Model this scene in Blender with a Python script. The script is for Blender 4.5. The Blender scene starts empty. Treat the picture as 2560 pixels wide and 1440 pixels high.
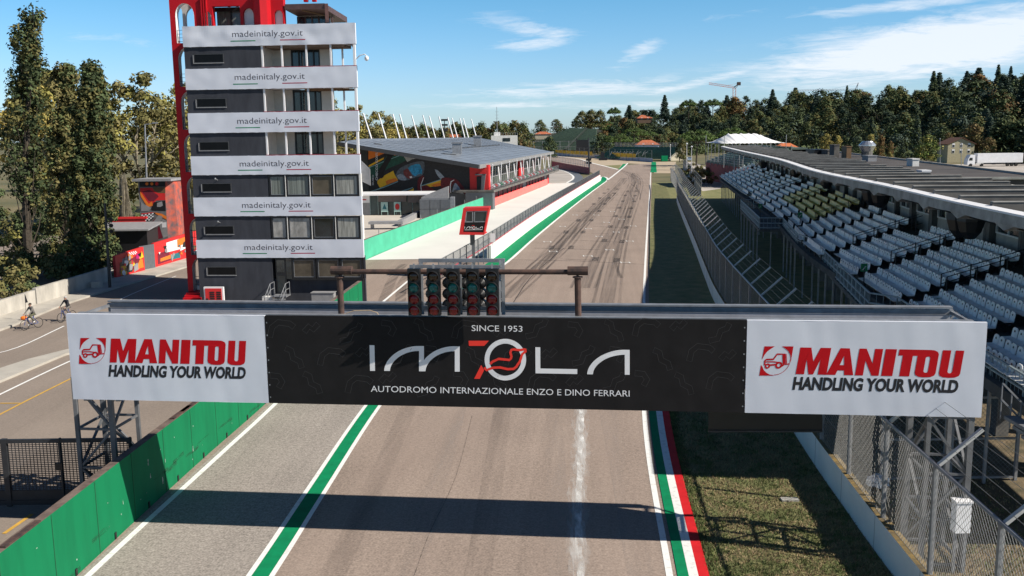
import bpy, math, random
from math import sin, cos, pi, radians, atan2, sqrt
from mathutils import Vector, noise
from mathutils.geometry import tessellate_polygon

SC = bpy.context.scene
COL = SC.collection

# ------------------------------------------------------------------ camera
FPX, PITCH, ROLL, CAMH = 2400.0, 0.160, 0.013, 12.0
V = Vector
_cp, _sp = cos(PITCH), sin(PITCH)
CF = V((0, _cp, -_sp)); _R0 = V((1, 0, 0)); _U0 = V((0, _sp, _cp))
CR = _R0 * cos(ROLL) - _U0 * sin(ROLL)
CU = _R0 * sin(ROLL) + _U0 * cos(ROLL)
CAMP = V((0, 0, CAMH))
cam_data = bpy.data.cameras.new("camera")
cam_data.sensor_width = 36.0
cam_data.lens = 36.0 * FPX / 2560.0
cam_data.clip_start = 0.1
cam_data.clip_end = 6000.0
cam = bpy.data.objects.new("camera", cam_data)
COL.objects.link(cam)
from mathutils import Matrix
cam.matrix_world = Matrix(((CR.x, CU.x, -CF.x, 0), (CR.y, CU.y, -CF.y, 0), (CR.z, CU.z, -CF.z, CAMH), (0, 0, 0, 1)))
SC.camera = cam

# ------------------------------------------------------------------ sun and sky
SUN_EL = radians(38.5)
SUN_DIR = V((0.935, -0.355))          # towards the sun, on plan
sun_d = bpy.data.lights.new("sun", 'SUN')
sun_d.energy = 5.0
sun_d.angle = radians(0.5)
sun_d.color = (1.0, 0.93, 0.82)
sun = bpy.data.objects.new("sun", sun_d)
COL.objects.link(sun)
_sv = V((SUN_DIR.x * cos(SUN_EL), SUN_DIR.y * cos(SUN_EL), sin(SUN_EL)))
sun.rotation_euler = _sv.to_track_quat('Z', 'Y').to_euler()
sun.location = (60, -40, 80)

world = bpy.data.worlds.new("World")
SC.world = world
world.use_nodes = True
wn, wl = world.node_tree.nodes, world.node_tree.links
wn.clear()
w_out = wn.new('ShaderNodeOutputWorld'); w_bg = wn.new('ShaderNodeBackground')
w_sky = wn.new('ShaderNodeTexSky'); w_sky.sky_type = 'NISHITA'
w_sky.sun_disc = False
w_sky.sun_elevation = SUN_EL
w_sky.sun_rotation = atan2(SUN_DIR.x, SUN_DIR.y)
w_sky.altitude = 50; w_sky.air_density = 1.0; w_sky.dust_density = 0.3; w_sky.ozone_density = 2.2
w_bg.inputs['Strength'].default_value = 0.15
w_tc = wn.new('ShaderNodeTexCoord')
w_sep = wn.new('ShaderNodeSeparateXYZ'); wl.new(w_tc.outputs['Generated'], w_sep.inputs[0])
# clean autumn air: bluer near the horizon, a deep dark zenith
w_rp = wn.new('ShaderNodeValToRGB'); wl.new(w_sep.outputs[2], w_rp.inputs[0])
_els = w_rp.color_ramp.elements
SKY_TINT = [(0.0, (0.435, 0.59, 0.86)), (0.05, (0.415, 0.565, 0.79)), (0.13, (0.30, 0.54, 0.70)), (0.30, (0.175, 0.245, 0.315)), (1.0, (0.12, 0.16, 0.21))]
_els[0].position, _els[0].color = 0.0, (*SKY_TINT[0][1], 1)
_els[1].position, _els[1].color = 1.0, (*SKY_TINT[-1][1], 1)
for _p, _c in SKY_TINT[1:-1]:
    _e = _els.new(_p); _e.color = (*_c, 1)
w_hs = wn.new('ShaderNodeMixRGB'); w_hs.blend_type = 'MULTIPLY'; w_hs.inputs['Fac'].default_value = 1.0
wl.new(w_sky.outputs[0], w_hs.inputs['Color1']); wl.new(w_rp.outputs[0], w_hs.inputs['Color2'])
def wmath(op, a, b=None, c=None):
    n = wn.new('ShaderNodeMath'); n.operation = op
    for i, x in enumerate((a, b, c)):
        if x is None: continue
        if isinstance(x, (int, float)): n.inputs[i].default_value = x
        else: wl.new(x, n.inputs[i])
    return n.outputs[0]
# a flat cloud deck: direction projected on a plane overhead
_zz = wmath('MAXIMUM', w_sep.outputs[2], 0.012)
_cx = wmath('DIVIDE', w_sep.outputs[0], wmath('ADD', _zz, 0.06))
_cy = wmath('DIVIDE', w_sep.outputs[1], wmath('ADD', _zz, 0.06))
w_cmb = wn.new('ShaderNodeCombineXYZ'); wl.new(_cx, w_cmb.inputs[0]); wl.new(_cy, w_cmb.inputs[1])
def wnoise(scale, detail, rough, sx=1, sy=1, rot=0, loc=(0, 0, 0), dist=0.0):
    mp = wn.new('ShaderNodeMapping'); mp.inputs['Scale'].default_value = (sx, sy, 1)
    mp.inputs['Rotation'].default_value = (0, 0, rot); mp.inputs['Location'].default_value = loc
    wl.new(w_cmb.outputs[0], mp.inputs[0])
    nz = wn.new('ShaderNodeTexNoise'); nz.inputs['Scale'].default_value = scale
    nz.inputs['Detail'].default_value = detail; nz.inputs['Roughness'].default_value = rough
    nz.inputs['Distortion'].default_value = dist
    wl.new(mp.outputs[0], nz.inputs['Vector'])
    return nz.outputs[0]
def wblob(px, py, rx, ry, rot=0.0):
    """soft mask in direction space (azimuth, elevation) around a cloud bank"""
    d = (CF + CR * ((px - 1280) / FPX) - CU * ((py - 720) / FPX)).normalized()
    az, el = atan2(d.x, d.y), math.asin(d.z)
    a = wmath('ARCTAN2', w_sep.outputs[0], w_sep.outputs[1])
    e = wmath('ARCSINE', w_sep.outputs[2])
    da = wmath('SUBTRACT', a, az); de = wmath('SUBTRACT', e, el)
    c, s = cos(rot), sin(rot)
    u = wmath('ADD', wmath('MULTIPLY', da, c / (rx / FPX)), wmath('MULTIPLY', de, s / (rx / FPX)))
    v = wmath('ADD', wmath('MULTIPLY', da, -s / (ry / FPX)), wmath('MULTIPLY', de, c / (ry / FPX)))
    r2 = wmath('ADD', wmath('MULTIPLY', u, u), wmath('MULTIPLY', v, v))
    return wmath('POWER', 2.718, wmath('MULTIPLY', r2, -1.0))
blobs = [(1330, 72, 140, 28, -0.2, .6), (1340, 110, 110, 22, 0.05, .6), (1600, 130, 80, 24, 0.45, .6),
         (2330, 118, 370, 60, 0.12, 1.3), (2130, 90, 200, 26, 0.1, .5), (2240, 14, 250, 15, 0.05, .7),
         (1450, 222, 320, 26, 0.03, .62), (1750, 205, 200, 16, 0.2, .6), (1250, 262, 260, 12, 0.0, .5), (1620, 262, 260, 14, 0.0, .5), (2080, 175, 200, 18, 0.05, .4),
         (300, 100, 260, 22, -0.1, .28), (1420, 20, 90, 12, 0, .3), (1800, 40, 160, 12, .12, .3), (2050, 262, 500, 26, 0, .3)]
acc = None
for (bx_, by_, rx_, ry_, ro_, st_) in blobs:
    b = wmath('MULTIPLY', wblob(bx_, by_, rx_, ry_, ro_), st_)
    acc = b if acc is None else wmath('MAXIMUM', acc, b)
n1 = wnoise(1.5, 10, 0.66, 0.9, 0.8, 0.35, (3.1, 1.7, 0), 0.9)
n2 = wnoise(4.5, 9, 0.7, 0.8, 0.7, 0.35, (0.3, 8.7, 0), 1.2)
nn = wmath('ADD', wmath('MULTIPLY', n1, 0.62), wmath('MULTIPLY', n2, 0.38))
dens = wmath('SUBTRACT', wmath('ADD', wmath('MULTIPLY', acc, 0.42), nn), 0.60)
dens = wmath('MULTIPLY', dens, 3.0)
dens = wmath('MINIMUM', wmath('MAXIMUM', dens, 0.0), 0.82)
dens = wmath('MULTIPLY', dens, wmath('MINIMUM', wmath('MULTIPLY', acc, 2.2), 1.0))
w_cl = wn.new('ShaderNodeMixRGB'); w_cl.inputs['Color2'].default_value = (4.9, 5.1, 5.4, 1)
wl.new(dens, w_cl.inputs['Fac']); wl.new(w_hs.outputs[0], w_cl.inputs['Color1'])
wl.new(w_cl.outputs[0], w_bg.inputs['Color']); wl.new(w_bg.outputs[0], w_out.inputs[0])

SC.view_settings.view_transform = 'Standard'
SC.view_settings.look = 'None'
SC.view_settings.exposure = 0.4
SC.view_settings.gamma = 1.0
SC.view_settings.use_curve_mapping = False
SC.cycles.max_bounces = 6
SC.cycles.diffuse_bounces = 3
SC.cycles.transparent_max_bounces = 12
SC.cycles.use_denoising = True

# ------------------------------------------------------------------ survey helpers (picture point -> place on the ground / a wall)
def ray(px, py): return CF + CR * ((px - 1280) / FPX) - CU * ((py - 720) / FPX)
def G(px, py, h=0.0):
    d = ray(px, py); t = (h - CAMH) / d.z; return CAMP + d * t
def PY(px, py, Y):
    d = ray(px, py); return CAMP + d * (Y / d.y)
def ONP(px, py, p0, n):
    d = ray(px, py); t = (V(p0) - CAMP).dot(n) / d.dot(n); return CAMP + d * t

# ------------------------------------------------------------------ materials
MATS = {}
def mat(name, col, rough=0.7, var=0.12, scale=3.0, metal=0.0, bump=0.0, bscale=None, stretch=None, col2=None, spec=0.5, thr=None, detail=6):
    if name in MATS: return MATS[name]
    m = bpy.data.materials.new(name); m.use_nodes = True
    nt = m.node_tree; b = nt.nodes['Principled BSDF']
    b.inputs['Roughness'].default_value = rough; b.inputs['Metallic'].default_value = metal
    b.inputs['Specular IOR Level'].default_value = spec
    geo = nt.nodes.new('ShaderNodeNewGeometry')
    vec = geo.outputs['Position']
    if stretch:
        mp = nt.nodes.new('ShaderNodeMapping'); mp.inputs['Scale'].default_value = stretch[:3]
        if len(stretch) > 3: mp.inputs['Rotation'].default_value = (0, 0, stretch[3])
        nt.links.new(vec, mp.inputs[0]); vec = mp.outputs[0]
    nz = nt.nodes.new('ShaderNodeTexNoise'); nz.inputs['Scale'].default_value = scale
    nz.inputs['Detail'].default_value = detail; nz.inputs['Roughness'].default_value = 0.6
    nt.links.new(vec, nz.inputs['Vector'])
    rp = nt.nodes.new('ShaderNodeValToRGB')
    c2 = col2 if col2 else tuple(max(0, c * (1 - var * 1.6)) for c in col)
    c1 = col if col2 else tuple(min(1, c * (1 + var)) for c in col)
    rp.color_ramp.elements[0].position, rp.color_ramp.elements[1].position = thr if thr else (0.32, 0.68)
    rp.color_ramp.elements[0].color = (*c2, 1); rp.color_ramp.elements[1].color = (*c1, 1)
    nt.links.new(nz.outputs[0], rp.inputs[0]); nt.links.new(rp.outputs[0], b.inputs['Base Color'])
    if bump:
        nb = nt.nodes.new('ShaderNodeTexNoise'); nb.inputs['Scale'].default_value = bscale or scale * 4
        nb.inputs['Detail'].default_value = 4
        nt.links.new(geo.outputs['Position'], nb.inputs['Vector'])
        bp = nt.nodes.new('ShaderNodeBump'); bp.inputs['Strength'].default_value = bump; bp.inputs['Distance'].default_value = 0.05
        nt.links.new(nb.outputs[0], bp.inputs['Height']); nt.links.new(bp.outputs[0], b.inputs['Normal'])
    MATS[name] = m
    return m

def asphalt(name, base, speck=0.35, patch=0.10, dirn=0.10, streak=0.12, rough=0.9, tint=None):
    """aggregate speckle + long streaks along the driving direction + broad patches"""
    m = bpy.data.materials.new(name); m.use_nodes = True; MATS[name] = m
    nt = m.node_tree; b = nt.nodes['Principled BSDF']; b.inputs['Roughness'].default_value = rough
    b.inputs['Specular IOR Level'].default_value = 0.25
    geo = nt.nodes.new('ShaderNodeNewGeometry')
    def nz(scale, st=None, det=5, rot=0):
        n = nt.nodes.new('ShaderNodeTexNoise'); n.inputs['Scale'].default_value = scale; n.inputs['Detail'].default_value = det
        if st:
            mp = nt.nodes.new('ShaderNodeMapping'); mp.vector_type = 'TEXTURE'
            mp.inputs['Rotation'].default_value = (0, 0, rot); mp.inputs['Scale'].default_value = tuple(1.0 / q for q in st)
            nt.links.new(geo.outputs['Position'], mp.inputs[0]); nt.links.new(mp.outputs[0], n.inputs['Vector'])
        else: nt.links.new(geo.outputs['Position'], n.inputs['Vector'])
        return n.outputs[0]
    def ma(op, a, c):
        n = nt.nodes.new('ShaderNodeMath'); n.operation = op
        for i, x in enumerate((a, c)):
            if isinstance(x, (int, float)): n.inputs[i].default_value = x
            else: nt.links.new(x, n.inputs[i])
        return n.outputs[0]
    def centred(s, amp): return ma('MULTIPLY', ma('SUBTRACT', s, 0.5), amp * 2)
    f = ma('ADD', 1.0, centred(nz(16, det=3), speck))
    f = ma('ADD', f, centred(nz(6.5, det=4), speck * .55))
    f = ma('ADD', f, centred(nz(0.22), patch * 2.2))
    f = ma('ADD', f, centred(nz(1.0, (1.3, 0.03, 1), 4, dirn), streak * 2.4))
    f = ma('ADD', f, centred(nz(3.5, (1.0, 0.05, 1), 3, dirn), streak))
    mx = nt.nodes.new('ShaderNodeMixRGB'); mx.blend_type = 'MULTIPLY'; mx.inputs['Fac'].default_value = 1
    mx.inputs['Color1'].default_value = (*base, 1)
    cmb = nt.nodes.new('ShaderNodeCombineXYZ')
    for i in range(3): nt.links.new(f, cmb.inputs[i])
    nt.links.new(cmb.outputs[0], mx.inputs['Color2'])
    out = mx.outputs[0]
    if tint:
        m2 = nt.nodes.new('ShaderNodeMixRGB'); m2.inputs['Color2'].default_value = (*tint, 1)
        nt.links.new(out, m2.inputs['Color1'])
        nt.links.new(ma('MULTIPLY', ma('MAXIMUM', ma('SUBTRACT', nz(0.35, (1.2, 0.12, 1), 5, dirn), 0.45), 0), 1.6), m2.inputs['Fac'])
        out = m2.outputs[0]
    nt.links.new(out, b.inputs['Base Color'])
    bp = nt.nodes.new('ShaderNodeBump'); bp.inputs['Strength'].default_value = 0.25; bp.inputs['Distance'].default_value = 0.01
    nt.links.new(nz(30, det=2), bp.inputs['Height']); nt.links.new(bp.outputs[0], b.inputs['Normal'])
    return m

def faded(name, col, dens=0.6, scale=1.5, stretch=(1, 1, 1), rot=0, lo=0.35, hi=0.7, rough=0.8):
    """worn paint / rubber: broken up by noise so the surface below shows through"""
    if name in MATS: return MATS[name]
    m = bpy.data.materials.new(name); m.use_nodes = True; MATS[name] = m
    nt = m.node_tree; b = nt.nodes['Principled BSDF']; b.inputs['Base Color'].default_value = (*col, 1); b.inputs['Roughness'].default_value = rough
    geo = nt.nodes.new('ShaderNodeNewGeometry'); mp = nt.nodes.new('ShaderNodeMapping')
    mp.vector_type = 'TEXTURE'; mp.inputs['Scale'].default_value = tuple(1.0 / q for q in stretch); mp.inputs['Rotation'].default_value = (0, 0, rot)
    nt.links.new(geo.outputs['Position'], mp.inputs[0])
    nz = nt.nodes.new('ShaderNodeTexNoise'); nz.inputs['Scale'].default_value = scale; nz.inputs['Detail'].default_value = 8
    nz.inputs['Roughness'].default_value = 0.65
    nt.links.new(mp.outputs[0], nz.inputs['Vector'])
    mr = nt.nodes.new('ShaderNodeMapRange'); mr.inputs['From Min'].default_value = lo; mr.inputs['From Max'].default_value = hi
    mr.inputs['To Min'].default_value = 0; mr.inputs['To Max'].default_value = dens
    nt.links.new(nz.outputs[0], mr.inputs['Value'])
    tr = nt.nodes.new('ShaderNodeBsdfTransparent'); mx = nt.nodes.new('ShaderNodeMixShader')
    nt.links.new(mr.outputs[0], mx.inputs[0]); nt.links.new(tr.outputs[0], mx.inputs[1]); nt.links.new(b.outputs[0], mx.inputs[2])
    nt.links.new(mx.outputs[0], nt.nodes['Material Output'].inputs[0])
    return m

def glass(name, col=(0.02, 0.03, 0.035), rough=0.06):
    m = mat(name, col, rough, 0.3, 0.6, spec=0.8); return m

M = dict(
    white=mat('white_paint', (0.78, 0.78, 0.80), 0.6, 0.05, 0.8),
    offwhite=mat('offwhite_render', (0.70, 0.69, 0.67), 0.8, 0.06, 1.2),
    banner=mat('white_banner_vinyl', (0.67, 0.70, 0.78), 0.6, 0.03, 0.8, spec=0.3),
    bannerblack=mat('black_banner_vinyl', (0.011, 0.010, 0.011), 0.7, 0.15, 2.0, spec=0.25),
    letterwhite=mat('letter_white', (0.80, 0.80, 0.82), 0.6, 0.02),
    letterred=mat('letter_red', (0.52, 0.006, 0.012), 0.7, 0.03, spec=0.15),
    logored=mat('logo_red', (0.85, 0.035, 0.02), 0.6, 0.03),
    letterblack=mat('letter_black', (0.012, 0.012, 0.016), 0.6, 0.03),
    letterdark=mat('letter_dark_grey', (0.06, 0.055, 0.07), 0.6, 0.03),
    outline=mat('faint_outline', (0.04, 0.038, 0.04), 0.6, 0.1),
    steel=mat('galvanised_steel', (0.27, 0.28, 0.30), 0.5, 0.15, 3.0, metal=0.3),
    steeldark=mat('weathered_steel', (0.17, 0.18, 0.19), 0.55, 0.2, 3.0, metal=0.2),
    rust=mat('rusty_pipe', (0.11, 0.06, 0.045), 0.8, 0.4, 4.0, col2=(0.03, 0.022, 0.022)),
    blackplastic=mat('black_plastic', (0.012, 0.012, 0.013), 0.45, 0.1),
    lens_off=mat('amber_lens', (0.05, 0.025, 0.012), 0.18, 0.3, 12),
    lens_green=mat('green_lens', (0.004, 0.13, 0.125), 0.2, 0.35, 14),
    lens_red=mat('red_lens', (0.22, 0.008, 0.012), 0.2, 0.3, 14),
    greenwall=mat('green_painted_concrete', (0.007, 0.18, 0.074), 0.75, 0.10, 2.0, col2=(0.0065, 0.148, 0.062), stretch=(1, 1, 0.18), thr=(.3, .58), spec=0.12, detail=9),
    greenpaint=mat('green_track_paint', (0.005, 0.26, 0.105), 0.8, 0.1, 2.4, col2=(0.006, 0.19, 0.08), spec=0.12, detail=9),
    redpaint=mat('red_kerb_paint', (0.62, 0.02, 0.025), 0.75, 0.08, 2.0, spec=0.12),
    whitepaint=mat('white_road_paint', (0.82, 0.82, 0.80), 0.75, 0.05, 5.0, col2=(0.58, 0.56, 0.53), thr=(.28, .46), spec=0.2, detail=9),
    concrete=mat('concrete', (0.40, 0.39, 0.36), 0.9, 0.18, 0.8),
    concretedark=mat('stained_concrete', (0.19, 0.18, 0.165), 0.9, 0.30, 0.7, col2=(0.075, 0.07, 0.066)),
    pitlane=mat('pale_concrete_paving', (0.74, 0.72, 0.68), 0.85, 0.04, 0.15),
    towergrey=mat('grey_render', (0.060, 0.064, 0.078), 0.85, 0.10, 1.6, bump=0.2, bscale=30, col2=(0.040, 0.043, 0.053), stretch=(1, 1, .25), spec=0.2),
    towerred=mat('red_steel_paint', (0.50, 0.008, 0.016), 0.55, 0.06, 1.0, spec=0.25),
    frame=mat('black_window_frame', (0.012, 0.012, 0.014), 0.4, 0.1),
    glass=glass('dark_glass'),
    glasspale=mat('curtained_glass', (0.17, 0.18, 0.16), 0.12, 0.25, 0.9, stretch=(6, 6, 0.6)),
    red=mat('red_panel', (0.66, 0.025, 0.025), 0.55, 0.06, 0.8),
    redpale=mat('faded_red_hoarding', (0.80, 0.17, 0.15), 0.8, 0.10, 1.2),
    roofblue=mat('solar_roof', (0.29, 0.32, 0.36), 0.42, 0.15, 0.35, metal=0.3),
    rooftrim=mat('roof_trim', (0.30, 0.30, 0.30), 0.5, 0.08, metal=0.2),
    trimdark=mat('dark_trim', (0.05, 0.052, 0.056), 0.5, 0.1),
    panelgrey=mat('grey_cladding', (0.11, 0.12, 0.135), 0.55, 0.08),
    brownroof=mat('brown_metal_roof', (0.10, 0.055, 0.05), 0.5, 0.12),
    yellow=mat('yellow_panel', (0.85, 0.48, 0.02), 0.6, 0.06),
    orange=mat('orange_panel', (0.80, 0.20, 0.02), 0.6, 0.06),
    magenta=mat('magenta_panel', (0.45, 0.01, 0.16), 0.6, 0.06),
    teal=mat('teal_panel', (0.02, 0.16, 0.19), 0.6, 0.06),
    darkred=mat('dark_red_panel', (0.18, 0.012, 0.03), 0.6, 0.1),
    brownpanel=mat('brown_panel', (0.16, 0.09, 0.04), 0.6, 0.1),
    greymid=mat('grey_panel', (0.28, 0.28, 0.29), 0.6, 0.1),
    seat=mat('white_plastic_seat', (0.88, 0.87, 0.85), 0.35, 0.08, 2.0),
    seatyellow=mat('yellow_plastic_seat', (0.80, 0.62, 0.13), 0.35, 0.08, 2.0),
    darkmetal=mat('dark_metal', (0.028, 0.03, 0.034), 0.5, 0.2),
    tent=mat('white_tent_fabric', (0.86, 0.86, 0.86), 0.7, 0.03, 1.0),
    greenseat=mat('green_terrace', (0.04, 0.14, 0.10), 0.7, 0.2, 0.6),
    terracotta=mat('terracotta_tiles', (0.44, 0.13, 0.06), 0.85, 0.25, 2.0),
    wallcream=mat('cream_render', (0.45, 0.41, 0.31), 0.85, 0.1, 0.8),
    blueish=mat('blue_grey_barrier', (0.30, 0.35, 0.46), 0.7, 0.1, 0.5),
    bark=mat('bark', (0.075, 0.06, 0.045), 0.95, 0.35, 6.0),
    barkpale=mat('pale_bark', (0.30, 0.26, 0.19), 0.95, 0.35, 3.0),
    skin=mat('skin', (0.50, 0.28, 0.20), 0.6, 0.05),
    tyre=mat('tyre_rubber', (0.012, 0.012, 0.012), 0.8, 0.2),
    cloth_black=mat('black_cloth', (0.02, 0.022, 0.028), 0.9, 0.2),
    cloth_grey=mat('grey_cloth', (0.15, 0.14, 0.13), 0.9, 0.2),
    cloth_khaki=mat('khaki_cloth', (0.10, 0.10, 0.06), 0.9, 0.2),
    hairgrey=mat('grey_hair', (0.45, 0.43, 0.42), 0.9, 0.2),
    hairdark=mat('dark_hair', (0.03, 0.022, 0.018), 0.9, 0.2),
    bluecar=mat('blue_car_paint', (0.03, 0.16, 0.50), 0.3, 0.05),
    wire=mat('fence_wire', (0.24, 0.24, 0.235), 0.5, 0.15, metal=0.2),
    wiredark=mat('dark_fence_wire', (0.06, 0.065, 0.07), 0.5, 0.15),
)
M['bannerfold'] = M['banner']

# ------------------------------------------------------------------ mesh builder
ORG = {}
class MB:
    def __init__(s): s.v = []; s.f = []; s.m = []
    def add(s, vs, fs, mi=0):
        o = len(s.v); s.v.extend([tuple(p) for p in vs])
        for f in fs: s.f.append([i + o for i in f]); s.m.append(mi)
        return s
    def face(s, pts, mi=0): return s.add(pts, [list(range(len(pts)))], mi)
    def hexa(s, b, t, mi=0):
        n = len(b); fs = [list(range(n))[::-1], list(range(n, 2 * n))]
        fs += [[i, (i + 1) % n, n + (i + 1) % n, n + i] for i in range(n)]
        return s.add(list(b) + list(t), fs, mi)
    def bx(s, x0, x1, y0, y1, z0, z1, mi=0):
        b = [(x0, y0, z0), (x1, y0, z0), (x1, y1, z0), (x0, y1, z0)]
        return s.hexa(b, [(x, y, z1) for x, y, z in b], mi)
    def fb(s, fr, u0, u1, w0, w1, z0, z1, mi=0):
        b = [fr.P(u0, w0, z0), fr.P(u1, w0, z0), fr.P(u1, w1, z0), fr.P(u0, w1, z0)]
        t = [fr.P(u0, w0, z1), fr.P(u1, w0, z1), fr.P(u1, w1, z1), fr.P(u0, w1, z1)]
        return s.hexa(b, t, mi)
    def beam(s, a, b, w, h=None, mi=0):
        a, b = V(a), V(b); h = h or w; d = (b - a).normalized()
        up = V((0, 0, 1)) if abs(d.z) < 0.95 else V((0, 1, 0))
        x = d.cross(up).normalized() * w / 2; y = x.cross(d).normalized() * h / 2
        c = [-x - y, x - y, x + y, -x + y]
        return s.hexa([a + q for q in c], [b + q for q in c], mi)
    def tube(s, a, b, r, n=8, r2=None, mi=0, cap=True):
        a, b = V(a), V(b); r2 = r if r2 is None else r2; d = (b - a).normalized()
        up = V((0, 0, 1)) if abs(d.z) < 0.9 else V((0, 1, 0))
        x = d.cross(up).normalized(); y = x.cross(d)
        vs = [a + (x * cos(2 * pi * i / n) + y * sin(2 * pi * i / n)) * r for i in range(n)]
        vs += [b + (x * cos(2 * pi * i / n) + y * sin(2 * pi * i / n)) * r2 for i in range(n)]
        fs = [[i, (i + 1) % n, n + (i + 1) % n, n + i] for i in range(n)]
        if cap: fs += [list(range(n))[::-1], list(range(n, 2 * n))]
        return s.add(vs, fs, mi)
    def path(s, pts, r, n=5, mi=0, r2=None):
        for i in range(len(pts) - 1):
            k0, k1 = i / (len(pts) - 1), (i + 1) / (len(pts) - 1)
            ra = r if r2 is None else r + (r2 - r) * k0; rb = r if r2 is None else r + (r2 - r) * k1
            s.tube(pts[i], pts[i + 1], ra, n, rb, mi)
        return s
    def lathe(s, c, prof, n=16, axis=V((0, 0, 1)), mi=0):
        axis = V(axis).normalized(); up = V((0, 0, 1)) if abs(axis.z) < 0.9 else V((0, 1, 0))
        x = axis.cross(up).normalized(); y = axis.cross(x); c = V(c); vs = []; fs = []
        for r, h in prof:
            for i in range(n):
                a = 2 * pi * i / n; vs.append(c + axis * h + (x * cos(a) + y * sin(a)) * r)
        for k in range(len(prof) - 1):
            for i in range(n): fs.append([k * n + i, k * n + (i + 1) % n, (k + 1) * n + (i + 1) % n, (k + 1) * n + i])
        fs.append(list(range(n))); fs.append([(len(prof) - 1) * n + i for i in range(n)])
        return s.add(vs, fs, mi)
    def ball(s, c, r, nu=10, nv=7, sc=(1, 1, 1), mi=0):
        c = V(c); vs = []; fs = []
        for j in range(nv + 1):
            t = pi * j / nv
            for i in range(nu):
                a = 2 * pi * i / nu
                vs.append(c + V((sin(t) * cos(a) * r * sc[0], sin(t) * sin(a) * r * sc[1], cos(t) * r * sc[2])))
        for j in range(nv):
            for i in range(nu): fs.append([j * nu + i, j * nu + (i + 1) % nu, (j + 1) * nu + (i + 1) % nu, (j + 1) * nu + i])
        return s.add(vs, fs, mi)
    def strip(s, pa, pb, mi=0):
        n = len(pa); return s.add(list(pa) + list(pb), [[i, i + 1, n + i + 1, n + i] for i in range(n - 1)], mi)
    def fill(s, loops, fn, mi=0):
        """flat shape with holes: loops in 2-D, fn maps a 2-D point into the scene"""
        ls = [[V((x, y, 0)) for x, y in l] for l in loops]
        fl = [p for l in ls for p in l]
        return s.add([fn(p.x, p.y) for p in fl], [list(t) for t in tessellate_polygon(ls)], mi)
    def prism(s, loops, fa, fb_, mi=0):
        """solid between two mappings of the same outline"""
        s.fill(loops, fa, mi); s.fill(loops, fb_, mi)
        for l in loops:
            n = len(l)
            s.add([fa(*p) for p in l] + [fb_(*p) for p in l], [[i, (i + 1) % n, n + (i + 1) % n, n + i] for i in range(n)], mi)
        return s
    def build(s, name, mats, parent=None, smooth=False, org=None):
        if not isinstance(mats, (list, tuple)): mats = [mats]
        me = bpy.data.meshes.new(name)
        if parent is not None: o_ = ORG[parent.name]
        elif org is not None: o_ = V(org)
        else:
            xs, ys, zs = zip(*s.v); o_ = V(((min(xs) + max(xs)) / 2, (min(ys) + max(ys)) / 2, min(zs)))
        me.from_pydata([(x - o_.x, y - o_.y, z - o_.z) for x, y, z in s.v], [], s.f)
        for m_ in mats: me.materials.append(M[m_] if isinstance(m_, str) else m_)
        if len(mats) > 1: me.polygons.foreach_set('material_index', s.m)
        if smooth: me.polygons.foreach_set('use_smooth', [True] * len(s.f))
        me.update()
        ob = bpy.data.objects.new(name, me); COL.objects.link(ob)
        if parent is not None: ob.parent = parent
        else: ob.location = o_
        ORG[ob.name] = V(o_)
        return ob

class Fr:
    """upright local frame: u along, w away (plan), z up"""
    def __init__(s, o, udir, wsign=1):
        s.o = V((o[0], o[1], o[2] if len(o) > 2 else 0)); s.u = V((udir[0], udir[1], 0)).normalized()
        s.w = V((-s.u.y, s.u.x, 0)) * wsign
    def P(s, u, w, z): return s.o + s.u * u + s.w * w + V((0, 0, z))
    def inv(s, p):
        d = V(p) - s.o; return d.dot(s.u), d.dot(s.w), d.z
    def px(s, x, y, w=0.0):
        """picture point -> (u, z) on the vertical plane at depth w"""
        p = ONP(x, y, s.o + s.w * w, s.w); q = s.inv(p); return q[0], q[2]

def tag(o, label, cat, group=None, kind=None):
    if label: o['label'] = label
    if cat: o['category'] = cat
    if group: o['group'] = group
    if kind: o['kind'] = kind
    return o
def thing(name, label, cat, loc, group=None):
    o = bpy.data.objects.new(name, None); COL.objects.link(o); o.location = loc; o.empty_display_size = 0.3
    ORG[o.name] = V(loc); return tag(o, label, cat, group)
def part(mb, name, mats, parent, label=None, smooth=False):
    o = mb.build(name, mats, parent, smooth)
    if label: o['label'] = label
    return o
def struct(mb, name, mats):
    o = mb.build(name, mats); o['kind'] = 'structure'; return o
def solo(mb, name, mats, label, cat, group=None, smooth=False, kind=None):
    return tag(mb.build(name, mats, None, smooth), label, cat, group, kind)
def dup(root, loc, rz=0.0, scale=1.0, label=None):
    r = root.copy(); COL.objects.link(r); r.location = loc; r.rotation_euler = (0, 0, rz)
    r.scale = scale if isinstance(scale, (tuple, list)) else (scale,) * 3
    if label: r['label'] = label
    for ch in list(root.children):
        c = ch.copy(); COL.objects.link(c); c.parent = r
        for g in list(ch.children):
            d = g.copy(); COL.objects.link(d); d.parent = c
    return r

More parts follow.
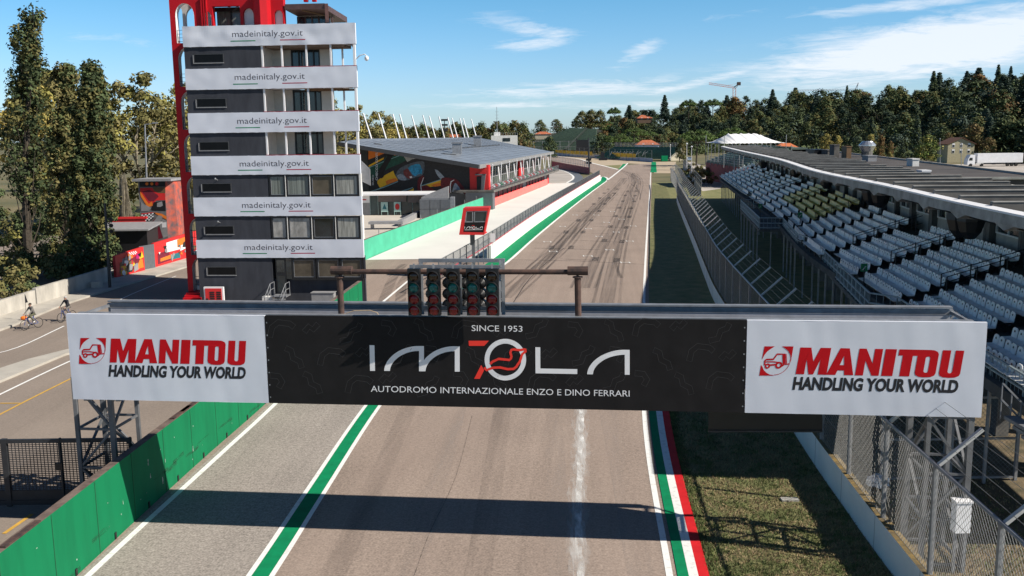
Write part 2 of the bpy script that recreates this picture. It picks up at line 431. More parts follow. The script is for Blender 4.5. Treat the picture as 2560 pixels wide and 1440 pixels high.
def text_mesh(txt, bold=0.0):
    cu = bpy.data.curves.new('t', 'FONT'); cu.body = txt; cu.size = 1.0; cu.offset = bold; cu.resolution_u = 3
    o = bpy.data.objects.new('t', cu); COL.objects.link(o)
    dg = bpy.context.evaluated_depsgraph_get(); dg.update()
    me = o.evaluated_get(dg).to_mesh()
    vs = [(p.co.x, p.co.y) for p in me.vertices]; fs = [list(p.vertices) for p in me.polygons]
    o.evaluated_get(dg).to_mesh_clear(); bpy.data.objects.remove(o); bpy.data.curves.remove(cu)
    return vs, fs
def add_text(mb, txt, fn, x0, x1, y0, y1=None, cap=None, bold=0.0, shear=0.0, mi=0, yr=None):
    """text between x0..x1, baseline y0 (y1 at the right end), capital height cap; fn maps (x, y)"""
    vs, fs = text_mesh(txt, bold)
    a, b = min(v[0] for v in vs), max(v[0] for v in vs)
    k = (x1 - x0) / (b - a); y1 = y0 if y1 is None else y1
    ks = cap / 0.73
    out = []
    for x, y in vs:
        t = (x - a) / (b - a)
        out.append(fn(x0 + (x - a) * k + shear * y * abs(ks), y0 + (y1 - y0) * t + y * ks))
    return mb.add(out, fs, mi)
# ------------------------------------------------------------------ ground, roads, paint
def smooth(pts, n=6):
    """Catmull-Rom through plan points"""
    P = [V((p[0], p[1])) for p in pts]
    if len(P) < 3: return P
    P = [P[0] * 2 - P[1]] + P + [P[-1] * 2 - P[-2]]
    out = []
    for i in range(1, len(P) - 2):
        for k in range(n):
            t = k / n; a, b, c, d = P[i - 1], P[i], P[i + 1], P[i + 2]
            out.append(0.5 * ((2 * b) + (c - a) * t + (2 * a - 5 * b + 4 * c - d) * t * t + (3 * b - a - 3 * c + d) * t ** 3))
    out.append(P[-2]); return out
def offset(line, d):
    """plan polyline moved d metres to its right"""
    out = []
    for i, p in enumerate(line):
        a = line[max(0, i - 1)]; b = line[min(len(line) - 1, i + 1)]
        t = (b - a).normalized(); out.append(V((p[0] + t.y * d, p[1] - t.x * d)))
    return out
def resample0(line, step):
    out = [line[0]]; 
    for i in range(len(line) - 1):
        n_ = max(1, int((line[i + 1] - line[i]).length / step)); out += [line[i].lerp(line[i + 1], (k + 1) / n_) for k in range(n_)]
    return out
def z3(l, z): return [(p[0], p[1], z) for p in l]
def ribbon(mb, line, d0, d1, z, mi=0): return mb.strip(z3(offset(line, d0), z), z3(offset(line, d1), z), mi)
def gpts(px, h=0): return [V(G(x, y, h)[:2]) for x, y in px]
def plan(mb, pts, z, mi=0): return mb.fill([[(p[0], p[1]) for p in pts]], lambda x, y: (x, y, z), mi)

RW = smooth([(2.0, 4), (3.2, 12), (4.2, 24.63), (5.65, 40.2), (8.95, 64.3), tuple(G(1616, 607)[:2]), tuple(G(1625, 470)[:2]), tuple(G(1627, 430)[:2]), tuple(G(1630, 408)[:2])], 8)
WR = smooth([(9.4, 10), (9.85, 17), (10.25, 24.45), (10.55, 29.0), (11.25, 37.3), (13.97, 63.9), (16.06, 79.3), (18.9, 98.8), (26.4, 151.3), (31.6, 186), (36.5, 222)], 8)
WL = smooth([(-12.75, 13), (-12.35, 21.7), (-12.05, 29.0), (-11.75, 35.0), (-11.26, 42.5), (-10.75, 55.0), (-10.2, 64.5)], 6)
LW = smooth([(-12.4, 14), (-11.89, 25.1), (-11.22, 35.7), (-10.81, 42.3), (-9.75, 64), (-9.3, 70), (-8.55, 79.5)], 6)
GB = smooth([(-7.75, 13), (-7.06, 25.0), (-6.80, 31.25), (-6.3, 42), (-5.1, 56), (-4.6, 61)], 6)
PW = smooth([(-5.3, 71.5), (-3.5, 82.0)] + [tuple(G(*q)[:2]) for q in [(1240, 642), (1295, 598), (1350, 556), (1430, 500), (1501, 452)]], 5)     # foot of the pit wall
PL = smooth([(-4.2, 71.5), (-2.2, 82.0)] + [tuple(G(*q)[:2]) for q in [(1266, 655), (1340, 590), (1412, 531), (1475, 482), (1519, 450)]], 5)     # white line beside the green strip

M['ground'] = mat('dry_ground', (0.20, 0.165, 0.085), 0.95, 0.3, 0.05, col2=(0.075, 0.085, 0.035), detail=10)
M['verge'] = mat('verge_turf', (0.25, 0.225, 0.10), 0.95, 0.3, 0.9, col2=(0.125, 0.145, 0.05), bump=0.6, bscale=14, detail=10)
M['farturf'] = M['verge']
asphalt('track_asphalt', (0.30, 0.238, 0.20), 0.65, 0.09, -0.09, 0.085, tint=(0.33, 0.255, 0.215))
asphalt('pit_asphalt', (0.315, 0.28, 0.252), 0.85, 0.09, -0.07, 0.06)
asphalt('road_asphalt', (0.26, 0.215, 0.18), 0.3, 0.10, 0.0, 0.04)
for k in ('track_asphalt', 'pit_asphalt', 'road_asphalt'): M[k] = MATS[k]

g = MB(); g.face([(-1500, -200, -0.06), (1500, -200, -0.06), (1500, 3200, -0.06), (-1500, 3200, -0.06)])
struct(g, 'ground', 'ground')

# racing surface: near straight, far straight and the bend to the left beyond the pit exit
t = MB()
left = [V((-13.6, 4))] + WL[2:] + [V((-10.0, 66.0))]
left += [V((-14.6, 90)), V((-14.0, 92.5)), V((-2.5, 92.8))]
left += [p for p in PW if p.y > 93.2] + [V(G(1508, 443)[:2])]
far_l = gpts([(1470, 428), (1445, 417), (1380, 401), (1300, 392), (1300, 385), (1380, 389), (1425, 394), (1452, 398), (1475, 406), (1515, 416), (1548, 424), (1563, 413)])
right = offset(RW, 0.35)
plan(t, left + far_l + right[::-1], 0.0)
struct(t, 'track', 'track_asphalt')
p_ = MB()
edge = [p for p in LW if p.y < 66] ; gb = [p for p in GB]
plan(p_, [V((-13.0, 13.2))] + [q - V((0.25, 0)) for q in edge[1:]] + [V((-4.2, 66.0))] + gb[::-1], 0.004)
struct(p_, 'pit_exit_lane', 'pit_asphalt')
a = MB()
fb_ = gpts([(1235, 519), (1372, 459)])
plan(a, [V((-14.16, 92.7)), V((-3.94, 156.5)), fb_[0] + V((-.6, .3)), fb_[1] + V((-.6, 0)), V(G(1430, 457)[:2])] + [q - V((.35, 0)) for q in PW[::-1] if q.y > 93] + [V((-2.1, 92.8))], 0.006)
struct(a, 'pit_lane', 'pitlane')
a = MB(); plan(a, gpts([(1372, 459), (1430, 457), (1458, 444), (1446, 432), (1395, 415), (1374, 418)]), 0.004)
M['paleasph'] = mat('pale_asphalt', (0.44, 0.40, 0.36), 0.9, 0.12, 0.12); struct(a, 'pit_entry_lane', 'paleasph')
a = MB(); ln = smooth(gpts([(1380, 418), (1420, 427), (1443, 438), (1446, 447), (1432, 457)]), 6); ribbon(a, ln, -1.1, 1.1, 0.010); ribbon(a, ln, 1.2, 1.7, 0.014, 1)
struct(a, 'pit_entry_kerb', ['steeldark', 'whitepaint'])
a = MB(); plan(a, [V((-31, 97)), V((-14.6, 95)), V((-4.6, 156)), V((-31, 168))], 0.01)
M['plaza'] = mat('plaza_paving', (0.55, 0.50, 0.44), 0.9, 0.08, 0.2); struct(a, 'plaza', 'plaza')

# gravel run-off and dry verges beyond the straight
M['gravel'] = mat('gravel', (0.47, 0.375, 0.27), 0.95, 0.12, 0.25, col2=(0.40, 0.33, 0.23))
a = MB(); plan(a, gpts([(1290, 382), (1390, 385.5), (1470, 391), (1560, 398), (1632, 405), (1690, 404), (1686, 433), (1635, 433), (1631, 412), (1568, 408), (1545, 423), (1515, 416), (1475, 406), (1452, 398), (1425, 394), (1380, 389), (1290, 385)]), -0.01)
struct(a, 'gravel_trap', 'gravel')
a = MB(); plan(a, gpts([(1512, 414), (1553, 412), (1547, 422.5), (1530, 419)]), 0.006); struct(a, 'dry_grass_island', 'verge')
a = MB(); plan(a, gpts([(1546, 424), (1557, 410), (1570, 409.5), (1553, 422)]), 0.012); struct(a, 'green_runoff', 'greenpaint')
a = MB(); plan(a, gpts([(1626, 431), (1629, 405), (1640, 405), (1642, 431)]), 0.010); struct(a, 'green_exit_strip', 'greenpaint')

# verge between the track edge and the concrete wall
a = MB(); rr = offset(RW, 0.30)
L1 = [p for p in rr if p.y < 232]; 
plan(a, L1 + [V((60, 232)), V((60, 4))], -0.008)
struct(a, 'grass_verge', 'verge')

M['litterground'] = mat('leaf_litter_ground', (0.20, 0.145, 0.085), 0.95, 0.3, 1.4, col2=(0.075, 0.065, 0.035), bump=.5, bscale=12, detail=10)
a = MB(); plan(a, [V((10.2, 12)), V((10.55, 24)), V((11.6, 37)), V((13.2, 50)), V((40, 50)), V((40, 12))], -.004); struct(a, 'leaf_strewn_ground', 'litterground')
# painted lines
def line_struct(name, line, d0, d1, z, m='whitepaint'):
    b = MB(); ribbon(b, line, d0, d1, z); return struct(b, name, m)
line_struct('white_edge_line', RW, -0.09, 0.10, 0.008)
line_struct('white_wall_line', LW, -0.10, 0.10, 0.010)
line_struct('green_band', GB, -0.24, 0.24, 0.010, 'greenpaint')
line_struct('white_band_line', GB, -0.40, -0.245, 0.012)
line_struct('white_band_edge', GB, 0.245, 0.40, 0.012)
b = MB(); kl = [p for p in RW if p.y < 57]
kz = 0.03
for d0, d1, mi, zz in ((0.22, 0.52, 0, 0.03), (0.52, 0.78, 1, 0.045), (0.78, 1.06, 2, 0.055)):
    b.strip(z3(offset(kl, d0), zz - 0.012), z3(offset(kl, d1), zz), mi)
b.strip(z3(offset(kl, 1.06), 0.055), z3(offset(kl, 1.10), -0.02), 2)
struct(b, 'kerb', ['greenpaint', 'whitepaint', 'redpaint'])
b = MB(); b.strip(z3(PW, 0.012), z3(PL, 0.012)); struct(b, 'green_pit_strip', 'greenpaint')
line_struct('white_pit_line', PL, -0.02, 0.26, 0.016)
ex = smooth(gpts([(1516, 452), (1538, 435), (1560, 417), (1569, 408)]), 4); line_struct('pit_exit_line', ex, -0.2, 0.3, 0.016)
tip = smooth(gpts([(1501, 452), (1504, 443), (1511, 442.5), (1517, 446), (1518, 450)]), 5)
b = MB(); plan(b, tip, 0.014); struct(b, 'green_strip_end', 'greenpaint'); line_struct('green_strip_end_line', tip, -0.4, 0.1, 0.018)
far_line = smooth(gpts([(1300, 385.5), (1380, 389.5), (1425, 394), (1452, 398), (1475, 406), (1515, 416), (1545, 423.5)]), 4)
line_struct('bend_edge_line', far_line, -0.3, 0.5, 0.016)

# chalky streak of cement dust and rubber marks on the asphalt
M['chalk'] = faded('cement_dust', (0.72, 0.70, 0.68), 0.85, 1.6, (2.2, 0.22, 1), -0.02, 0.40, 0.72)
M['rubber'] = faded('tyre_rubber_marks', (0.05, 0.045, 0.046), 0.5, 0.9, (3.2, 0.05, 1), -0.14, 0.34, 0.78)
M['rubberfaint'] = faded('faint_rubber', (0.07, 0.06, 0.055), 0.25, 0.8, (1.6, 0.10, 1), -0.07, 0.38, 0.8)
M['rubber2'] = faded('fresh_rubber_marks', (0.03, 0.03, 0.035), 0.62, 2.2, (2.4, 0.6, 1), -0.14, 0.28, 0.66)
M['seam'] = faded('asphalt_seam', (0.05, 0.045, 0.045), 0.7, 2.0, (1, 1, 1), 0, 0.3, 0.5)
M['grey_dust'] = faded('pale_wear', (0.42, 0.36, 0.32), 0.35, 0.8, (2.0, 0.14, 1), -0.08, 0.42, 0.72)
ck = smooth(gpts([(1446, 1500), (1447, 1440), (1445, 1300), (1449, 1180), (1452, 1100), (1453, 1025), (1460, 900)]), 6)
def wob(line, d, amp, f, seed): return [V((p.x + d + amp * noise.noise(V((p.y * f, seed, 0))) + amp * .5 * noise.noise(V((p.y * f * 4, seed, 3))), p.y)) for p in line]
ck = resample0(ck, .25)
for i_, (d0, d1, am, mm) in enumerate(((-.34, .34, .16, faded('cement_haze', (0.66, 0.63, 0.60), 0.55, 3.0, (1.6, .35, 1), 0, .42, .78)), (-.22, .20, .14, 'chalk'), (-.10, .12, .10, faded('cement_dust_dense', (0.76, 0.75, 0.73), 1.0, 2.4, (1.6, 0.4, 1), 0, 0.38, 0.66)))):
    b = MB(); b.strip(z3(wob(ck, d0, am, .5, 1 + i_), .0055 + .001 * i_), z3(wob(ck, d1, am, .5, 9 + i_), .0055 + .001 * i_)); struct(b, 'cement_dust_streak', mm)
def Z1(x, y): return (1100 + x / 4.0, 420 + y / 4.0)
marks = [[(640, 1300), (1000, 980), (1290, 660), (1560, 400), (1760, 200), (1850, 100)],
         [(960, 1010), (1250, 760), (1420, 560), (1600, 380), (1740, 250)],
         [(1430, 1200), (1560, 900), (1680, 690), (1790, 500), (1860, 300), (1930, 150), (1900, 60), (1800, 20)],
         [(1660, 1380), (1730, 1000), (1800, 700), (1880, 480), (1960, 270), (1990, 130), (1930, 50)],
         [(1750, 930), (1800, 1100)], [(1820, 1100), (1780, 960), (1870, 600), (1910, 380)],
         [(1940, 330), (1905, 240), (1960, 130), (1920, 60)], [(2000, 320), (2005, 270), (1970, 210), (1900, 150)],
         [(1700, 50), (1850, 40), (1990, 100), (2000, 170)], [(1620, 20), (1800, 40), (1960, 110)]]
for i, mk in enumerate(marks):
    b = MB(); ln = smooth(gpts([Z1(*q) for q in mk]), 6)
    w_ = 0.55 if i in (0, 1, 2, 3) else 0.14
    ribbon(b, ln, -w_, w_, 0.005 + 0.001 * i); struct(b, 'tyre_mark', 'rubber')
    if i < 4:
        for dd in (-.95, .9):
            b = MB(); ribbon(b, ln, dd - .12, dd + .12, 0.0045 + 0.0008 * i); struct(b, 'tyre_mark', 'rubber')
for i, (x0, y0, x1, y1) in enumerate([(-3.2, 16, -2.4, 44), (-1.4, 16, -0.4, 44), (0.9, 18, 1.9, 46), (-5.2, 20, -4.6, 44), (3.2, 20, 4.2, 43)]):
    b = MB(); ribbon(b, smooth([(x0, y0), ((x0 + x1) / 2 + .05, (y0 + y1) / 2), (x1, y1)]), -0.38, 0.38, 0.0042 + 0.0003 * i); struct(b, 'tyre_mark', 'rubberfaint' if i % 2 else 'grey_dust')
b = MB(); ln = smooth(gpts([(1035, 1440), (1075, 1330), (1140, 1190), (1180, 1040)]), 4); ribbon(b, ln, -0.012, 0.012, 0.007); struct(b, 'asphalt_seam', faded('faint_seam', (0.09, 0.075, 0.065), 0.55, 3.0, (1, 1, 1), 0, .35, .6))
b = MB(); ribbon(b, smooth(gpts([(1275, 770), (1330, 690), (1410, 620)]), 3), -0.04, 0.04, 0.007); struct(b, 'asphalt_seam', 'seam')
# pit-exit lane marks left of the pit wall
for q in ([(1000, 765), (1010, 700), (1060, 655)], [(955, 760), (985, 690), (1010, 660)], [(1095, 720), (1200, 640)]):
    b = MB(); ribbon(b, smooth(gpts(q), 5), -0.4, 0.4, 0.006); struct(b, 'tyre_mark', 'rubber')
# grid: rubber pads and slot brackets, staggered
pads = [(1110, 790, 26), (1305, 790, 22), (1550, 905, 26), (1760, 915, 26), (1255, 636, 20), (1425, 636, 18), (1640, 720, 20), (1815, 730, 22),
        (1380, 520, 16), (1510, 520, 14), (1700, 582, 16), (1860, 590, 18), (1465, 428, 12), (1590, 428, 13), (1755, 478, 14), (1890, 485, 16),
        (1535, 357, 11), (1645, 357, 11), (1790, 395, 12), (1910, 400, 12), (1595, 298, 9), (1690, 298, 9), (1825, 330, 10), (1940, 333, 10),
        (1640, 250, 8), (1740, 250, 8), (1850, 274, 8), (1950, 276, 8), (1680, 210, 7), (1770, 210, 7), (1875, 230, 7), (1965, 230, 7)]
for (x, y, h) in pads:
    b = MB(); p0 = G(*Z1(x, y + h)); p1 = G(*Z1(x + h * .5, y - h * .5))
    ln = [V(p0[:2]), V(p1[:2])]
    ribbon(b, ln, -0.30, 0.30, 0.018); struct(b, 'start_rubber_pad', 'rubber2')
rows = [(950, 803, 1600, 818), (1340, 722, 1840, 745), (1130, 650, 1680, 655), (1530, 585, 1870, 600), (1280, 527, 1540, 530), (1360, 435, 1610, 438), (1600, 482, 1910, 490),
        (1440, 362, 1660, 364), (1700, 400, 1930, 404), (1490, 300, 1710, 304), (1200, 910, 1560, 925)]
for (x0, y0, x1, y1) in rows:
    b = MB(); ribbon(b, [V(G(*Z1(x0, y0))[:2]), V(G(*Z1(x1, y1))[:2])], -0.07, 0.07, 0.020); struct(b, 'grid_groove', 'seam')
b = MB(); ribbon(b, [V(G(*Z1(690, 918))[:2]), V(G(*Z1(1350, 930))[:2]), V(G(*Z1(2040, 966))[:2])], -0.06, 0.06, 0.021); struct(b, 'timing_loop', 'seam')
slots = [(1040, 738, 1108), (1095, 834, 1168), (1435, 880, 1520), (1560, 684, 1620), (1660, 818, 1735), (1810, 945, 1895), (1455, 606, 1512), (1640, 544, 1692),
         (1735, 641, 1790), (1865, 731, 1930), (1200, 584, 1252), (1905, 580, 1958), (1790, 512, 1840), (1330, 470, 1372), (1540, 470, 1588), (1705, 436, 1748)]
for (x0, y, x1) in slots:
    b = MB(); ribbon(b, [V(G(*Z1(x0, y))[:2]), V(G(*Z1(x1, y + 2))[:2])], -0.05, 0.05, 0.022)
    for xx, yy in ((x0, y), (x1, y + 2)):
        c = G(*Z1(xx, yy)); b.strip([(c.x - .05, c.y - .5, .022), (c.x - .05, c.y + .45, .022)], [(c.x + .05, c.y - .5, .022), (c.x + .05, c.y + .45, .022)])
    struct(b, 'grid_slot_marking', 'whitepaint')

# ---- road and pavement on the left
a = MB(); plan(a, [V((-80, 8)), V((-13.2, 8)), V((-12.6, 22)), V((-11.9, 40)), V((-10.8, 66)), V((-13.5, 120)), V((-80, 120))], -0.012); struct(a, 'road', 'road_asphalt')
def slab(name, pts, z0, z1, m):
    b = MB(); b.prism([[(p[0], p[1]) for p in pts]], lambda x, y: (x, y, z1), lambda x, y: (x, y, z0)); return struct(b, name, m)
M['sidewalk'] = mat('pavement_concrete', (0.44, 0.41, 0.36), 0.9, 0.12, 0.6)
cb = smooth(gpts([(-260, 905), (0, 828), (160, 764), (310, 716), (470, 668)]), 5)
slab('pavement', cb + [V((-37, 110)), V((-37, 70)), V((-36.5, 40))], -0.03, 0.12, 'sidewalk')
isl = gpts([(-300, 1035), (0, 925), (70, 902), (165, 878), (260, 862), (262, 868), (165, 888), (0, 957), (-300, 1080)])
slab('traffic_island', isl, -0.03, 0.11, 'sidewalk')
for q, w_, m_ in (([(-250, 1110), (0, 986), (170, 905), (330, 835)], 0.07, 'whitepaint'), ([(-60, 895), (45, 868), (160, 815)], 0.06, 'whitepaint'), ([(-260, 1175), (0, 1036), (170, 950), (330, 872)], 0.06, 'yellowline'),
                  ([(0, 1008), (52, 1008)], 0.06, 'yellowline'), ([(10, 1334), (62, 1298), (80, 1285)], 0.07, 'yellowline'), ([(270, 765), (330, 735), (440, 690)], 0.05, 'whitepaint')):
    if m_ == 'yellowline': M.setdefault('yellowline', mat('yellow_road_paint', (0.62, 0.36, 0.06), 0.8, 0.1, 3.0))
    b = MB(); ribbon(b, smooth(gpts(q), 4), -w_, w_, 0.004); struct(b, 'road_marking', m_)

# ------------------------------------------------------------------ walls and fences beside the track
def wall_mesh(line, th, z0, z1, top_mi=0, seam=None):
    b = MB(); L = line; Rr = offset(line, th)
    b.strip(z3(L, z0), z3(L, z1)); b.strip(z3(Rr, z0), z3(Rr, z1)); b.strip(z3(L, z1), z3(Rr, z1), top_mi)
    for e in (0, -1): b.face([(*L[e], z0), (*Rr[e], z0), (*Rr[e], z1), (*L[e], z1)])
    return b
def resample(line, step, start=0.0):
    out = []; d = start; acc_ = 0.0
    for i in range(len(line) - 1):
        a_, b_ = line[i], line[i + 1]; l = (b_ - a_).length
        while d <= acc_ + l + 1e-9:
            out.append(a_ + (b_ - a_) * ((d - acc_) / l)); d += step
        acc_ += l
    return out
M['walltop'] = mat('worn_wall_top', (0.16, 0.115, 0.095), 0.95, 0.35, 2.5)
M['seamdark'] = mat('panel_joint', (0.006, 0.10, 0.04), 0.8, 0.1)
gw = thing('pit_exit_wall', 'long green painted concrete wall running below the left end of the gantry', 'wall', (-12, 30, 0))
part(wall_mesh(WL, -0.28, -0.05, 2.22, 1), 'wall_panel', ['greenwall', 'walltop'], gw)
b = MB()
for p in resample(WL, 2.45, 1.3):
    b.bx(p.x - 0.002, p.x + 0.012, p.y - 0.012, p.y + 0.012, 0.0, 2.2)
part(b, 'panel_joint', 'seamdark', gw)
b = MB()
for p in resample(WL, 2.45, 2.3): b.bx(p.x - 0.02, p.x + 0.03, p.y - 0.05, p.y + 0.05, 0.02, 0.22)
part(b, 'drain_slot', 'frame', gw)
rw_ = random.Random(4); b = MB()
for k in range(70):
    d = rw_.uniform(0.5, 50); q = resample(WL, 100, d)
    if not q: continue
    p = q[0]; zz = rw_.uniform(0.25, 2.0); s_ = rw_.uniform(0.015, 0.05); h_ = s_ * rw_.choice((0.7, 1.5, 5, 8))
    b.face([(p.x + 0.014, p.y - s_, zz), (p.x + 0.014, p.y + s_, zz), (p.x + 0.014, p.y + s_ * .6, zz + h_), (p.x + 0.014, p.y - s_ * .7, zz + h_)])
part(b, 'paint_chip', faded('chipped_paint', (0.55, 0.62, 0.56), 0.8, 9.0, (1, 1, 1), 0, 0.35, 0.55), gw)
for y0 in (22.0, 32.6, 33.4):
    b = MB()
    q = [p for p in WL if p.y > y0][0]
    b.beam((q.x - .14, y0, 2.25), (q.x - .05, y0 + 1.6, 2.25), 0.16, 0.04)
    solo(b, 'rusty_strip', 'rust', ['rusty metal strip on top of the green wall, nearest the camera', 'rusty metal strip on top of the green wall below the banner', 'rusty metal strip on the green wall touching the one below the banner'][int(y0 > 30) + int(y0 > 33)], 'metal strip')

rw_ = random.Random(12)
for k in range(16):
    d = rw_.uniform(3, 46); L_ = rw_.uniform(.5, 2.2); q0, q1 = resample(WL, 200, d), resample(WL, 200, d + L_)
    if not q0 or not q1: continue
    p0, p1 = q0[0], q1[0]; zz = rw_.uniform(.08, .9); h_ = rw_.uniform(.05, .22)
    b = MB(); b.face([(p0.x + .016, p0.y, zz), (p1.x + .016, p1.y, zz + rw_.uniform(-.08, .08)), (p1.x + .016, p1.y, zz + h_), (p0.x + .016, p0.y, zz + h_ * .7)])
    part(b, 'scuff_mark', faded('wall_scuff', (0.02, 0.05, 0.03), .6, 3.0, (1, .6, 3), 0, .4, .75), gw)
gw2 = thing('pit_lane_wall', 'pale green concrete wall along the white pit lane beside the tower', 'wall', (-12, 100, 0))
FWL = smooth([(-14.6, 84), (-14.2, 92.6), (-12.3, 104.8), (-8.1, 130.8), (-3.9, 156.2)], 5)
part(wall_mesh(FWL, -0.25, -0.05, 1.95, 1), 'wall_panel', [mat('pale_green_concrete', (0.06, 0.42, 0.26), 0.75, 0.08, 0.8), 'walltop'], gw2)  # lighter green than the near wall
b = MB()
for p in resample(FWL, 8.5, 14): b.tube((p.x - .12, p.y, 1.9), (p.x - .12, p.y, 2.5), 0.04, 6)
part(b, 'post', 'steel', gw2)

# right-hand concrete wall
cw = thing('barrier_wall', 'low white concrete wall along the grass on the right of the track', 'wall', (11, 30, 0))
M['lichen'] = mat('lichen_wall_top', (0.30, 0.20, 0.06), 0.95, 0.4, 3.0, col2=(0.10, 0.085, 0.06))
WRn = [p for p in WR if p.y < 168]
part(wall_mesh(WRn, 0.30, -0.05, 1.04, 1), 'wall_panel', ['white', 'lichen'], cw)
b = MB()
for p in resample(WRn, 3.55, 2.0): b.bx(p.x - .006, p.x + .01, p.y - .008, p.y + .008, 0, 1.03)
part(b, 'panel_joint', 'greymid', cw)

# catch fence on the wall: posts with out-leaning arms, rail, chain-link
cf = thing('catch_fence', 'tall wire catch fence with leaning arms on the low white wall', 'fence', (11.4, 30, 1.04))
FL = offset(WR, 0.16); FL = [p for p in FL if 16.6 < p.y < 219]
posts = [FL[0]] + resample(FL, 3.55, 1.9)
FT = 3.86
rail = MB()
rail.path([(p.x, p.y, FT) for p in FL if p.y > 17.2], 0.05, 6); 
e0 = [p for p in FL if p.y > 17.2][0]
rail.path([(e0.x, e0.y, FT), (e0.x - .02, e0.y - .25, FT - .12), (e0.x - .03, e0.y - .36, FT - .45), (e0.x - .04, e0.y - .38, 1.0)], 0.05, 6)
part(rail, 'top_rail', 'steel', cf)
tips = []
for i, p in enumerate(posts):
    q = posts[min(i + 1, len(posts) - 1)]; o_ = posts[max(i - 1, 0)]
    tn = (q - o_).normalized(); nr = V((tn.y, -tn.x))
    tip_ = V((p.x + nr.x * 1.05, p.y + nr.y * 1.05, FT + 0.92)); tips.append(tip_)
    b = MB(); b.beam((p.x, p.y, 1.0), (p.x, p.y, FT - (.5 if i == 0 else 0)), 0.11, 0.11)
    po_ = part(b, 'post', 'steel', cf)
    if i == 0: continue
    b = MB(); b.beam((p.x, p.y, FT - .05), tip_, 0.11, 0.08); part(b, 'arm', mat('sunlit_galvanised', (0.52, 0.52, 0.51), .5, .1), po_)  # arm colour lightened to stand for sun on the arms
wb = MB(); wa = MB()
for i in range(len(posts) - 1):
    a_, c_ = posts[i], posts[i + 1]; L_ = (c_ - a_).length; near = a_.y < 50
    sp_ = 0.12 if near else (0.2 if a_.y < 95 else 0.38); r_ = 0.0055 if near else (0.013 if a_.y < 95 else 0.02); Hh = FT - 1.04
    def at_(s_, h_): q_ = a_ + (c_ - a_) * (s_ / L_); return V((q_.x, q_.y, 1.04 + h_))
    for sg in (1, -1):
        k = -Hh
        while k < L_:
            s0, s1 = max(k, 0), min(k + Hh, L_)
            if s1 > s0:
                h0, h1 = s0 - k, s1 - k
                if sg < 0: h0, h1 = Hh - h0, Hh - h1
                wb.tube(at_(s0, h0), at_(s1, h1), r_, 3, cap=False)
            k += sp_ * 1.414
    for hh in (0.0, 0.95, 1.9): wb.tube(at_(0, hh), at_(L_, hh), 0.009, 3, cap=False)
    for kk in (0.2, 0.4, 0.6, 0.8, 1.0):
        A_ = V((a_.x, a_.y, FT)).lerp(tips[i], kk); B_ = V((c_.x, c_.y, FT)).lerp(tips[i + 1], kk)
        wa.tube(A_, B_, 0.008 if a_.y < 60 else 0.012, 3, cap=False)
part(wb, 'wire_mesh', 'wire', cf); part(wa, 'arm_wire', 'wire', cf)

# pit wall, white, with its grey mesh fence
pwt = thing('pit_wall', 'white pit wall with grey mesh fence on top beside the green strip', 'wall', (3, 120, 0))
PWb = offset(PW, -0.4)
part(wall_mesh([p for p in PW if p.y > 91], -0.4, -0.05, 1.42), 'wall_panel', [mat('sunlit_white_wall', (0.86, 0.85, 0.82), 0.8, 0.03, 0.6)], pwt)
PF = [p for p in offset(PW, -0.2) if p.y > 71]
b = MB(); b.path([(p.x, p.y, 1.50) for p in PF], 0.06, 4); part(b, 'red_rail', mat('pit_rail_red', (0.35, 0.05, 0.07), 0.6, 0.1), pwt)
b = MB(); b.path([(p.x, p.y, 2.62) for p in PF], 0.045, 5)
for p in resample(PF, 2.45): 
    b.beam((p.x, p.y, -0.05), (p.x, p.y, 2.66), 0.09)
part(b, 'fence_frame', 'steeldark', pwt)
b = MB()
for zz in [1.62 + .12 * i for i in range(9)]: b.path([(p.x, p.y, zz) for p in PF], 0.010, 3)
for p in resample(PF, 0.2): b.tube((p.x, p.y, 1.5), (p.x, p.y, 2.62), 0.014, 3, cap=False)
part(b, 'fence_mesh', mat('grey_mesh', (0.24, 0.25, 0.27), 0.5, 0.1), pwt)

# slatted gate behind the near green wall
gt = thing('mesh_gate', 'dark grey sliding gate of fine wire mesh behind the green wall', 'gate', (-14.7, 30.4, 0))
GY = 30.3
b = MB(); b.bx(-20.5, -12.55, GY - .06, GY + .06, 2.18, 2.30); b.bx(-20.5, -12.55, GY - .06, GY + .06, 0.06, 0.22)
for x in (-20.4, -16.72, -14.9, -12.6): b.bx(x - .09 if x == -16.72 else x - .03, x + .09 if x == -16.72 else x + .03, GY - .07, GY + .07, 0.02, 2.32)
part(b, 'gate_frame', 'darkmetal', gt)
b = MB(); x = -20.4
while x < -12.6: b.bx(x - .009, x + .009, GY - .012, GY + .012, 0.2, 2.2); x += 0.115
z = 0.25
while z < 2.2: b.bx(-20.4, -12.6, GY - .010, GY + .010, z - .011, z + .011); z += 0.062
part(b, 'wire_infill', 'darkmetal', gt)
b = MB(); b.bx(-15.08, -14.84, GY - .1, GY - .03, 1.25, 1.5); part(b, 'lock_box', 'frame', gt)
b = MB(); b.bx(-20.5, -12.6, GY - .03, GY + .03, 0.22, .55); part(b, 'kick_panel', 'darkmetal', gt)

# low wall at the back of the pavement
lw = thing('low_wall', 'low weathered white concrete wall along the pavement below the trees', 'wall', (-35, 65, 0.1))
LL = [V((-35.6, 45)), V((-34.95, 64.4)), V((-34.72, 69.0))]; L2 = [V((-34.7, 69.15)), V((-34.3, 74)), V((-33.9, 80.5))]
M['dirtywall'] = mat('weathered_white_concrete', (0.48, 0.45, 0.40), 0.9, 0.2, 0.8, stretch=(1, 1, .4))
part(wall_mesh(LL, -0.3, 0.1, 1.15), 'wall_panel', ['dirtywall'], lw); part(wall_mesh(L2, -0.3, 0.1, 1.28), 'wall_panel', ['dirtywall'], lw)
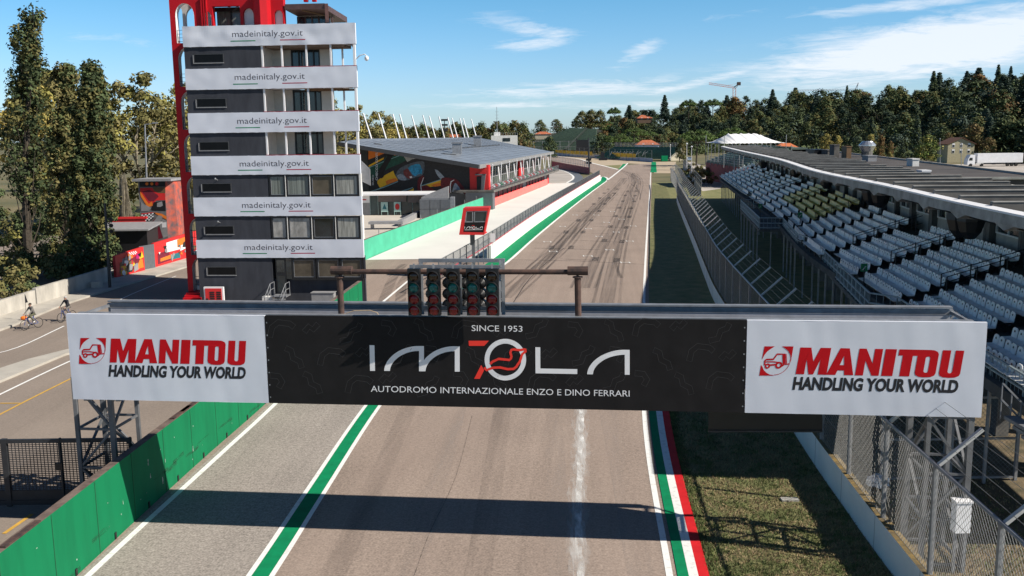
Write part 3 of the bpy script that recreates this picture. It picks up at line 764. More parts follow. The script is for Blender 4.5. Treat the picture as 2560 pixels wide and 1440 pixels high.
# ------------------------------------------------------------------ start gantry
SL = V((-13.05, 27.6, 0)); SRt = V((12.42, 24.6, 0))
SG = Fr(SL, SRt - SL)                      # u to the right, w away from the camera
SW = (SRt - SL).length
SB, ST = 4.38, 6.95
gan = thing('start_gantry', 'wide start gantry spanning the track with one black and two white banners', 'gantry', (0, 26, 0))
def bdisp(u, z): return 0.006 + 0.008 * noise.noise(V((u * 1.1, z * .9, 0))) + 0.005 * noise.noise(V((u * 2.6 + z * .4, z * .35, 4)))
def S2(x, y, w=-0.005):
    u, z = SG.px(x, y, w); return SG.P(u, w + bdisp(u, z), z) if w < 0 else SG.P(u, w, z)
UB0 = SG.px(661, 790)[0]; UB1 = SG.px(1867, 800)[0]
def banner(u0, u1, mname, name='banner'):
    b = MB(); n = max(20, int((u1 - u0) * 12)); m_ = 20; rows_ = []
    rr = random.Random(int(u0 * 10) + 3)
    for j in range(m_ + 1):
        rows_.append([])
        for i in range(n + 1):
            u = u0 + (u1 - u0) * i / n; z = SB + (ST - SB) * j / m_
            rows_[-1].append(SG.P(u, bdisp(u, z), z))
    for j in range(m_): b.strip(rows_[j], rows_[j + 1])
    # returns of the cloth round the frame
    b.add([SG.P(u0, .006, ST), SG.P(u1, .006, ST), SG.P(u1, .12, ST), SG.P(u0, .12, ST)], [[0, 1, 2, 3]])
    b.add([SG.P(u0, .006, SB), SG.P(u1, .006, SB), SG.P(u1, .12, SB), SG.P(u0, .12, SB)], [[0, 1, 2, 3]])
    for uu in (u0, u1): b.add([SG.P(uu, .006, SB), SG.P(uu, .12, SB), SG.P(uu, .12, ST), SG.P(uu, .006, ST)], [[0, 1, 2, 3]])
    return part(b, name, mname, gan, smooth=False)
ban_l = banner(0.0, UB0 - 0.015, 'banner'); ban_c = banner(UB0 + 0.01, UB1 - 0.01, 'bannerblack'); ban_r = banner(UB1 + 0.015, SW, 'banner')
ban_l['label'] = 'white banner at the left end, with red lettering'
ban_c['label'] = 'black banner in the middle with white lettering and faint outlines'
ban_r['label'] = 'white banner at the right end, with red lettering'

# --- lettering, laid out on the banner plane
def strokes(mb, pts, w, fn, mi=0, closed=False):
    """constant-width stroke along a 2-D polyline"""
    n = len(pts); L_ = []; R_ = []
    for i in range(n):
        a_ = pts[(i - 1) % n] if (i > 0 or closed) else pts[i]; c_ = pts[(i + 1) % n] if (i < n - 1 or closed) else pts[i]
        tx, ty = c_[0] - a_[0], c_[1] - a_[1]; l_ = sqrt(tx * tx + ty * ty) or 1
        nx, ny = -ty / l_ * w / 2, tx / l_ * w / 2
        L_.append(fn(pts[i][0] + nx, pts[i][1] + ny)); R_.append(fn(pts[i][0] - nx, pts[i][1] - ny))
    if closed: L_.append(L_[0]); R_.append(R_[0])
    mb.strip(L_, R_, mi)
def arcpts(cx, cy, rx, ry, a0, a1, n=20): return [(cx + rx * cos(radians(a0 + (a1 - a0) * i / n)), cy + ry * sin(radians(a0 + (a1 - a0) * i / n))) for i in range(n + 1)]
def manitou(b, ox, oy, w, h, sh, slope, fn):
    """heavy slanted capitals; (ox, oy) is the foot of the M, w x h the word, sh the slant, slope the fall to the right"""
    def f(x, y): X = x / 100.0 * w; return fn(ox + X + sh * y / 100.0 * h, oy + X * slope - y / 100.0 * h)
    def L(loops, dx, sx): b.fill([[(dx + x * sx, y) for x, y in l] for l in loops], f)
    mw = 19.2
    L([[(0, 0), (0, 100), (.38, 100), (.53, 48), (.70, 100), (1.06, 100), (1.06, 0), (.76, 0), (.76, 56), (.60, 0), (.44, 0), (.29, 56), (.29, 0)]], 0, 17.8)
    L([[(0, 0), (.36, 100), (.70, 100), (1.0, 0), (.66, 0), (.63, 17), (.39, 17), (.34, 0)], [(.44, 37), (.60, 37), (.535, 72)]], 18.6, 16.6)
    L([[(0, 0), (0, 100), (.30, 100), (.66, 45), (.66, 100), (1, 100), (1, 0), (.70, 0), (.34, 55), (.34, 0)]], 36.2, 14.4)
    L([[(0, 0), (0, 100), (1, 100), (1, 0)]], 52.2, 6.8)
    r = []
    o_out = [(84.0, 100), (64.5, 100)]
    L([[(60.5, 100), (60.5, 77), (63.2, 77), (63.2, 0), (69.3, 0), (69.3, 77), (72.2, 77)] +
       [(72.2, 14), (72.9, 5), (75.2, -1), (78.6, -2.5), (82.2, -1), (84.4, 5), (85.0, 14), (85.0, 84), (84.2, 93), (82.2, 98.5), (79.5, 100)],
       [(77.4, 20), (77.9, 16), (78.8, 15), (79.7, 16), (80.1, 20), (80.1, 70), (79.7, 74), (78.8, 75), (77.9, 74), (77.4, 70)]], 0, 1)
    L([[(87, 100), (87, 14), (87.6, 5), (89.8, -1), (93.5, -2.5), (97.2, -1), (99.4, 5), (100, 14), (100, 100), (94.9, 100), (94.9, 20), (94.3, 15.5), (93.5, 14.5), (92.6, 15.5), (92.1, 20), (92.1, 100)]], 0, 1)
def loader(b, cx, cy, r, sh, fn, sq):
    def f(x, y): return fn(cx + x * r + sh * (y) * r, cy - y * r)
    s_ = 1.03
    b.fill([[(-s_, -s_), (-s_, -.28), (-.92, -.40), (-.78, -.64), (-.56, -.83), (-.3, -.96), (0, -1.0), (0, -s_)]], f)
    b.fill([[(-s_ + .02, s_), (-.28, s_), (-.52, .86), (-.74, .68), (-.9, .44), (-.99, .18), (-s_, .1)]], f)
    b.fill([[(s_, s_), (s_, -.1), (.99, .14), (.9, .44), (.72, .70), (.48, .88), (.22, s_)]], f)
    ring = arcpts(0, 0, 1.0, 1.0, -90, 8, 16) + arcpts(0, 0, .965, .965, 8, -90, 16); b.fill([ring], f)
    strokes(b, [(-.62, -.28), (-.78, -.26), (-.80, .02), (-.72, .10), (-.22, .12), (-.02, .48), (.40, .48), (.52, -.12), (.54, -.30), (.42, -.38)], .12, f)
    strokes(b, [(-.42, -.30), (-.05, -.26), (.0, -.26)], .12, f); strokes(b, [(-.72, -.06), (-.2, -.06), (.15, -.10)], .08, f)
    strokes(b, [(.50, .52), (.66, -.26), (.92, -.20)], .10, f); strokes(b, [(.60, .50), (.76, -.22)], .06, f)
    for (wx, wy, ro, ri) in ((.22, -.30, .25, .12), (-.56, -.36, .19, .08)):
        b.fill([arcpts(wx, wy, ro, ro, 0, 360, 18)[:-1], arcpts(wx, wy, ri, ri, 0, 360, 12)[:-1]], f)
b = MB(); manitou(b, 274, 906.3, 338, 60, 0.055, 0.018, S2); part(b, 'red_lettering', 'letterred', ban_l)
b = MB(); loader(b, 231, 877.5, 31.5, 0.05, S2, 0); part(b, 'loader_emblem', 'letterred', ban_l)
b = MB(); add_text(b, 'HANDLING YOUR WORLD', S2, 271, 613, 940, 946, cap=-28, bold=0.045, shear=0.10); part(b, 'black_lettering', 'letterblack', ban_l)
b = MB(); manitou(b, 1989, 935.5, 410, 67, 0.18, 0.020, S2); part(b, 'red_lettering', 'letterred', ban_r)
b = MB(); loader(b, 1941, 902.5, 35.5, 0.17, S2, 0); part(b, 'loader_emblem', 'letterred', ban_r)
b = MB(); add_text(b, 'HANDLING YOUR WORLD', S2, 1981, 2394, 973, 981, cap=-31, bold=0.045, shear=0.16); part(b, 'black_lettering', 'letterblack', ban_r)

def Z(x, y): return (800 + x / 3.6, 600 + y / 3.6)
def SZ(x, y): return S2(*Z(x, y), -0.005)
b = MB()
b.fill([[(445, 947), (489, 948), (495, 1178), (450, 1178)]], SZ); part(b, 'white_logo_letter', 'letterwhite', ban_c); b = MB()
def mstem(x0, yb, xt, yt, top):           # arch rising from the foot to the stem
    pts = [(x0 + (xt - x0) * (1 - cos(radians(q))), yb - (yb - yt) * sin(radians(q))) for q in range(0, 91, 6)]
    return pts
def arch_letter(xa, xb, yb, ytop, sl=44, th=44, wf=52, slope=0.012):
    out = [(xa + (xb - sl - xa) * (1 - cos(radians(q))) ** 0.92, yb - (yb - ytop) * sin(radians(q)) ** 1.0) for q in range(0, 91, 5)]
    inn = [(xa + wf + (xb - sl - xa - wf) * (1 - cos(radians(q))) ** 0.92, yb - (yb - ytop - th) * sin(radians(q))) for q in range(0, 91, 5)]
    return [(x, y + (x - xa) * slope) for x, y in out + [(xb, ytop)] + [(xb, yb), (xb - sl, yb)] + inn[::-1]]
b.fill([arch_letter(577, 935, 1178, 951)], SZ); b.fill([arch_letter(897, 1257, 1181, 953)], SZ); part(b, 'white_logo_letter', 'letterwhite', ban_c); b = MB()
b.fill([arcpts(1668, 1077, 187, 187, 0, 360, 56)[:-1], arcpts(1668, 1077, 144, 144, 0, 360, 48)[:-1]], SZ)
part(b, 'white_logo_letter', 'letterwhite', ban_c); b = MB(); b.fill([[(1938, 965), (1982, 966), (1983, 1157), (2315, 1163), (2315, 1207), (1940, 1200)]], SZ)
part(b, 'white_logo_letter', 'letterwhite', ban_c); b = MB(); b.fill([arch_letter(2404, 2787, 1209, 985)], SZ)
part(b, 'white_logo_letter', 'letterwhite', ban_c)
b = MB()
def SZ2(x, y): return S2(*Z(x, y), -0.008)
b.fill([[(1337, 907), (1520, 907), (1478, 953), (1340, 953)]], SZ); b.fill([[(1450, 1125), (1477, 1172), (1437, 1250), (1387, 1250)]], SZ)
trk = [(1530, 1117), (1552, 1096), (1608, 1070), (1705, 1080), (1718, 1066), (1723, 1050), (1713, 1012), (1722, 990), (1740, 985), (1800, 991), (1838, 985), (1850, 988), (1852, 1000), (1820, 1028), (1806, 1072), (1798, 1095), (1778, 1122), (1768, 1140), (1742, 1160), (1690, 1163), (1620, 1147), (1560, 1150), (1535, 1158), (1497, 1172), (1486, 1160), (1483, 1146)]
strokes(b, trk, 22, SZ2); part(b, 'red_logo_lettering', 'logored', ban_c)
b = MB(); add_text(b, 'SINCE 1953', S2, 1179, 1306, 827.5, 829.5, cap=-15.5, bold=0.0); part(b, 'white_date_lettering', 'letterwhite', ban_c); b = MB()
add_text(b, 'AUTODROMO INTERNAZIONALE ENZO E DINO FERRARI', S2, 927, 1574, 979.5, 991.5, cap=-16, bold=0.0)
part(b, 'white_small_lettering', 'letterwhite', ban_c)
for (u_, zz0) in ((UB0, 0), (UB1, 1)):
    for k in range(7):
        b = MB(); z_ = SB + .18 + k * .365; b.fill([arcpts(u_ + (.05 if not zz0 else -.05), z_, .022, .022, 0, 360, 8)[:-1]], lambda u, z: SG.P(u, bdisp(u, z) - .006, z)); part(b, 'eyelet', 'steel', ban_c)
# faint circuit fragments printed all over the black banner
b = MB(); rr = random.Random(11)
shapes = [[(0, 60), (8, 20), (30, 0), (70, 6), (84, 20)], [(0, 0), (30, 4), (42, 26), (30, 50)], [(0, 40), (16, 18), (30, 30), (48, 8)], [(0, 0), (20, 10), (26, 40), (50, 54), (56, 80)], [(0, 70), (30, 62), (40, 30), (62, 20), (70, 0)]]
for gx in range(13):
    for gy in range(3):
        s_ = shapes[(gx * 2 + gy * 3) % 5]; x0 = 675 + gx * 92 + rr.uniform(-10, 10) + (gy % 2) * 30; y0 = 805 + gy * 66 + rr.uniform(-8, 8)
        if x0 > 1810: continue
        pts = [(x0 + x * .72, y0 + y * .62) for x, y in s_]; k = len(pts); L_ = []; R_ = []
        for i in range(k):
            a_ = pts[max(0, i - 1)]; c_ = pts[min(k - 1, i + 1)]; tx, ty = c_[0] - a_[0], c_[1] - a_[1]; l_ = sqrt(tx * tx + ty * ty); L_.append((pts[i][0] - ty / l_ * 7, pts[i][1] + tx / l_ * 7)); R_.append((pts[i][0] + ty / l_ * 7, pts[i][1] - tx / l_ * 7))
        strokes(b, L_ + R_[::-1], 1.0, lambda x, y: S2(x, y, -0.003), closed=True)
part(b, 'printed_outline', 'outline', ban_c)

# --- steel behind the banners
b = MB()
for w in (0.16, 1.9):
    for z in (SB + .06, ST - .08): b.beam(SG.P(0.25, w, z), SG.P(SW - .25, w, z), 0.14, 0.14)
b.beam(SG.P(0.3, 1.9, ST + .06), SG.P(SW - .3, 1.9, ST + .06), 0.24, 0.05)
b.beam(SG.P(0.3, 0.20, ST + .0), SG.P(SW - .3, 0.20, ST + .0), 0.16, 0.05)
k = 0; u = 0.3
for uq in (0.3, SW - .3): b.beam(SG.P(uq, .16, ST - .08), SG.P(uq, 1.9, ST - .08), 0.08)
while u < SW - .2:
    b.beam(SG.P(u, 1.9, SB + .06), SG.P(u, 1.9, ST - .08), 0.08); b.beam(SG.P(u, .16, SB + .06), SG.P(u, 1.9, SB + .06), 0.08)
    if u + 2.1 < SW:
        for w in (1.9,): b.beam(SG.P(u, w, SB + .06), SG.P(u + 2.1, w, ST - .08), 0.06) if k % 2 else b.beam(SG.P(u, w, ST - .08), SG.P(u + 2.1, w, SB + .06), 0.06)
        b.beam(SG.P(u, .16, SB + .06), SG.P(u + 2.1, 1.9, SB + .06), 0.05)
    k += 1; u += 2.1
part(b, 'truss_beam', 'steel', gan)
b = MB(); b.fb(SG, 0.35, SW - .35, 1.84, 1.86, ST - 0.5, ST + 0.0); part(b, 'rear_fascia', mat('pale_grey_steel', (0.42, 0.43, 0.47), 0.5, 0.1), gan)
b = MB(); b.fb(SG, 0.3, SW - 2.4, 1.99, 2.01, SB, ST); part(b, 'rear_shadow_sheet', 'bannerblack', gan)  # unseen sheet added so the gantry casts a solid shadow
b = MB(); b.fb(SG, 0.3, SW - 2.4, 0.2, 1.9, SB + .02, SB + .05); part(b, 'shadow_plate', 'steeldark', gan)  # plate added across the truss to fill its ground shadow
b = MB()
for uu in (0.3, 1.3): b.beam(SG.P(uu, .16, SB - .02), SG.P(uu, 3.9, SB - .02), .14)
part(b, 'bearer', 'steeldark', gan)
for (u0, lab) in ((0.12, None), (SW - 1.30, None)):
    b = MB(); u1 = u0 + 1.08; w0, w1 = 0.12, 1.75
    if u0 < 1:
        w0, w1 = 2.2, 3.8; u0 = SG.px(188, 1000, w0)[0]; u1 = u0 + 1.2
    cs = [(u0, w0), (u1, w0), (u1, w1), (u0, w1)]
    for i, (u, w) in enumerate(cs): b.beam(SG.P(u, w, -0.1), SG.P(u, w, SB + .1), 0.15 if i in (1, 3) else 0.12)
    lv = [0.15, 1.45, 2.75, SB - .05]
    for i in range(4):
        (ua, wa_), (ub, wb_) = cs[i], cs[(i + 1) % 4]
        for j, z in enumerate(lv):
            b.beam(SG.P(ua, wa_, z), SG.P(ub, wb_, z), 0.07)
            if j < 3:
                if (i + j) % 2: b.beam(SG.P(ua, wa_, z), SG.P(ub, wb_, lv[j + 1]), 0.07)
                else: b.beam(SG.P(ub, wb_, z), SG.P(ua, wa_, lv[j + 1]), 0.07)
    part(b, 'lattice_leg', mat('leg_steel', (0.15, 0.155, 0.165), .55, .15, metal=.2), gan)

# pipe frame carrying the lights
PWd = 0.35
def PP(x, y, w=PWd): u, z = SG.px(x, y, w); return SG.P(u, w, z)
b = MB(); b.tube(PP(832, 679), PP(1466, 680), 0.072, 12); 
for x0, x1, y in ((828, 880, 676), (1419, 1470, 677)): b.tube(PP(x0, y), PP(x1, y), 0.125, 12)
part(b, 'cross_pipe', 'rust', gan)
for x0, x1, yb in ((849, 854, 784), (1444, 1446, 792)):
    b = MB(); b.tube(PP(x1, yb + 12), PP(x0, 693), 0.09, 12); b.lathe(PP(x0, 694), [(0.14, 0), (0.14, 0.03)], 12); b.beam(PP(x0, 693), PP(x0, 679), 0.06)
    b.beam(PP(x1 - 12, yb + 6), PP(x1 + 12, yb + 6), 0.2, 0.03)
    part(b, 'pipe_post', 'rust', gan)

# five start-light columns facing the grid camera side, and the frame behind
LGT = -0.42
fr_ = thing('light_frame', 'grey steel frame of rear facing lamps behind the start lights', 'light frame', SG.P(12, .6, 7))
b = MB(); wq = 0.75
def RF(x, y): return PP(x, y, wq)
b.beam(RF(1047, 651), RF(1262, 651), 0.10); b.beam(RF(1052, 651), RF(1056, 786), 0.10); b.beam(RF(1257, 651), RF(1259, 786), 0.10); b.beam(RF(1150, 651), RF(1153, 786), 0.08); b.beam(RF(1054, 768), RF(1259, 770), 0.09)
b.beam(PP(1024, 666, .12), PP(1252, 667, .12), 0.05, 0.09); b.beam(PP(1250, 650, .5), PP(1250, 786, .2), 0.05)
part(b, 'frame_bars', 'steel', fr_)
for i in range(5):
    xc = 1078 + 42 * i
    b = MB()
    for j in range(4):
        yy = 680 + 27 * j; c = PP(xc, yy, 0.9); b.lathe(c, [(0.16, -.05), (0.16, .12), (0.13, .14)], 12, axis=SG.w)
        b.lathe(c, [(0.02, -.16), (0.11, -.10), (0.15, -.05)], 12, axis=SG.w)
    part(b, 'rear_lamp', 'blackplastic', fr_)
b = MB()
for i in range(4):
    b.tube(PP(1100 + 40 * i, 664, .5), PP(1103 + 40 * i, 790, .5), 0.012, 5)
part(b, 'cable', 'blackplastic', fr_)
lab5 = ['start light column with four lenses, first from the left, nearest the tower', 'start light column with four lenses, second from the left', 'start light column with four lenses, middle of the five',
        'start light column with four lenses, second from the right', 'start light column with four lenses, first from the right, beside the frame edge']
for i in range(5):
    xt = 1033.0 + 49.0 * i; xb = 1036.5 + 48.8 * i
    ut, zt = SG.px(xt, 672, LGT); ub, zb = SG.px(xb, 789, LGT)
    lt = thing('start_light', lab5[i], 'start light', SG.P(ub, LGT, zb), 'columns of start lights')
    b = MB(); hw = 0.172
    def LP(s, h, d): return SG.P(ub + (ut - ub) * h + s, LGT + d, zb + (zt - zb) * h)
    b.hexa([LP(-hw, 0, 0), LP(hw, 0, 0), LP(hw, 0, .16), LP(-hw, 0, .16)], [LP(-hw, 1, 0), LP(hw, 1, 0), LP(hw, 1, .16), LP(-hw, 1, .16)])
    part(b, 'housing', 'blackplastic', lt)
    for j, (yy, mm) in enumerate(((691, 'lens_off'), (718.5, 'lens_green'), (747.5, 'lens_red'), (775.5, 'lens_red'))):
        h = (789 - yy) / 117.0
        b = MB(); c = LP(0, h, -.005); prof = [(0.142, 0.0), (0.135, .012), (.10, .03), (.05, .042), (.008, .046)]
        b.lathe(c, prof, 20, axis=-SG.w); ln_ = part(b, 'lens', mm, lt, ['amber lens at the top, unlit', 'green lens', 'upper red lens', 'lower red lens'][j], smooth=True)
        b = MB()
        for q in range(20):                # hood, open at the bottom
            a0 = radians(-30 + 240 * q / 20); a1 = radians(-30 + 240 * (q + 1) / 20)
            def HP(a, d, r): return c + SG.u * (cos(a) * r) + V((0, 0, sin(a) * r)) - SG.w * d
            b.add([HP(a0, 0, .156), HP(a1, 0, .156), HP(a1, .15 * (0.35 + .65 * max(0, sin(a1))), .150), HP(a0, .15 * (0.35 + .65 * max(0, sin(a0))), .150)], [[0, 1, 2, 3]])
        part(b, 'hood', 'blackplastic', ln_)
    b = MB(); b.beam(LP(0, 1.0, .08), LP(0, 1.10, .08), 0.05); part(b, 'bracket', 'steel', lt)
# black display board hanging under the right end
b = MB(); b.hexa([S2(1771, 1077, .9), S2(2056, 1077, .9), S2(2056, 1077, 1.2), S2(1771, 1077, 1.2)], [S2(1771, 1020, .9), S2(2056, 1020, .9), S2(2056, 1020, 1.2), S2(1771, 1020, 1.2)])
db = thing('display_board', 'flat black display box hanging under the right white banner', 'display board', S2(1900, 1077, 1.0))
part(b, 'case', 'blackplastic', db)
b = MB(); b.beam(S2(1771, 1078, .88), S2(2056, 1078, .88), .05); 
for x in (1790, 1912): b.lathe(S2(x, 1079, .86), [(.03, -.03), (.03, .03)], 8)
part(b, 'lower_rail', 'darkmetal', db)
# loose cable and bracket on top of the gantry
b = MB(); b.path([PP(858, 786, .3), PP(885, 777, .3), PP(925, 776, .3), PP(943, 782, .25), PP(947, 790, .2)], 0.014, 6)
solo(b, 'cable', mat('beige_cable', (0.45, 0.33, 0.22), 0.7), 'beige cable lying along the gantry top near the left pipe post', 'cable')
# ------------------------------------------------------------------ control tower
TF = Fr((-22.75, 69.0), (12.2, -1.0)); TW = 12.24
BANDS = [(18.22, 19.62), (15.28, 16.72), (12.28, 13.67), (9.32, 10.65), (6.38, 7.72), (3.37, 4.67)]
DARK = [(16.72, 18.22), (13.67, 15.28), (10.65, 12.28), (7.72, 9.32), (4.67, 6.38), (0.0, 3.37)]
tw = thing('control_tower', 'tall grey and white striped control tower with a red arched crown', 'tower', TF.P(TW / 2, 4, 0))
UC = 5.5; TD = 9.0
b = MB()
for z0, z1 in DARK: b.fb(TF, 0.0, UC, 0.06, 0.5, z0, z1)
b.fb(TF, UC, TW - .05, 0.35, 0.7, 0.0, 1.78)
b.fb(TF, 0.9, UC - .02, 0.5, TD, 0, 19.2); b.fb(TF, .02, .95, .5, .9, 0, 19.2)
part(b, 'grey_wall', 'towergrey', tw)
def tdisp(u, z, i): return -0.045 - (0.040 if i == 0 else 0.016) * noise.noise(V((u * 1.1, z * 1.3, i * 3.1)))
BD = 2.6
def side(mb, w0, w1, z0, z1, th=.2):
    f = lambda w: TW - .30 * max(0, w - .25)
    mb.hexa([TF.P(f(w0) - th, w0, z0), TF.P(f(w0), w0, z0), TF.P(f(w1), w1, z0), TF.P(f(w1) - th, w1, z0)], [TF.P(f(w0) - th, w0, z1), TF.P(f(w0), w0, z1), TF.P(f(w1), w1, z1), TF.P(f(w1) - th, w1, z1)])
for i, (z0, z1) in enumerate(BANDS):
    b = MB(); n, m_ = 72, 10; rows_ = []
    for j in range(m_ + 1):
        rows_.append([TF.P(TW * q / n, tdisp(TW * q / n, z0 + (z1 - z0) * j / m_, i), z0 + (z1 - z0) * j / m_ + (0.03 * noise.noise(V((q * .5, i * 5, 0))) if j in (0, m_) else 0)) for q in range(n + 1)])
    for j in range(m_): b.strip(rows_[j], rows_[j + 1])
    b.fb(TF, 0.0, TW, 0.0, 0.25, z0, z1)
    side(b, 0.25, BD, z0, z1)
    b.fb(TF, 9.8, TW - .75, BD - .2, BD, z0 + .1, z1 - .5 if i else z1)
    pb = part(b, 'white_parapet', 'banner', tw, smooth=False)
    t_ = MB(); zb = z0 + (z1 - z0) * .44
    add_text(t_, 'madeinitaly.gov.it', lambda x, y: TF.P(x, tdisp(x, y, i) - .006, y), 3.57, 8.57, zb, cap=0.44, bold=-0.006)
    part(t_, 'dark_lettering', 'letterdark', pb)
    t_ = MB(); zu = z0 + (z1 - z0) * .22
    t_.strip([TF.P(3.42 + .089 * q, tdisp(3.42 + .089 * q, zu, i) - .006, zu) for q in range(21)], [TF.P(3.42 + .089 * q, tdisp(3.42 + .089 * q, zu, i) - .006, zu + .06) for q in range(21)]); part(t_, 'green_underline', 'greenpaint', pb)
    t_ = MB(); t_.strip([TF.P(6.95 + .089 * q, tdisp(6.95 + .089 * q, zu, i) - .006, zu + .01) for q in range(21)], [TF.P(6.95 + .089 * q, tdisp(6.95 + .089 * q, zu, i) - .006, zu + .07) for q in range(21)]); part(t_, 'red_underline', mat('underline_red', (0.42, 0.02, 0.06), 0.6, 0.05), pb)
# floors / ceilings
b = MB()
for i, (z0, z1) in enumerate(BANDS):
    b.fb(TF, 0.1, TW - .9, 0.25, BD - .2, z0 + .02, z0 + .28)
part(b, 'floor_slab', 'offwhite', tw)
b = MB()
for k in range(11): b.fb(TF, UC + .2, TW - .9, .4 + k * .19, .47 + k * .19, 18.08, 18.235)
part(b, 'ceiling_rib', mat('brown_ceiling', (0.20, 0.155, 0.12), 0.9, 0.1), tw)
b = MB()
for k in range(6): b.fb(TF, 8.3 + (k % 2) * 1.2 + k * .15, 9.6 + (k % 2) * 1.2 + k * .15, .7 + k * .3, .82 + k * .3, 15.14, 15.275)
part(b, 'ceiling_lamp', 'brownpanel', tw)
# open balconies
for i in range(3):
    z0, z1 = DARK[i]
    b = MB(); b.fb(TF, UC, UC + .04, .06, 2.4, z0, z1); b.fb(TF, UC, 6.9, 2.4, 2.6, z0, z1); part(b, 'balcony_wall', mat('cream_balcony', (0.62, 0.57, 0.50), 0.85, 0.05), tw); b = MB(); b.fb(TF, 9.0, 9.9, 2.4, 2.6, z0, z1)
    part(b, 'balcony_wall', mat('cream_balcony', (0.62, 0.57, 0.50), 0.85, 0.05), tw)
    gz = MB(); gz.fb(TF, 6.9, 9.0, 2.48, 2.52, z0, z1); pg = part(gz, 'glazing', 'glass', tw)
    fm = MB()
    for u in (6.9, 7.42, 7.95, 8.5, 8.92): fm.fb(TF, u, u + .09, 2.38, 2.47, z0, z1)
    fm.fb(TF, 6.9, 9.0, 2.38, 2.46, z1 - .18, z1 - .06); part(fm, 'mullion', 'frame', pg)
    for u in (UC + .03, 6.92, 8.66, 10.38):
        b = MB(); b.fb(TF, u, u + .11, 0.05, 0.16, z0, z1); part(b, 'balcony_post', 'white', tw)
    b = MB(); b.fb(TF, TW - .2, TW - .06, 0.02, 0.24, z0, z1); part(b, 'corner_post', 'white', tw); b = MB(); side(b, BD - .2, BD - .03, z0, z1, .14); part(b, 'corner_post', 'white', tw); b = MB(); b.fb(TF, 10.6, 10.72, BD - .2, BD - .08, z0, z1)
    part(b, 'corner_post', 'white', tw)
    b = MB(); b.fb(TF, UC, TW - .02, -.02, .27, z0 - .0, z0 + .05); part(b, 'red_coping', mat('coping_red', (0.30, 0.02, 0.04), 0.7, 0.1), tw)
# windows of the lower floors
def window(u0, u1, z0, z1, pane='glass', w=0.04, parent=None, lab=None, blind=None):
    b = MB(); fr = .13
    b.prism([[(u0, z0), (u1, z0), (u1, z1), (u0, z1)], [(u0 + fr, z0 + fr), (u1 - fr, z0 + fr), (u1 - fr, z1 - fr), (u0 + fr, z1 - fr)]], lambda u, z: TF.P(u, w, z), lambda u, z: TF.P(u, w + .12, z))
    p = part(b, 'window', 'frame', parent or tw, lab)
    b = MB(); b.fb(TF, u0 + fr, u1 - fr, w + .07, w + .09, z0 + fr, z1 - fr); part(b, 'pane', pane, p)
    b = MB(); fr2 = .03
    b.prism([[(u0 + fr, z0 + fr), (u1 - fr, z0 + fr), (u1 - fr, z1 - fr), (u0 + fr, z1 - fr)], [(u0 + fr + fr2, z0 + fr + fr2), (u1 - fr - fr2, z0 + fr + fr2), (u1 - fr - fr2, z1 - fr - fr2), (u0 + fr + fr2, z1 - fr - fr2)]], lambda u, z: TF.P(u, w + .03, z), lambda u, z: TF.P(u, w + .06, z))
    part(b, 'bead', 'steel', p)
    return p
uu = [5.57, 6.8, 8.57, 10.3, 12.1]
M['curtain'] = mat('curtain_behind_glass', (0.33, 0.33, 0.30), 0.25, 0.35, 1.2, stretch=(7, 7, .5)); M['blind'] = mat('vertical_blinds', (0.19, 0.21, 0.19), 0.25, 0.4, 1.0, stretch=(14, 14, .1))
M['glassbrown'] = mat('brown_tinted_glass', (0.10, 0.085, 0.065), 0.1, 0.3, 0.8); M['greycurt'] = mat('sheet_behind_glass', (0.36, 0.35, 0.33), 0.3, 0.3, 0.8, stretch=(3, 3, 1.5))
for (z0, z1, mm) in ((7.72, 9.32, ('blind', 'blind', 'glassbrown', 'curtain')), (4.67, 6.38, ('greycurt', 'greycurt', 'glass', 'curtain'))):
    for k in range(4): window(uu[k] + .01, uu[k + 1] - .03, z0 + .02, z1 - .04, mm[k])
    for k in range(1, 4): b = MB(); b.fb(TF, uu[k] - .03, uu[k] + .01, .0, .2, z0, z1); part(b, 'window_mullion', 'offwhite', tw)
    b = MB(); b.fb(TF, TW - .14, TW, .02, .5, z0, z1); part(b, 'corner_post', 'offwhite', tw)
    b = MB(); side(b, .5, BD, z0, z1, .1); part(b, 'side_wall', 'offwhite', tw)
for k, (a_, c_) in enumerate(((6.95, 8.7), (8.75, 10.45), (10.5, 12.1))): window(a_, c_, 1.82, 3.33, 'glassbrown')
b = MB(); b.fb(TF, 6.9, 12.15, 0.0, .35, 1.74, 1.81); part(b, 'sill', 'frame', tw)
b = MB(); side(b, .35, BD, 0, 3.4, .1); b.fb(TF, UC, TW - .12, .95, 1.05, 1.7, 3.4); part(b, 'side_wall', 'towergrey', tw)
# dark slot windows in the grey bands
for i, (z0, z1) in enumerate(DARK):
    za = z0 + .45 if i < 5 else 2.15
    b = MB(); b.prism([[(0.66, za - .05), (2.83, za - .05), (2.83, za + .57), (0.66, za + .57)], [(0.72, za), (2.77, za), (2.77, za + .52), (0.72, za + .52)]], lambda u, z: TF.P(u, .02, z), lambda u, z: TF.P(u, .06, z))
    p = part(b, 'slot_window', 'trimdark', tw)
    b = MB(); b.fb(TF, .66, 2.83, .0, .06, za - .09, za - .045); b.fb(TF, .62, .66, .0, .06, za - .09, za + .5); part(b, 'sill', 'greymid', p)
    b = MB(); b.fb(TF, .72, 2.77, .035, .055, za, za + .52); part(b, 'pane', mat('dark_pane', (0.006, 0.006, 0.007), 0.35, 0.2, spec=0.2), p)
    if i in (3, 4):
        b = MB(); b.beam(TF.P(1.85, .05, za + .78), TF.P(1.85, -.35, za + .9), .04); b.ball(TF.P(1.85, -.38, za + .9), .07, 8, 6); part(b, 'wall_lamp', 'steel', tw)
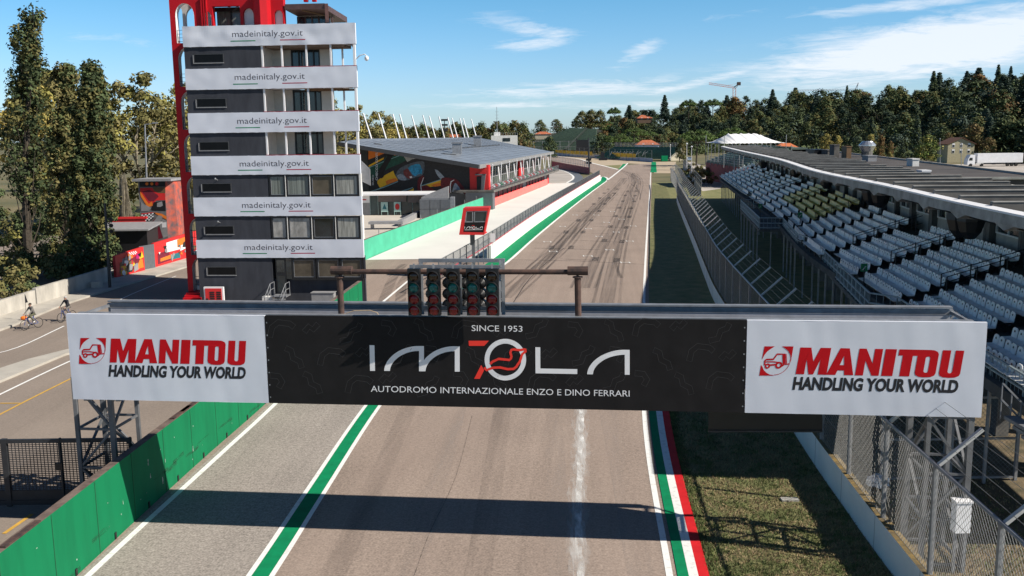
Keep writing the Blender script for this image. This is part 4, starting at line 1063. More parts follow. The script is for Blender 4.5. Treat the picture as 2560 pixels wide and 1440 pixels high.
# door, steps, small boxes at the foot
b = MB(); b.fb(TF, 5.75, 6.5, .05, .15, .72, 3.3); dr = part(b, 'door', 'frame', tw)
b = MB(); b.fb(TF, 5.84, 6.4, .03, .06, 2.3, 3.2); b.fb(TF, 5.84, 6.4, .03, .06, .85, 2.05); part(b, 'door_pane', 'glass', dr)
b = MB(); b.fb(TF, 6.52, 6.93, .05, .15, 1.82, 3.3); part(b, 'side_pane', 'glass', dr)
st = thing('metal_steps', 'grey metal steps with tube handrails leading up to the tower door', 'steps', TF.P(6.1, -1.5, 0))
b = MB(); b.fb(TF, 5.6, 6.75, -.9, .04, .64, .72)
for k in range(4): b.fb(TF, 5.65, 6.7, -1.15 - k * .27, -.9 - k * .27, .50 - k * .16, .54 - k * .16)
part(b, 'treads', 'steel', st)
for u in (5.6, 6.72):
    b = MB()
    for h in (.45, .9): b.path([TF.P(u, .0, .72 + h), TF.P(u, -.9, .72 + h), TF.P(u, -2.2, -.05 + h), TF.P(u, -2.2, h - .2 if h < .8 else 0)], .025, 6)
    for w, z in ((0, .72), (-.9, .72), (-1.5, .35), (-2.2, 0)): b.tube(TF.P(u, w, z - .1), TF.P(u, w, z + .9), .025, 6)
    part(b, 'handrail', 'steel', st)
b = MB(); b.fb(TF, 0.55, 2.0, -.55, -.35, 0.0, 1.32); rp = thing('red_notice_panel', 'red notice panel in a white frame at the foot of the tower', 'notice panel', TF.P(1.2, -.45, 0))
part(b, 'panel_frame', 'white', rp)
b = MB(); b.fb(TF, .66, 1.88, -.58, -.552, .05, 1.22); part(b, 'red_face', 'red', rp)
b = MB()
for k in range(6):
    b.fb(TF, 1.0, 1.35, -.60, -.582, .15 + k * .15, .24 + k * .15); b.fb(TF, 1.5, 1.82, -.60, -.582, .15 + k * .15, .24 + k * .15)
b.fb(TF, .72, .86, -.60, -.582, .12, .5); part(b, 'notice', 'frame', rp)
b = MB(); b.fb(TF, 4.85, 5.6, -.6, -.1, .12, .62); solo(b, 'cooling_unit', 'offwhite', 'small off white cooling unit on the ground left of the tower steps', 'cooling unit')
b = MB(); b.fb(TF, 8.6, 10.2, -1.0, -.4, 0, .95); b.fb(TF, 8.55, 10.25, -1.05, -.35, .95, 1.0); solo(b, 'utility_cabinet', 'greymid', 'grey utility cabinet standing before the right half of the tower', 'cabinet')

# red arcade on the left side and the crown
def arch_loop(u0, u1, z0, zt, n=12):
    r = (u1 - u0) / 2; c = (u0 + u1) / 2; rise = min(r * 1.25, zt - z0 - .05)
    return [(u0, z0)] + [(u1, z0)] + [(c + r * cos(radians(q)), zt - rise + rise * sin(radians(q))) for q in [180.0 * k / n for k in range(n + 1)]]
ar = MB(); inn = MB(); back = MB(); rail_ = MB()
NF = 7
holes = []; holes2 = []
for k in range(NF):
    z0 = 18.62 - 3.04 * k; zt = z0 + 2.75
    if k == NF - 1: z0 = 0.75; zt = 3.25
    holes.append(arch_loop(-.98, .40, z0, zt)); holes2.append(arch_loop(-1.72, -1.28, z0 + .05, zt - .05)); holes2.append(arch_loop(-1.08, .1, z0 + .05, zt - .05))
ar.prism([[(-1.38, 0), (.75, 0), (.75, 21.75), (-1.38, 21.75)]] + holes, lambda u, z: TF.P(u, 1.25, z), lambda u, z: TF.P(u, 1.75, z))
part(ar, 'red_arcade', 'towerred', tw)
for h in holes:
    n = len(h); inn.add([TF.P(u + (.012 if u < -.2 else -.012), 1.24, z) for u, z in h] + [TF.P(u + (.012 if u < -.2 else -.012), 1.76, z) for u, z in h], [[i, i + 1, n + i + 1, n + i] for i in range(1, n - 1)] + [[n - 1, 0, n, 2 * n - 1]])
part(inn, 'white_reveal', 'white', tw)
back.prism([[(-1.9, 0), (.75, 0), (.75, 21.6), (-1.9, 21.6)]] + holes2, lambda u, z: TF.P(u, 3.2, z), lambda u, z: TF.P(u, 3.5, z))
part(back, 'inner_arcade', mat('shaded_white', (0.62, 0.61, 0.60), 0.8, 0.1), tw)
for k in range(NF - 1):
    z0 = 18.62 - 3.04 * k
    for h in (.12, .38, .64, .9): rail_.beam(TF.P(-.96, 1.35, z0 + h), TF.P(.2, 1.35, z0 + h), .025)
    for u in (-.95, -.55, -.15, .2): rail_.beam(TF.P(u, 1.35, z0), TF.P(u, 1.35, z0 + .92), .03)
    if k > 3:
        for u in (-.7, -.4): rail_.beam(TF.P(u, 1.4, z0), TF.P(u, 1.4, z0 + 2.3), .03)
        for h in (1.3, 1.8): rail_.beam(TF.P(-.96, 1.4, z0 + h), TF.P(.2, 1.4, z0 + h), .03)
part(rail_, 'arch_railing', 'frame', tw)
b = MB()
for q in range(5): b.beam(TF.P(-.8 + q * .25, 1.45, .75), TF.P(-.8 + q * .25, 1.45, 3.0), .03)
for h in (1.2, 1.8): b.beam(TF.P(-.9, 1.45, h), TF.P(.3, 1.45, h), .03)
part(b, 'iron_gate', 'frame', tw)
b = MB()
for q in range(5): b.fb(TF, -1.2, .1, .4 - q * .3, 1.3 - q * .3, .62 - q * .14, .75 - q * .14)
part(b, 'red_step', 'towerred', tw)
# crown
def crect(x0, y0, x1, y1, w):
    (a_, z_), (c_, d_) = TF.px(x0, y0, w), TF.px(x1, y1, w); return [(a_, min(z_, d_)), (c_, min(z_, d_)), (c_, max(z_, d_)), (a_, max(z_, d_))]
CW = 1.25
zt_ = 25.2; zb_ = 19.0
ucr = TF.px(709, 30, CW)[0]
loops = [[(.76, zb_), (ucr, zb_), (ucr, 21.72), (.76, 21.72)]]
def carch(x0, x1, ytop): (u0, z1) = TF.px(x0, ytop, CW); u1 = TF.px(x1, ytop, CW)[0]; return arch_loop(u0, u1, zb_ + .02, z1)
loops += [carch(502, 527, 27), arch_loop(TF.px(531, 30, CW)[0], TF.px(600, 30, CW)[0], zb_ + .02, 21.05, 2)[0:2] + [(TF.px(600, 30, CW)[0], 21.1), (TF.px(531, 30, CW)[0], 21.1)], carch(606, 633, 20), carch(684, 706, 25)]
cr = MB(); cr.prism(loops, lambda u, z: TF.P(u, CW, z), lambda u, z: TF.P(u, CW + .5, z)); part(cr, 'red_crown_arcade', 'towerred', tw)
for x0, x1 in ((605, 634), (683, 707)):
    u0, u1 = TF.px(x0, 30, CW)[0], TF.px(x1, 30, CW)[0]; b = MB(); b.fb(TF, u0, u1, CW + .3, CW + .4, zb_, 21.3); part(b, 'white_infill', 'white', tw)
oc = (TF.px(633, 40, .9)[0] + TF.px(672, 40, .9)[0]) / 2
b = MB(); b.lathe(TF.P(oc, 1.2, 19.0), [(.62, 0), (.62, 2.75), (.5, 2.95)], 8); part(b, 'octagonal_column', 'towerred', tw)
b = MB()
for u in (.95, 1.12, 1.29): b.fb(TF, u, u + .09, CW - .12, CW, zb_, 21.7)
part(b, 'fluted_pier', 'towerred', tw)
b = MB(); b.fb(TF, TF.px(531, 30, 2.4)[0], TF.px(603, 30, 2.4)[0], 3.2, 3.3, zb_, 21.2); pg = part(b, 'crown_glazing', 'glasspale', tw)
b = MB(); 
for x in (531, 576, 601): u = TF.px(x, 30, 3.2)[0]; b.fb(TF, u, u + .09, 3.1, 3.2, zb_, 21.2)
b.fb(TF, TF.px(529, 30, 3.2)[0], TF.px(604, 30, 3.2)[0], 3.05, 3.2, 20.95, 21.25); part(b, 'mullion', 'frame', pg)
b = MB()
for q in range(6): u = 2.1 + q * .62; b.fb(TF, u, u + .2, 1.7, 3.4, 21.3, 21.5)
part(b, 'crown_beam', 'towerred', tw)
# openwork upper storey
up = [[(-1.38, 21.76), (ucr, 21.76), (ucr, zt_), (-1.38, zt_)]]
xs = [(423, 452), (456, 485), (497, 516), (530, 538), (542, 561), (567, 604), (610, 640), (646, 672), (680, 704)]
for x0, x1 in xs: up.append([(TF.px(x0, 8, CW)[0], 21.98), (TF.px(x1, 8, CW)[0], 21.98), (TF.px(x1, 8, CW)[0], 24.6), (TF.px(x0, 8, CW)[0], 24.6)])
b = MB(); b.prism(up, lambda u, z: TF.P(u, CW - .02, z), lambda u, z: TF.P(u, CW + .45, z)); part(b, 'red_upper_frame', 'towerred', tw)
b = MB()
for x0, x1 in ((427, 451), (568, 592), (612, 640)): b.fb(TF, TF.px(x0, 8, CW + 1)[0], TF.px(x1, 8, CW + 1)[0], CW + 1.0, CW + 1.08, 21.76, 24.6)
part(b, 'yellow_panel', 'yellow', tw)
b = MB()
for x in (759, 780): u = TF.px(x, 8, 3)[0]; b.fb(TF, u, u + .28, 3, 3.3, 21.5, 24.8)
part(b, 'red_post', 'towerred', tw)
# brown canopy over the top terrace
b = MB()
A = [ONP(712, 19, TF.P(0, 1.5, 0), TF.w), ONP(814, 17, TF.P(0, 1.5, 0), TF.w), ONP(826, 57, TF.P(0, 1.0, 0), V((0, 0, 1)))]
ua, za = TF.px(712, 30, 1.2); ub, zb2 = TF.px(812, 29, 1.2)
b.hexa([TF.P(ua, 1.2, 20.75), TF.P(ub, 1.2, 20.75), TF.P(ub, 7.5, 20.5), TF.P(ua, 7.5, 20.5)], [TF.P(ua, 1.2, 21.12), TF.P(ub, 1.2, 21.12), TF.P(ub, 7.5, 20.9), TF.P(ua, 7.5, 20.9)])
b.hexa([TF.P(ub, 1.2, 20.85), TF.P(ub + .25, 1.2, 20.85), TF.P(ub + .55, 0.2, 19.7), TF.P(ub + .30, 0.2, 19.7)], [TF.P(ub, 1.2, 21.1), TF.P(ub + .25, 1.2, 21.1), TF.P(ub + .55, 0.2, 19.85), TF.P(ub + .30, .2, 19.85)])
part(b, 'brown_canopy', 'brownroof', tw)
b = MB(); b.fb(TF, ua, ub - .4, 4.0, 4.1, 19.3, 20.6); pg = part(b, 'terrace_glazing', 'glass', tw)
b = MB()
for q in range(6): u = ua + .1 + q * .5; b.fb(TF, u, u + .08, 3.9, 4.0, 19.3, 20.6)
part(b, 'mullion', 'brownroof', pg)
b = MB(); b.beam(TF.P(ua + 1.2, 1.4, 20.7), TF.P(ub - .2, 4.5, 20.5), .08); part(b, 'canopy_beam', 'brownpanel', tw)
b = MB(); b.fb(TF, 0, 5.5, TD - .1, TD, 19.2, 19.6); b.fb(TF, 0.05, TW - .9, .3, BD - .1, 19.05, 19.2); b.fb(TF, .05, 5.5, BD - .1, TD - .1, 19.05, 19.2); part(b, 'roof_slab', 'concrete', tw)
# camera on the right edge
cm = thing('security_camera', 'white dome security camera on an arm at the right edge of the tower', 'camera', TF.P(TW, .1, 17.0))
b = MB(); b.path([TF.P(TW - .02, .1, 17.2), TF.P(TW + .25, .0, 17.42), TF.P(TW + .62, -.05, 17.5), TF.P(TW + .72, -.05, 17.42)], .035, 6); part(b, 'arm', 'white', cm)
b = MB(); b.ball(TF.P(TW + .74, -.05, 17.22), .15, 10, 8, (1, 1, 1.25)); part(b, 'dome', 'white', cm, smooth=True)
# lattice sign bracket half way up the right edge
b = MB(); b.hexa([TF.P(TW + .02, .3, 8.75), TF.P(TW + .62, .3, 8.45), TF.P(TW + .62, .36, 8.45), TF.P(TW + .02, .36, 8.75)], [TF.P(TW + .02, .3, 10.2), TF.P(TW + .62, .3, 9.6), TF.P(TW + .62, .36, 9.6), TF.P(TW + .02, .36, 10.2)])
solo(b, 'wall_speaker_grille', 'greymid', 'grey grille panel fixed to the right edge of the tower halfway up', 'grille')
# ------------------------------------------------------------------ museum and pit building beyond the pit lane
PA = V((-3.9, 155.3)); PB = V((9.6, 232.5)); PD = (PB - PA).normalized(); PL_ = (PB - PA).length
PF_ = Fr((PA.x, PA.y), PD)            # u along the pit front (away from us), w to the left (behind)
ms = thing('museum_building', 'long museum and pit building with a solar panel roof, mural wall and red pit garages', 'building', (0, 190, 0))
MW = Fr((-23.3, 158.2), V((-6.5 + 23.3, 155.27 - 158.2)))   # the mural wall, u to the right
MWL = 17.05
def MP(x, y, w=-0.02): u, z = MW.px(x, y, w); return MW.P(u, w, z)
# wall body
b = MB()
mz = lambda u: 10.15 - (10.15 - 7.0) * u / MWL
b.prism([[(0, 2.5), (MWL, 2.5), (MWL, mz(MWL)), (0, mz(0))]], lambda u, z: MW.P(u, 0, z), lambda u, z: MW.P(u, .5, z)); mw = part(b, 'mural_wall', mat('mural_black', (0.02, 0.02, 0.025), 0.6, 0.2), ms)
b = MB(); b.fb(MW, 0, MWL + .6, .1, .6, 0, 2.5); part(b, 'plinth_wall', 'panelgrey', ms)
b = MB(); b.prism([[(-1.6, 0), (0, 0), (0, mz(0)), (-1.6, mz(-1.6))]], lambda u, z: MW.P(u, .3, z), lambda u, z: MW.P(u, .6, z)); part(b, 'end_wall', 'trimdark', ms)
def ZM(x, y): return (880 + x / 6.0, 320 + y / 6.0)
def mural(name, col, loops, w):
    for l in loops: b_ = MB(); b_.fill([l], lambda x, y: MP(*ZM(x, y), w)); part(b_, name, col, mw)
def bend(*pts): return [tuple(p) for p in smooth(pts, 5)]
# bold generic colour fields in the mural's palette
mural('orange_field', 'orange', [[(245, 470), (245, 320), (540, 345), (500, 375), (250, 475)], [(620, 430), (650, 368), (745, 385), (700, 420)]], -.02)
mural('green_field', mat('mural_green', (0.01, 0.085, 0.06), 0.6, 0.2), [[(250, 600), (480, 480), (520, 420), (740, 405), (820, 480), (730, 530), (560, 600), (400, 690), (250, 800)]], -.03)
mural('yellow_field', 'yellow', [[(250, 560), (380, 490), (480, 440), (470, 470), (250, 590)], [(380, 790), (470, 720), (620, 640), (640, 700), (690, 780), (420, 900), (380, 830)], [(1040, 870), (1180, 820), (1340, 775), (1345, 860), (1200, 880), (1040, 910)], [(790, 965), (900, 920), (925, 900), (925, 960), (800, 972)]], -.04)
mural('flame_field', 'orange', [[(500, 800), (560, 770), (650, 750), (690, 790), (520, 850)], [(1180, 860), (1260, 830), (1338, 820), (1340, 866), (1240, 880)]], -.055)
mural('grey_field', mat('mural_silver', (0.36, 0.37, 0.37), 0.6, 0.2), [[(750, 385), (1080, 430), (900, 470), (830, 510)]], -.05)
mural('line_field', mat('mural_pale_blue', (0.22, 0.42, 0.46), 0.6, 0.1), [[(260, 955), (480, 880), (690, 795), (690, 808), (480, 895), (262, 968)], [(680, 965), (800, 925), (915, 888), (915, 900), (800, 938), (690, 970)], [(1040, 860), (1335, 768), (1335, 780), (1040, 872)], [(250, 590), (500, 490), (740, 400), (742, 408), (500, 500), (252, 602)]], -.06)
mural('helmet_field', mat('mural_slate', (0.10, 0.12, 0.15), 0.6, 0.3), [bend((650, 700), (700, 620), (800, 560), (950, 510), (1060, 500), (1090, 560), (1060, 700), (950, 740), (800, 790), (690, 770), (650, 700))], -.065)
mural('face_field', mat('mural_blue', (0.02, 0.30, 0.55), 0.5, 0.3), [bend((840, 600), (900, 560), (1000, 540), (1040, 600), (1010, 680), (940, 720), (880, 660), (840, 600)), [(1000, 620), (1055, 610), (1050, 690), (1010, 690)]], -.08)
mural('warm_field', mat('mural_crimson', (0.20, 0.03, 0.03), 0.5, 0.3), [bend((770, 640), (830, 610), (880, 680), (900, 760), (830, 750), (780, 700), (770, 640))], -.08)
mural('pale_shape', mat('mural_grey_blue', (0.30, 0.35, 0.42), 0.6, 0.2), [bend((670, 720), (720, 690), (790, 720), (815, 780), (720, 775), (670, 720)), bend((1240, 620), (1290, 640), (1390, 750), (1330, 765), (1270, 690), (1240, 620)), bend((1500, 960), (1540, 830), (1590, 830), (1690, 980), (1600, 975), (1500, 960))], -.085)
mural('red_shape', mat('mural_dark_red', (0.14, 0.008, 0.014), 0.6, 0.3), [bend((980, 960), (990, 780), (1060, 710), (1085, 760), (1030, 870), (1120, 860), (1230, 930), (1250, 975), (980, 975)), bend((1340, 975), (1335, 770), (1420, 745), (1560, 770), (1650, 860), (1720, 980), (1670, 980), (1560, 830), (1500, 870), (1480, 975))], -.09)
mural('black_shape', mat('mural_ink', (0.008, 0.008, 0.01), 0.6, 0.1), [bend((430, 580), (530, 420), (570, 350), (635, 360), (590, 460), (490, 640), (480, 720), (440, 755), (400, 720), (390, 640), (430, 580)), bend((545, 650), (565, 630), (588, 650), (565, 672))], -.10)
mural('white_highlight', 'letterwhite', [[(1478, 975), (1465, 880), (1480, 800), (1530, 775), (1535, 782), (1490, 812), (1480, 880), (1488, 975)], [(1035, 940), (1025, 860), (1070, 740), (1078, 745), (1036, 862), (1046, 940)], [(860, 730), (895, 720), (905, 745), (875, 755)]], -.11)
t_ = MB()
def VT(x, y): return MP(*ZM(x, y), -.13)
add_text(t_, 'CHECCO COSTA', lambda x, y: VT(385 + y, 785 - x), 0, 455, 0, cap=-32, bold=0.02)
add_text(t_, 'MUSEO', lambda x, y: VT(325 + y, 855 - x), 0, 150, 0, cap=-22, bold=0.01)
part(t_, 'white_lettering', 'letterwhite', mw)
# roof: one big sloping plane with solar panels
R_ = [PY(1197, 411, 149.5), PY(1381, 379, 236.0), None, None, None]
fr_c, fr_f = V((-5.0, 149.6, 7.15)), V((10.4, 237.0, 7.35))
bl = V((-27.2, 153.2, 10.95)); bb = V((-26.1, 171.35, 11.34)); bf = V((-8.55, 253.0, 11.0))
b = MB(); th_ = V((0, 0, -.42)); poly = [fr_c, fr_f, bf, bb, bl]
b.hexa([p + th_ for p in poly], poly); roof = part(b, 'roof', ['roofblue'], ms)
b = MB(); b.beam(bl + V((0, -.1, -.25)), fr_c + V((0.1, -.1, -.22)), .35, .62); part(b, 'roof_edge', 'trimdark', roof)
b = MB(); b.beam(fr_c + V((.1, 0, -.22)), fr_f + V((.1, 0, -.22)), .35, .60); part(b, 'eaves_fascia', 'rooftrim', roof)
def on_roof(x, y): 
    n_ = (fr_f - fr_c).cross(bl - fr_c).normalized(); return ONP(x, y, fr_c + V((0, 0, .03)), n_)
b = MB()
for (x0, y0, x1, y1) in ((1050, 378, 1247, 362), ): b.beam(on_roof(x0, y0), on_roof(x1, y1), .6, .12)
part(b, 'roof_gutter', 'trimdark', roof)
b = MB(); lines_ = []
for k in range(1, 26):
    t0 = k / 26.0; b.beam(fr_c.lerp(fr_f, t0) + V((-.4, 0, .012)), bl.lerp(bf, t0) + V((.5, 0, .012)), .09, .03)
for k in range(1, 14):
    t0 = k / 14.0; b.beam(fr_c.lerp(bl, t0) + V((0, .4, .012)), fr_f.lerp(bf, t0) + V((0, -.4, .012)), .07, .03)
part(b, 'panel_joint', mat('panel_gap', (0.07, 0.085, 0.11), 0.4, 0.1), roof)
for (x, y, s_) in ((1143, 378, 1.0), (1194, 359, 1.1)):
    p = on_roof(x, y + 5); b = MB(); b.bx(p.x - .8, p.x + .8, p.y - .8, p.y + .8, p.z - .2, p.z + 1.9 * s_); b.bx(p.x - .95, p.x + .95, p.y - .95, p.y + .95, p.z + 1.7 * s_, p.z + 1.95 * s_); part(b, 'roof_vent', 'steel', roof)
for (x0, y0, x1, y1) in ((1106, 384, 1135, 386), (1171, 361, 1190, 364), (936, 359, 952, 361)):
    b = MB(); b.beam(on_roof(x0, y0), on_roof(x1, y1), 1.0, .12); part(b, 'skylight', 'trimdark', roof)
# leaning masts along the back edge
mast = [(931, 348, 908, 283), (967, 347, 946, 284), (1001, 346, 982, 285), (1018, 346, 999, 285), (1047, 345.5, 1029, 288), (1074, 345, 1057, 288), (1090, 345, 1073, 290), (1112, 344.5, 1097, 291), (1134, 344, 1119, 293), (1145, 344, 1130, 295), (1163, 343.5, 1150, 296), (1172, 343.5, 1158, 296), (1192, 343, 1178, 298)]
for (x, y, x2, y2) in mast:
    t0 = (x - 905) / 290.0; p = bb.lerp(bf, max(0, t0)); q = PY(x2, y2, p.y + 1.0); b = MB()
    p = PY(x, y, p.y)
    b.tube(p - V((0, 0, .6)), q, .17, 8, .13); part(b, 'mast', 'white', ms)
# red end block, terrace, glazing, garages
b = MB(); b.fb(MW, MWL, MWL + 3.1, -.25, 1.2, 1.6, 7.0); rb = part(b, 'red_end_wall', 'red', ms)
b = MB(); b.fb(MW, MWL + 1.15, MWL + 1.9, -.35, -.2, 2.3, 5.2); part(b, 'door', 'frame', rb)
b = MB(); b.hexa([MW.P(MWL + 1.9, -.9, 2.6), MW.P(MWL + 2.3, -.9, 2.6), MW.P(MWL + 2.3, -.5, 2.6), MW.P(MWL + 1.9, -.5, 2.6)], [MW.P(MWL + 2.1, -.9, 5.6), MW.P(MWL + 2.7, -.9, 5.6), MW.P(MWL + 2.7, -.5, 5.6), MW.P(MWL + 2.1, -.5, 5.6)])
b.fb(MW, MWL + 1.0, MWL + 2.7, -.9, -.3, 5.4, 5.6); part(b, 'porch', 'panelgrey', rb)
TZ = 3.05
b = MB(); b.fb(PF_, -2.0, PL_ + 4, -1.6, 5.0, TZ - .35, TZ); part(b, 'terrace_slab', 'concretedark', ms)
b = MB()
for zz in (TZ + .35, TZ + .7, TZ + 1.05): b.beam(PF_.P(-2, -1.5, zz), PF_.P(PL_ + 4, -1.5, zz), .06)
k = -2.0
while k < PL_ + 4: b.beam(PF_.P(k, -1.5, TZ), PF_.P(k, -1.5, TZ + 1.08), .06); k += .8
part(b, 'terrace_railing', 'steeldark', ms)
rr = random.Random(8)
for i in range(34):
    u = 1 + i * 2.3; b = MB(); b.tube(PF_.P(u, -.7, TZ + .35), PF_.P(u + 1.5, -.7, TZ + .35), .34, 8); 
    part(b, 'barrier_roll', ['white', 'red', 'white', 'greenpaint', 'offwhite', 'red'][i % 6], ms)
b = MB(); b.fb(PF_, .5, PL_ + 2, 2.6, 2.7, TZ, 7.2); gz_ = part(b, 'terrace_glazing', mat('green_glass', (0.11, 0.14, 0.115), 0.15, 0.4, 0.3), ms)
b = MB(); k = .5
while k < PL_ + 2: b.fb(PF_, k, k + .14, 2.5, 2.6, TZ, 7.2); k += 2.2
for zz in (TZ + 1.2, TZ + 2.6): b.fb(PF_, .5, PL_ + 2, 2.5, 2.6, zz, zz + .12)
part(b, 'mullion', 'greymid', gz_)
b = MB(); b.fb(PF_, 46, 52, 2.2, 2.5, TZ, 7.0); part(b, 'red_bay', 'red', ms)
for i in range(10):
    u = 3.5 + i * 8.0
    for d_ in (-1.2, 1.3):
        b = MB(); b.tube(PF_.P(u, -.1, TZ), PF_.P(u + d_, -.6 if d_ < 0 else .5, 7.0), .10, 6); part(b, 'slanted_column', 'white', ms)
b = MB(); b.fb(PF_, 0, PL_, .3, 6, 0, TZ - .35); part(b, 'pit_front', 'panelgrey', ms)
for i in range(17):
    u = 2.2 + i * 4.4
    if i in (8, 15):
        b = MB(); b.fb(PF_, u + .3, u + 3.9, .12, .3, 0, TZ - .5); part(b, 'grey_shutter', 'greymid', ms); continue
    b = MB(); b.fb(PF_, u + .3, u + 3.9, .16, .3, 0, TZ - .5); gd = part(b, 'garage_door', 'red', ms)
    b = MB(); b.fb(PF_, u + .3, u + 3.9, .12, .16, 1.55, 2.1); part(b, 'door_window', 'darkred', gd)
    b = MB(); b.fb(PF_, u - .1, u + .28, .05, .3, 0, TZ - .36); part(b, 'pier', 'trimdark', ms)
b = MB(); hoard = [PF_.P(2.0 + q * 1.0, -.35 + .12 * noise.noise(V((q * .7, 3, 0))), 0) for q in range(70)]
b.strip(hoard, [p + V((0, 0, 1.35 + .06 * noise.noise(V((p.y, 0, 5))))) for p in hoard]); b.strip([p + PF_.w * .05 for p in hoard], [p + PF_.w * .05 + V((0, 0, 1.32)) for p in hoard])
solo(b, 'red_hoarding', 'redpale', 'long sunlit pale red cloth hoarding along the foot of the pit garages', 'hoarding')
b = MB(); b.fb(PF_, -2.2, -.2, -1.4, 3.0, 0, TZ - .4); part(b, 'corner_pier', 'panelgrey', ms)
# far pit-lane building and red seats behind the pit wall end
# glass pavilion in front of the mural
PV = Fr(G(908, 539), V(G(1060, 537.5)[:2]) - V(G(908, 539)[:2]))
pv = thing('glass_pavilion', 'low glass fronted pavilion with a thin white roof and brown awnings below the mural', 'pavilion', PV.P(5, 2, 0))
Lp = (V(G(1060, 537.5)[:2]) - V(G(908, 539)[:2])).length
b = MB(); b.fb(PV, -2, Lp + 1.6, -1.0, 6, 3.05, 3.25); part(b, 'roof', 'white', pv)
b = MB(); b.fb(PV, 1.0, Lp + .5, .4, .5, .05, 3.05); gl = part(b, 'glass_front', mat('teal_glass', (0.03, 0.06, 0.065), 0.08, 0.4, 0.4), pv)
b = MB()
for u in (1.0, 2.2, 4.95, 7.4, 9.4): b.fb(PV, u, u + .1, .3, .4, 0.05, 3.05)
part(b, 'mullion', mat('pale_teal_frame', (0.22, 0.32, 0.31), 0.5, 0.1), gl)
b = MB(); b.fb(PV, -2, 1.0, .3, 6, 0, 1.9); part(b, 'side_block', 'greymid', pv)
b = MB(); b.fb(PV, -2, 1.0, .28, 6, 1.9, 3.05); wb_ = part(b, 'sign_block', 'white', pv)
b = MB(); b.fb(PV, -.7, .5, .25, .275, 2.3, 2.45); part(b, 'red_stripe', 'redpaint', wb_)
for u0, u1, zz in ((2.35, 6.6, 2.05), (6.9, 10.1, 1.9)):
    b = MB(); b.hexa([PV.P(u0, -.2, zz), PV.P(u1, -.2, zz), PV.P(u1, -.12, zz), PV.P(u0, -.12, zz)], [PV.P(u0, .25, 3.0), PV.P(u1, .25, 3.0), PV.P(u1, .3, 3.0), PV.P(u0, .3, 3.0)]); part(b, 'awning', mat('brown_awning', (0.24, 0.19, 0.165), 0.85, 0.08), pv)
for u0, mm, lab in ((2.75, 'teal', 'pale green poster board with a dark triangle before the pavilion'), (4.7, 'red', 'pale poster board with a red round motif before the pavilion')):
    pb_ = thing('poster_board', lab, 'poster', PV.P(u0 + .5, 0, 0), 'poster boards at the pavilion')
    b = MB(); b.fb(PV, u0, u0 + 1.05, -.05, 0, .55, 2.0); 
    for uu_ in (u0 + .03, u0 + .98): b.fb(PV, uu_, uu_ + .05, -.05, 0, 0, .55)
    part(b, 'board', mat('mint_board', (0.42, 0.62, 0.58), 0.6, 0.05), pb_)
    b = MB()
    if mm == 'teal': b.fill([[(u0 + .2, .95), (u0 + .85, .95), (u0 + .55, 1.75)]], lambda u, z: PV.P(u, -.065, z))
    else: b.fill([arcpts(u0 + .52, 1.3, .34, .48, 0, 360, 16)[:-1]], lambda u, z: PV.P(u, -.065, z))
    part(b, 'motif', mm, pb_)
GBX = Fr(G(1050, 546), V((1, .02)))
gb_ = thing('grey_annex', 'dark grey panelled annex block beside the pavilion', 'annex', GBX.P(2, 1, 0))
b = MB(); b.fb(GBX, 0, 4.4, 0, 4, 0, 2.65); part(b, 'front_block', 'panelgrey', gb_)
b = MB()
for u in (1.45, 2.95): b.fb(GBX, u, u + .05, -.02, .02, 0, 2.65)
b.fb(GBX, 0, 4.4, -.02, .02, 1.3, 1.34); part(b, 'panel_joint', 'trimdark', gb_)
b = MB(); b.hexa([GBX.P(.0, 4, 2.2), GBX.P(4, 4, 2.2), GBX.P(4, 6, 2.2), GBX.P(0, 6, 2.2)], [GBX.P(.0, 4, 2.8), GBX.P(4, 4, 4.3), GBX.P(4, 6, 4.3), GBX.P(0, 6, 2.8)]); part(b, 'sloping_block', 'greymid', gb_)
b = MB(); b.fb(GBX, 4.4, 5.0, .2, 3, 0, 2.9); part(b, 'pale_return', 'steel', gb_)
b = MB(); p = G(985, 573); b.bx(p.x - 3.2, p.x + 1.2, p.y - .5, p.y + 1.2, .7, 1.0); b.bx(p.x - 3, p.x - 2.6, p.y, p.y + .5, 0, .7); b.bx(p.x + .5, p.x + .9, p.y, p.y + .5, 0, .7); solo(b, 'concrete_bench', 'greymid', 'grey concrete bench slab behind the pale green wall', 'bench')
b = MB(); q = [G(1000, 566), G(1048, 540)]; b.beam(q[0] + V((0, 0, .4)), q[1] + V((0, 0, .4)), .6, .8); solo(b, 'low_kerb_wall', 'greymid', 'low grey wall running to the annex behind the pale green wall', 'wall')

# ------------------------------------------------------------------ red viewing booth on the pit wall
bp = V((-3.45, 79.6)); BF = Fr((bp.x - 1.3, bp.y + .1), (1, -.03))
bo = thing('start_booth', 'small red framed start booth on the pit wall with black logo panel', 'booth', (bp.x, bp.y, 0))
def BX(x, y, w=0.0): u, z = BF.px(x, y, w); return BF.P(u, w, z)
def bquad(name, pts, mats_, w0, w1, parent=bo, loops=None):
    b_ = MB(); ls = [[BF.px(x, y, w0) for x, y in l] for l in ([pts] + (loops or []))]
    b_.prism(ls, lambda u, z: BF.P(u, w0, z), lambda u, z: BF.P(u, w1, z)); return part(b_, name, mats_, parent)
def ZB(x, y): return (1100 + x / 4, 420 + y / 4)
bquad('red_frame', [ZB(190, 668), ZB(232, 402), ZB(492, 395), ZB(442, 670)], 'red', 0, .25, loops=[[ZB(232, 640), ZB(262, 432), ZB(478, 428), ZB(436, 645)]])
lo_ = bquad('black_panel', [ZB(226, 642), ZB(240, 548), ZB(462, 542), ZB(440, 648)], 'bannerblack', .03, .2)
bquad('window', [ZB(240, 548), ZB(262, 430), ZB(480, 427), ZB(462, 544)], 'glass', .08, .16)
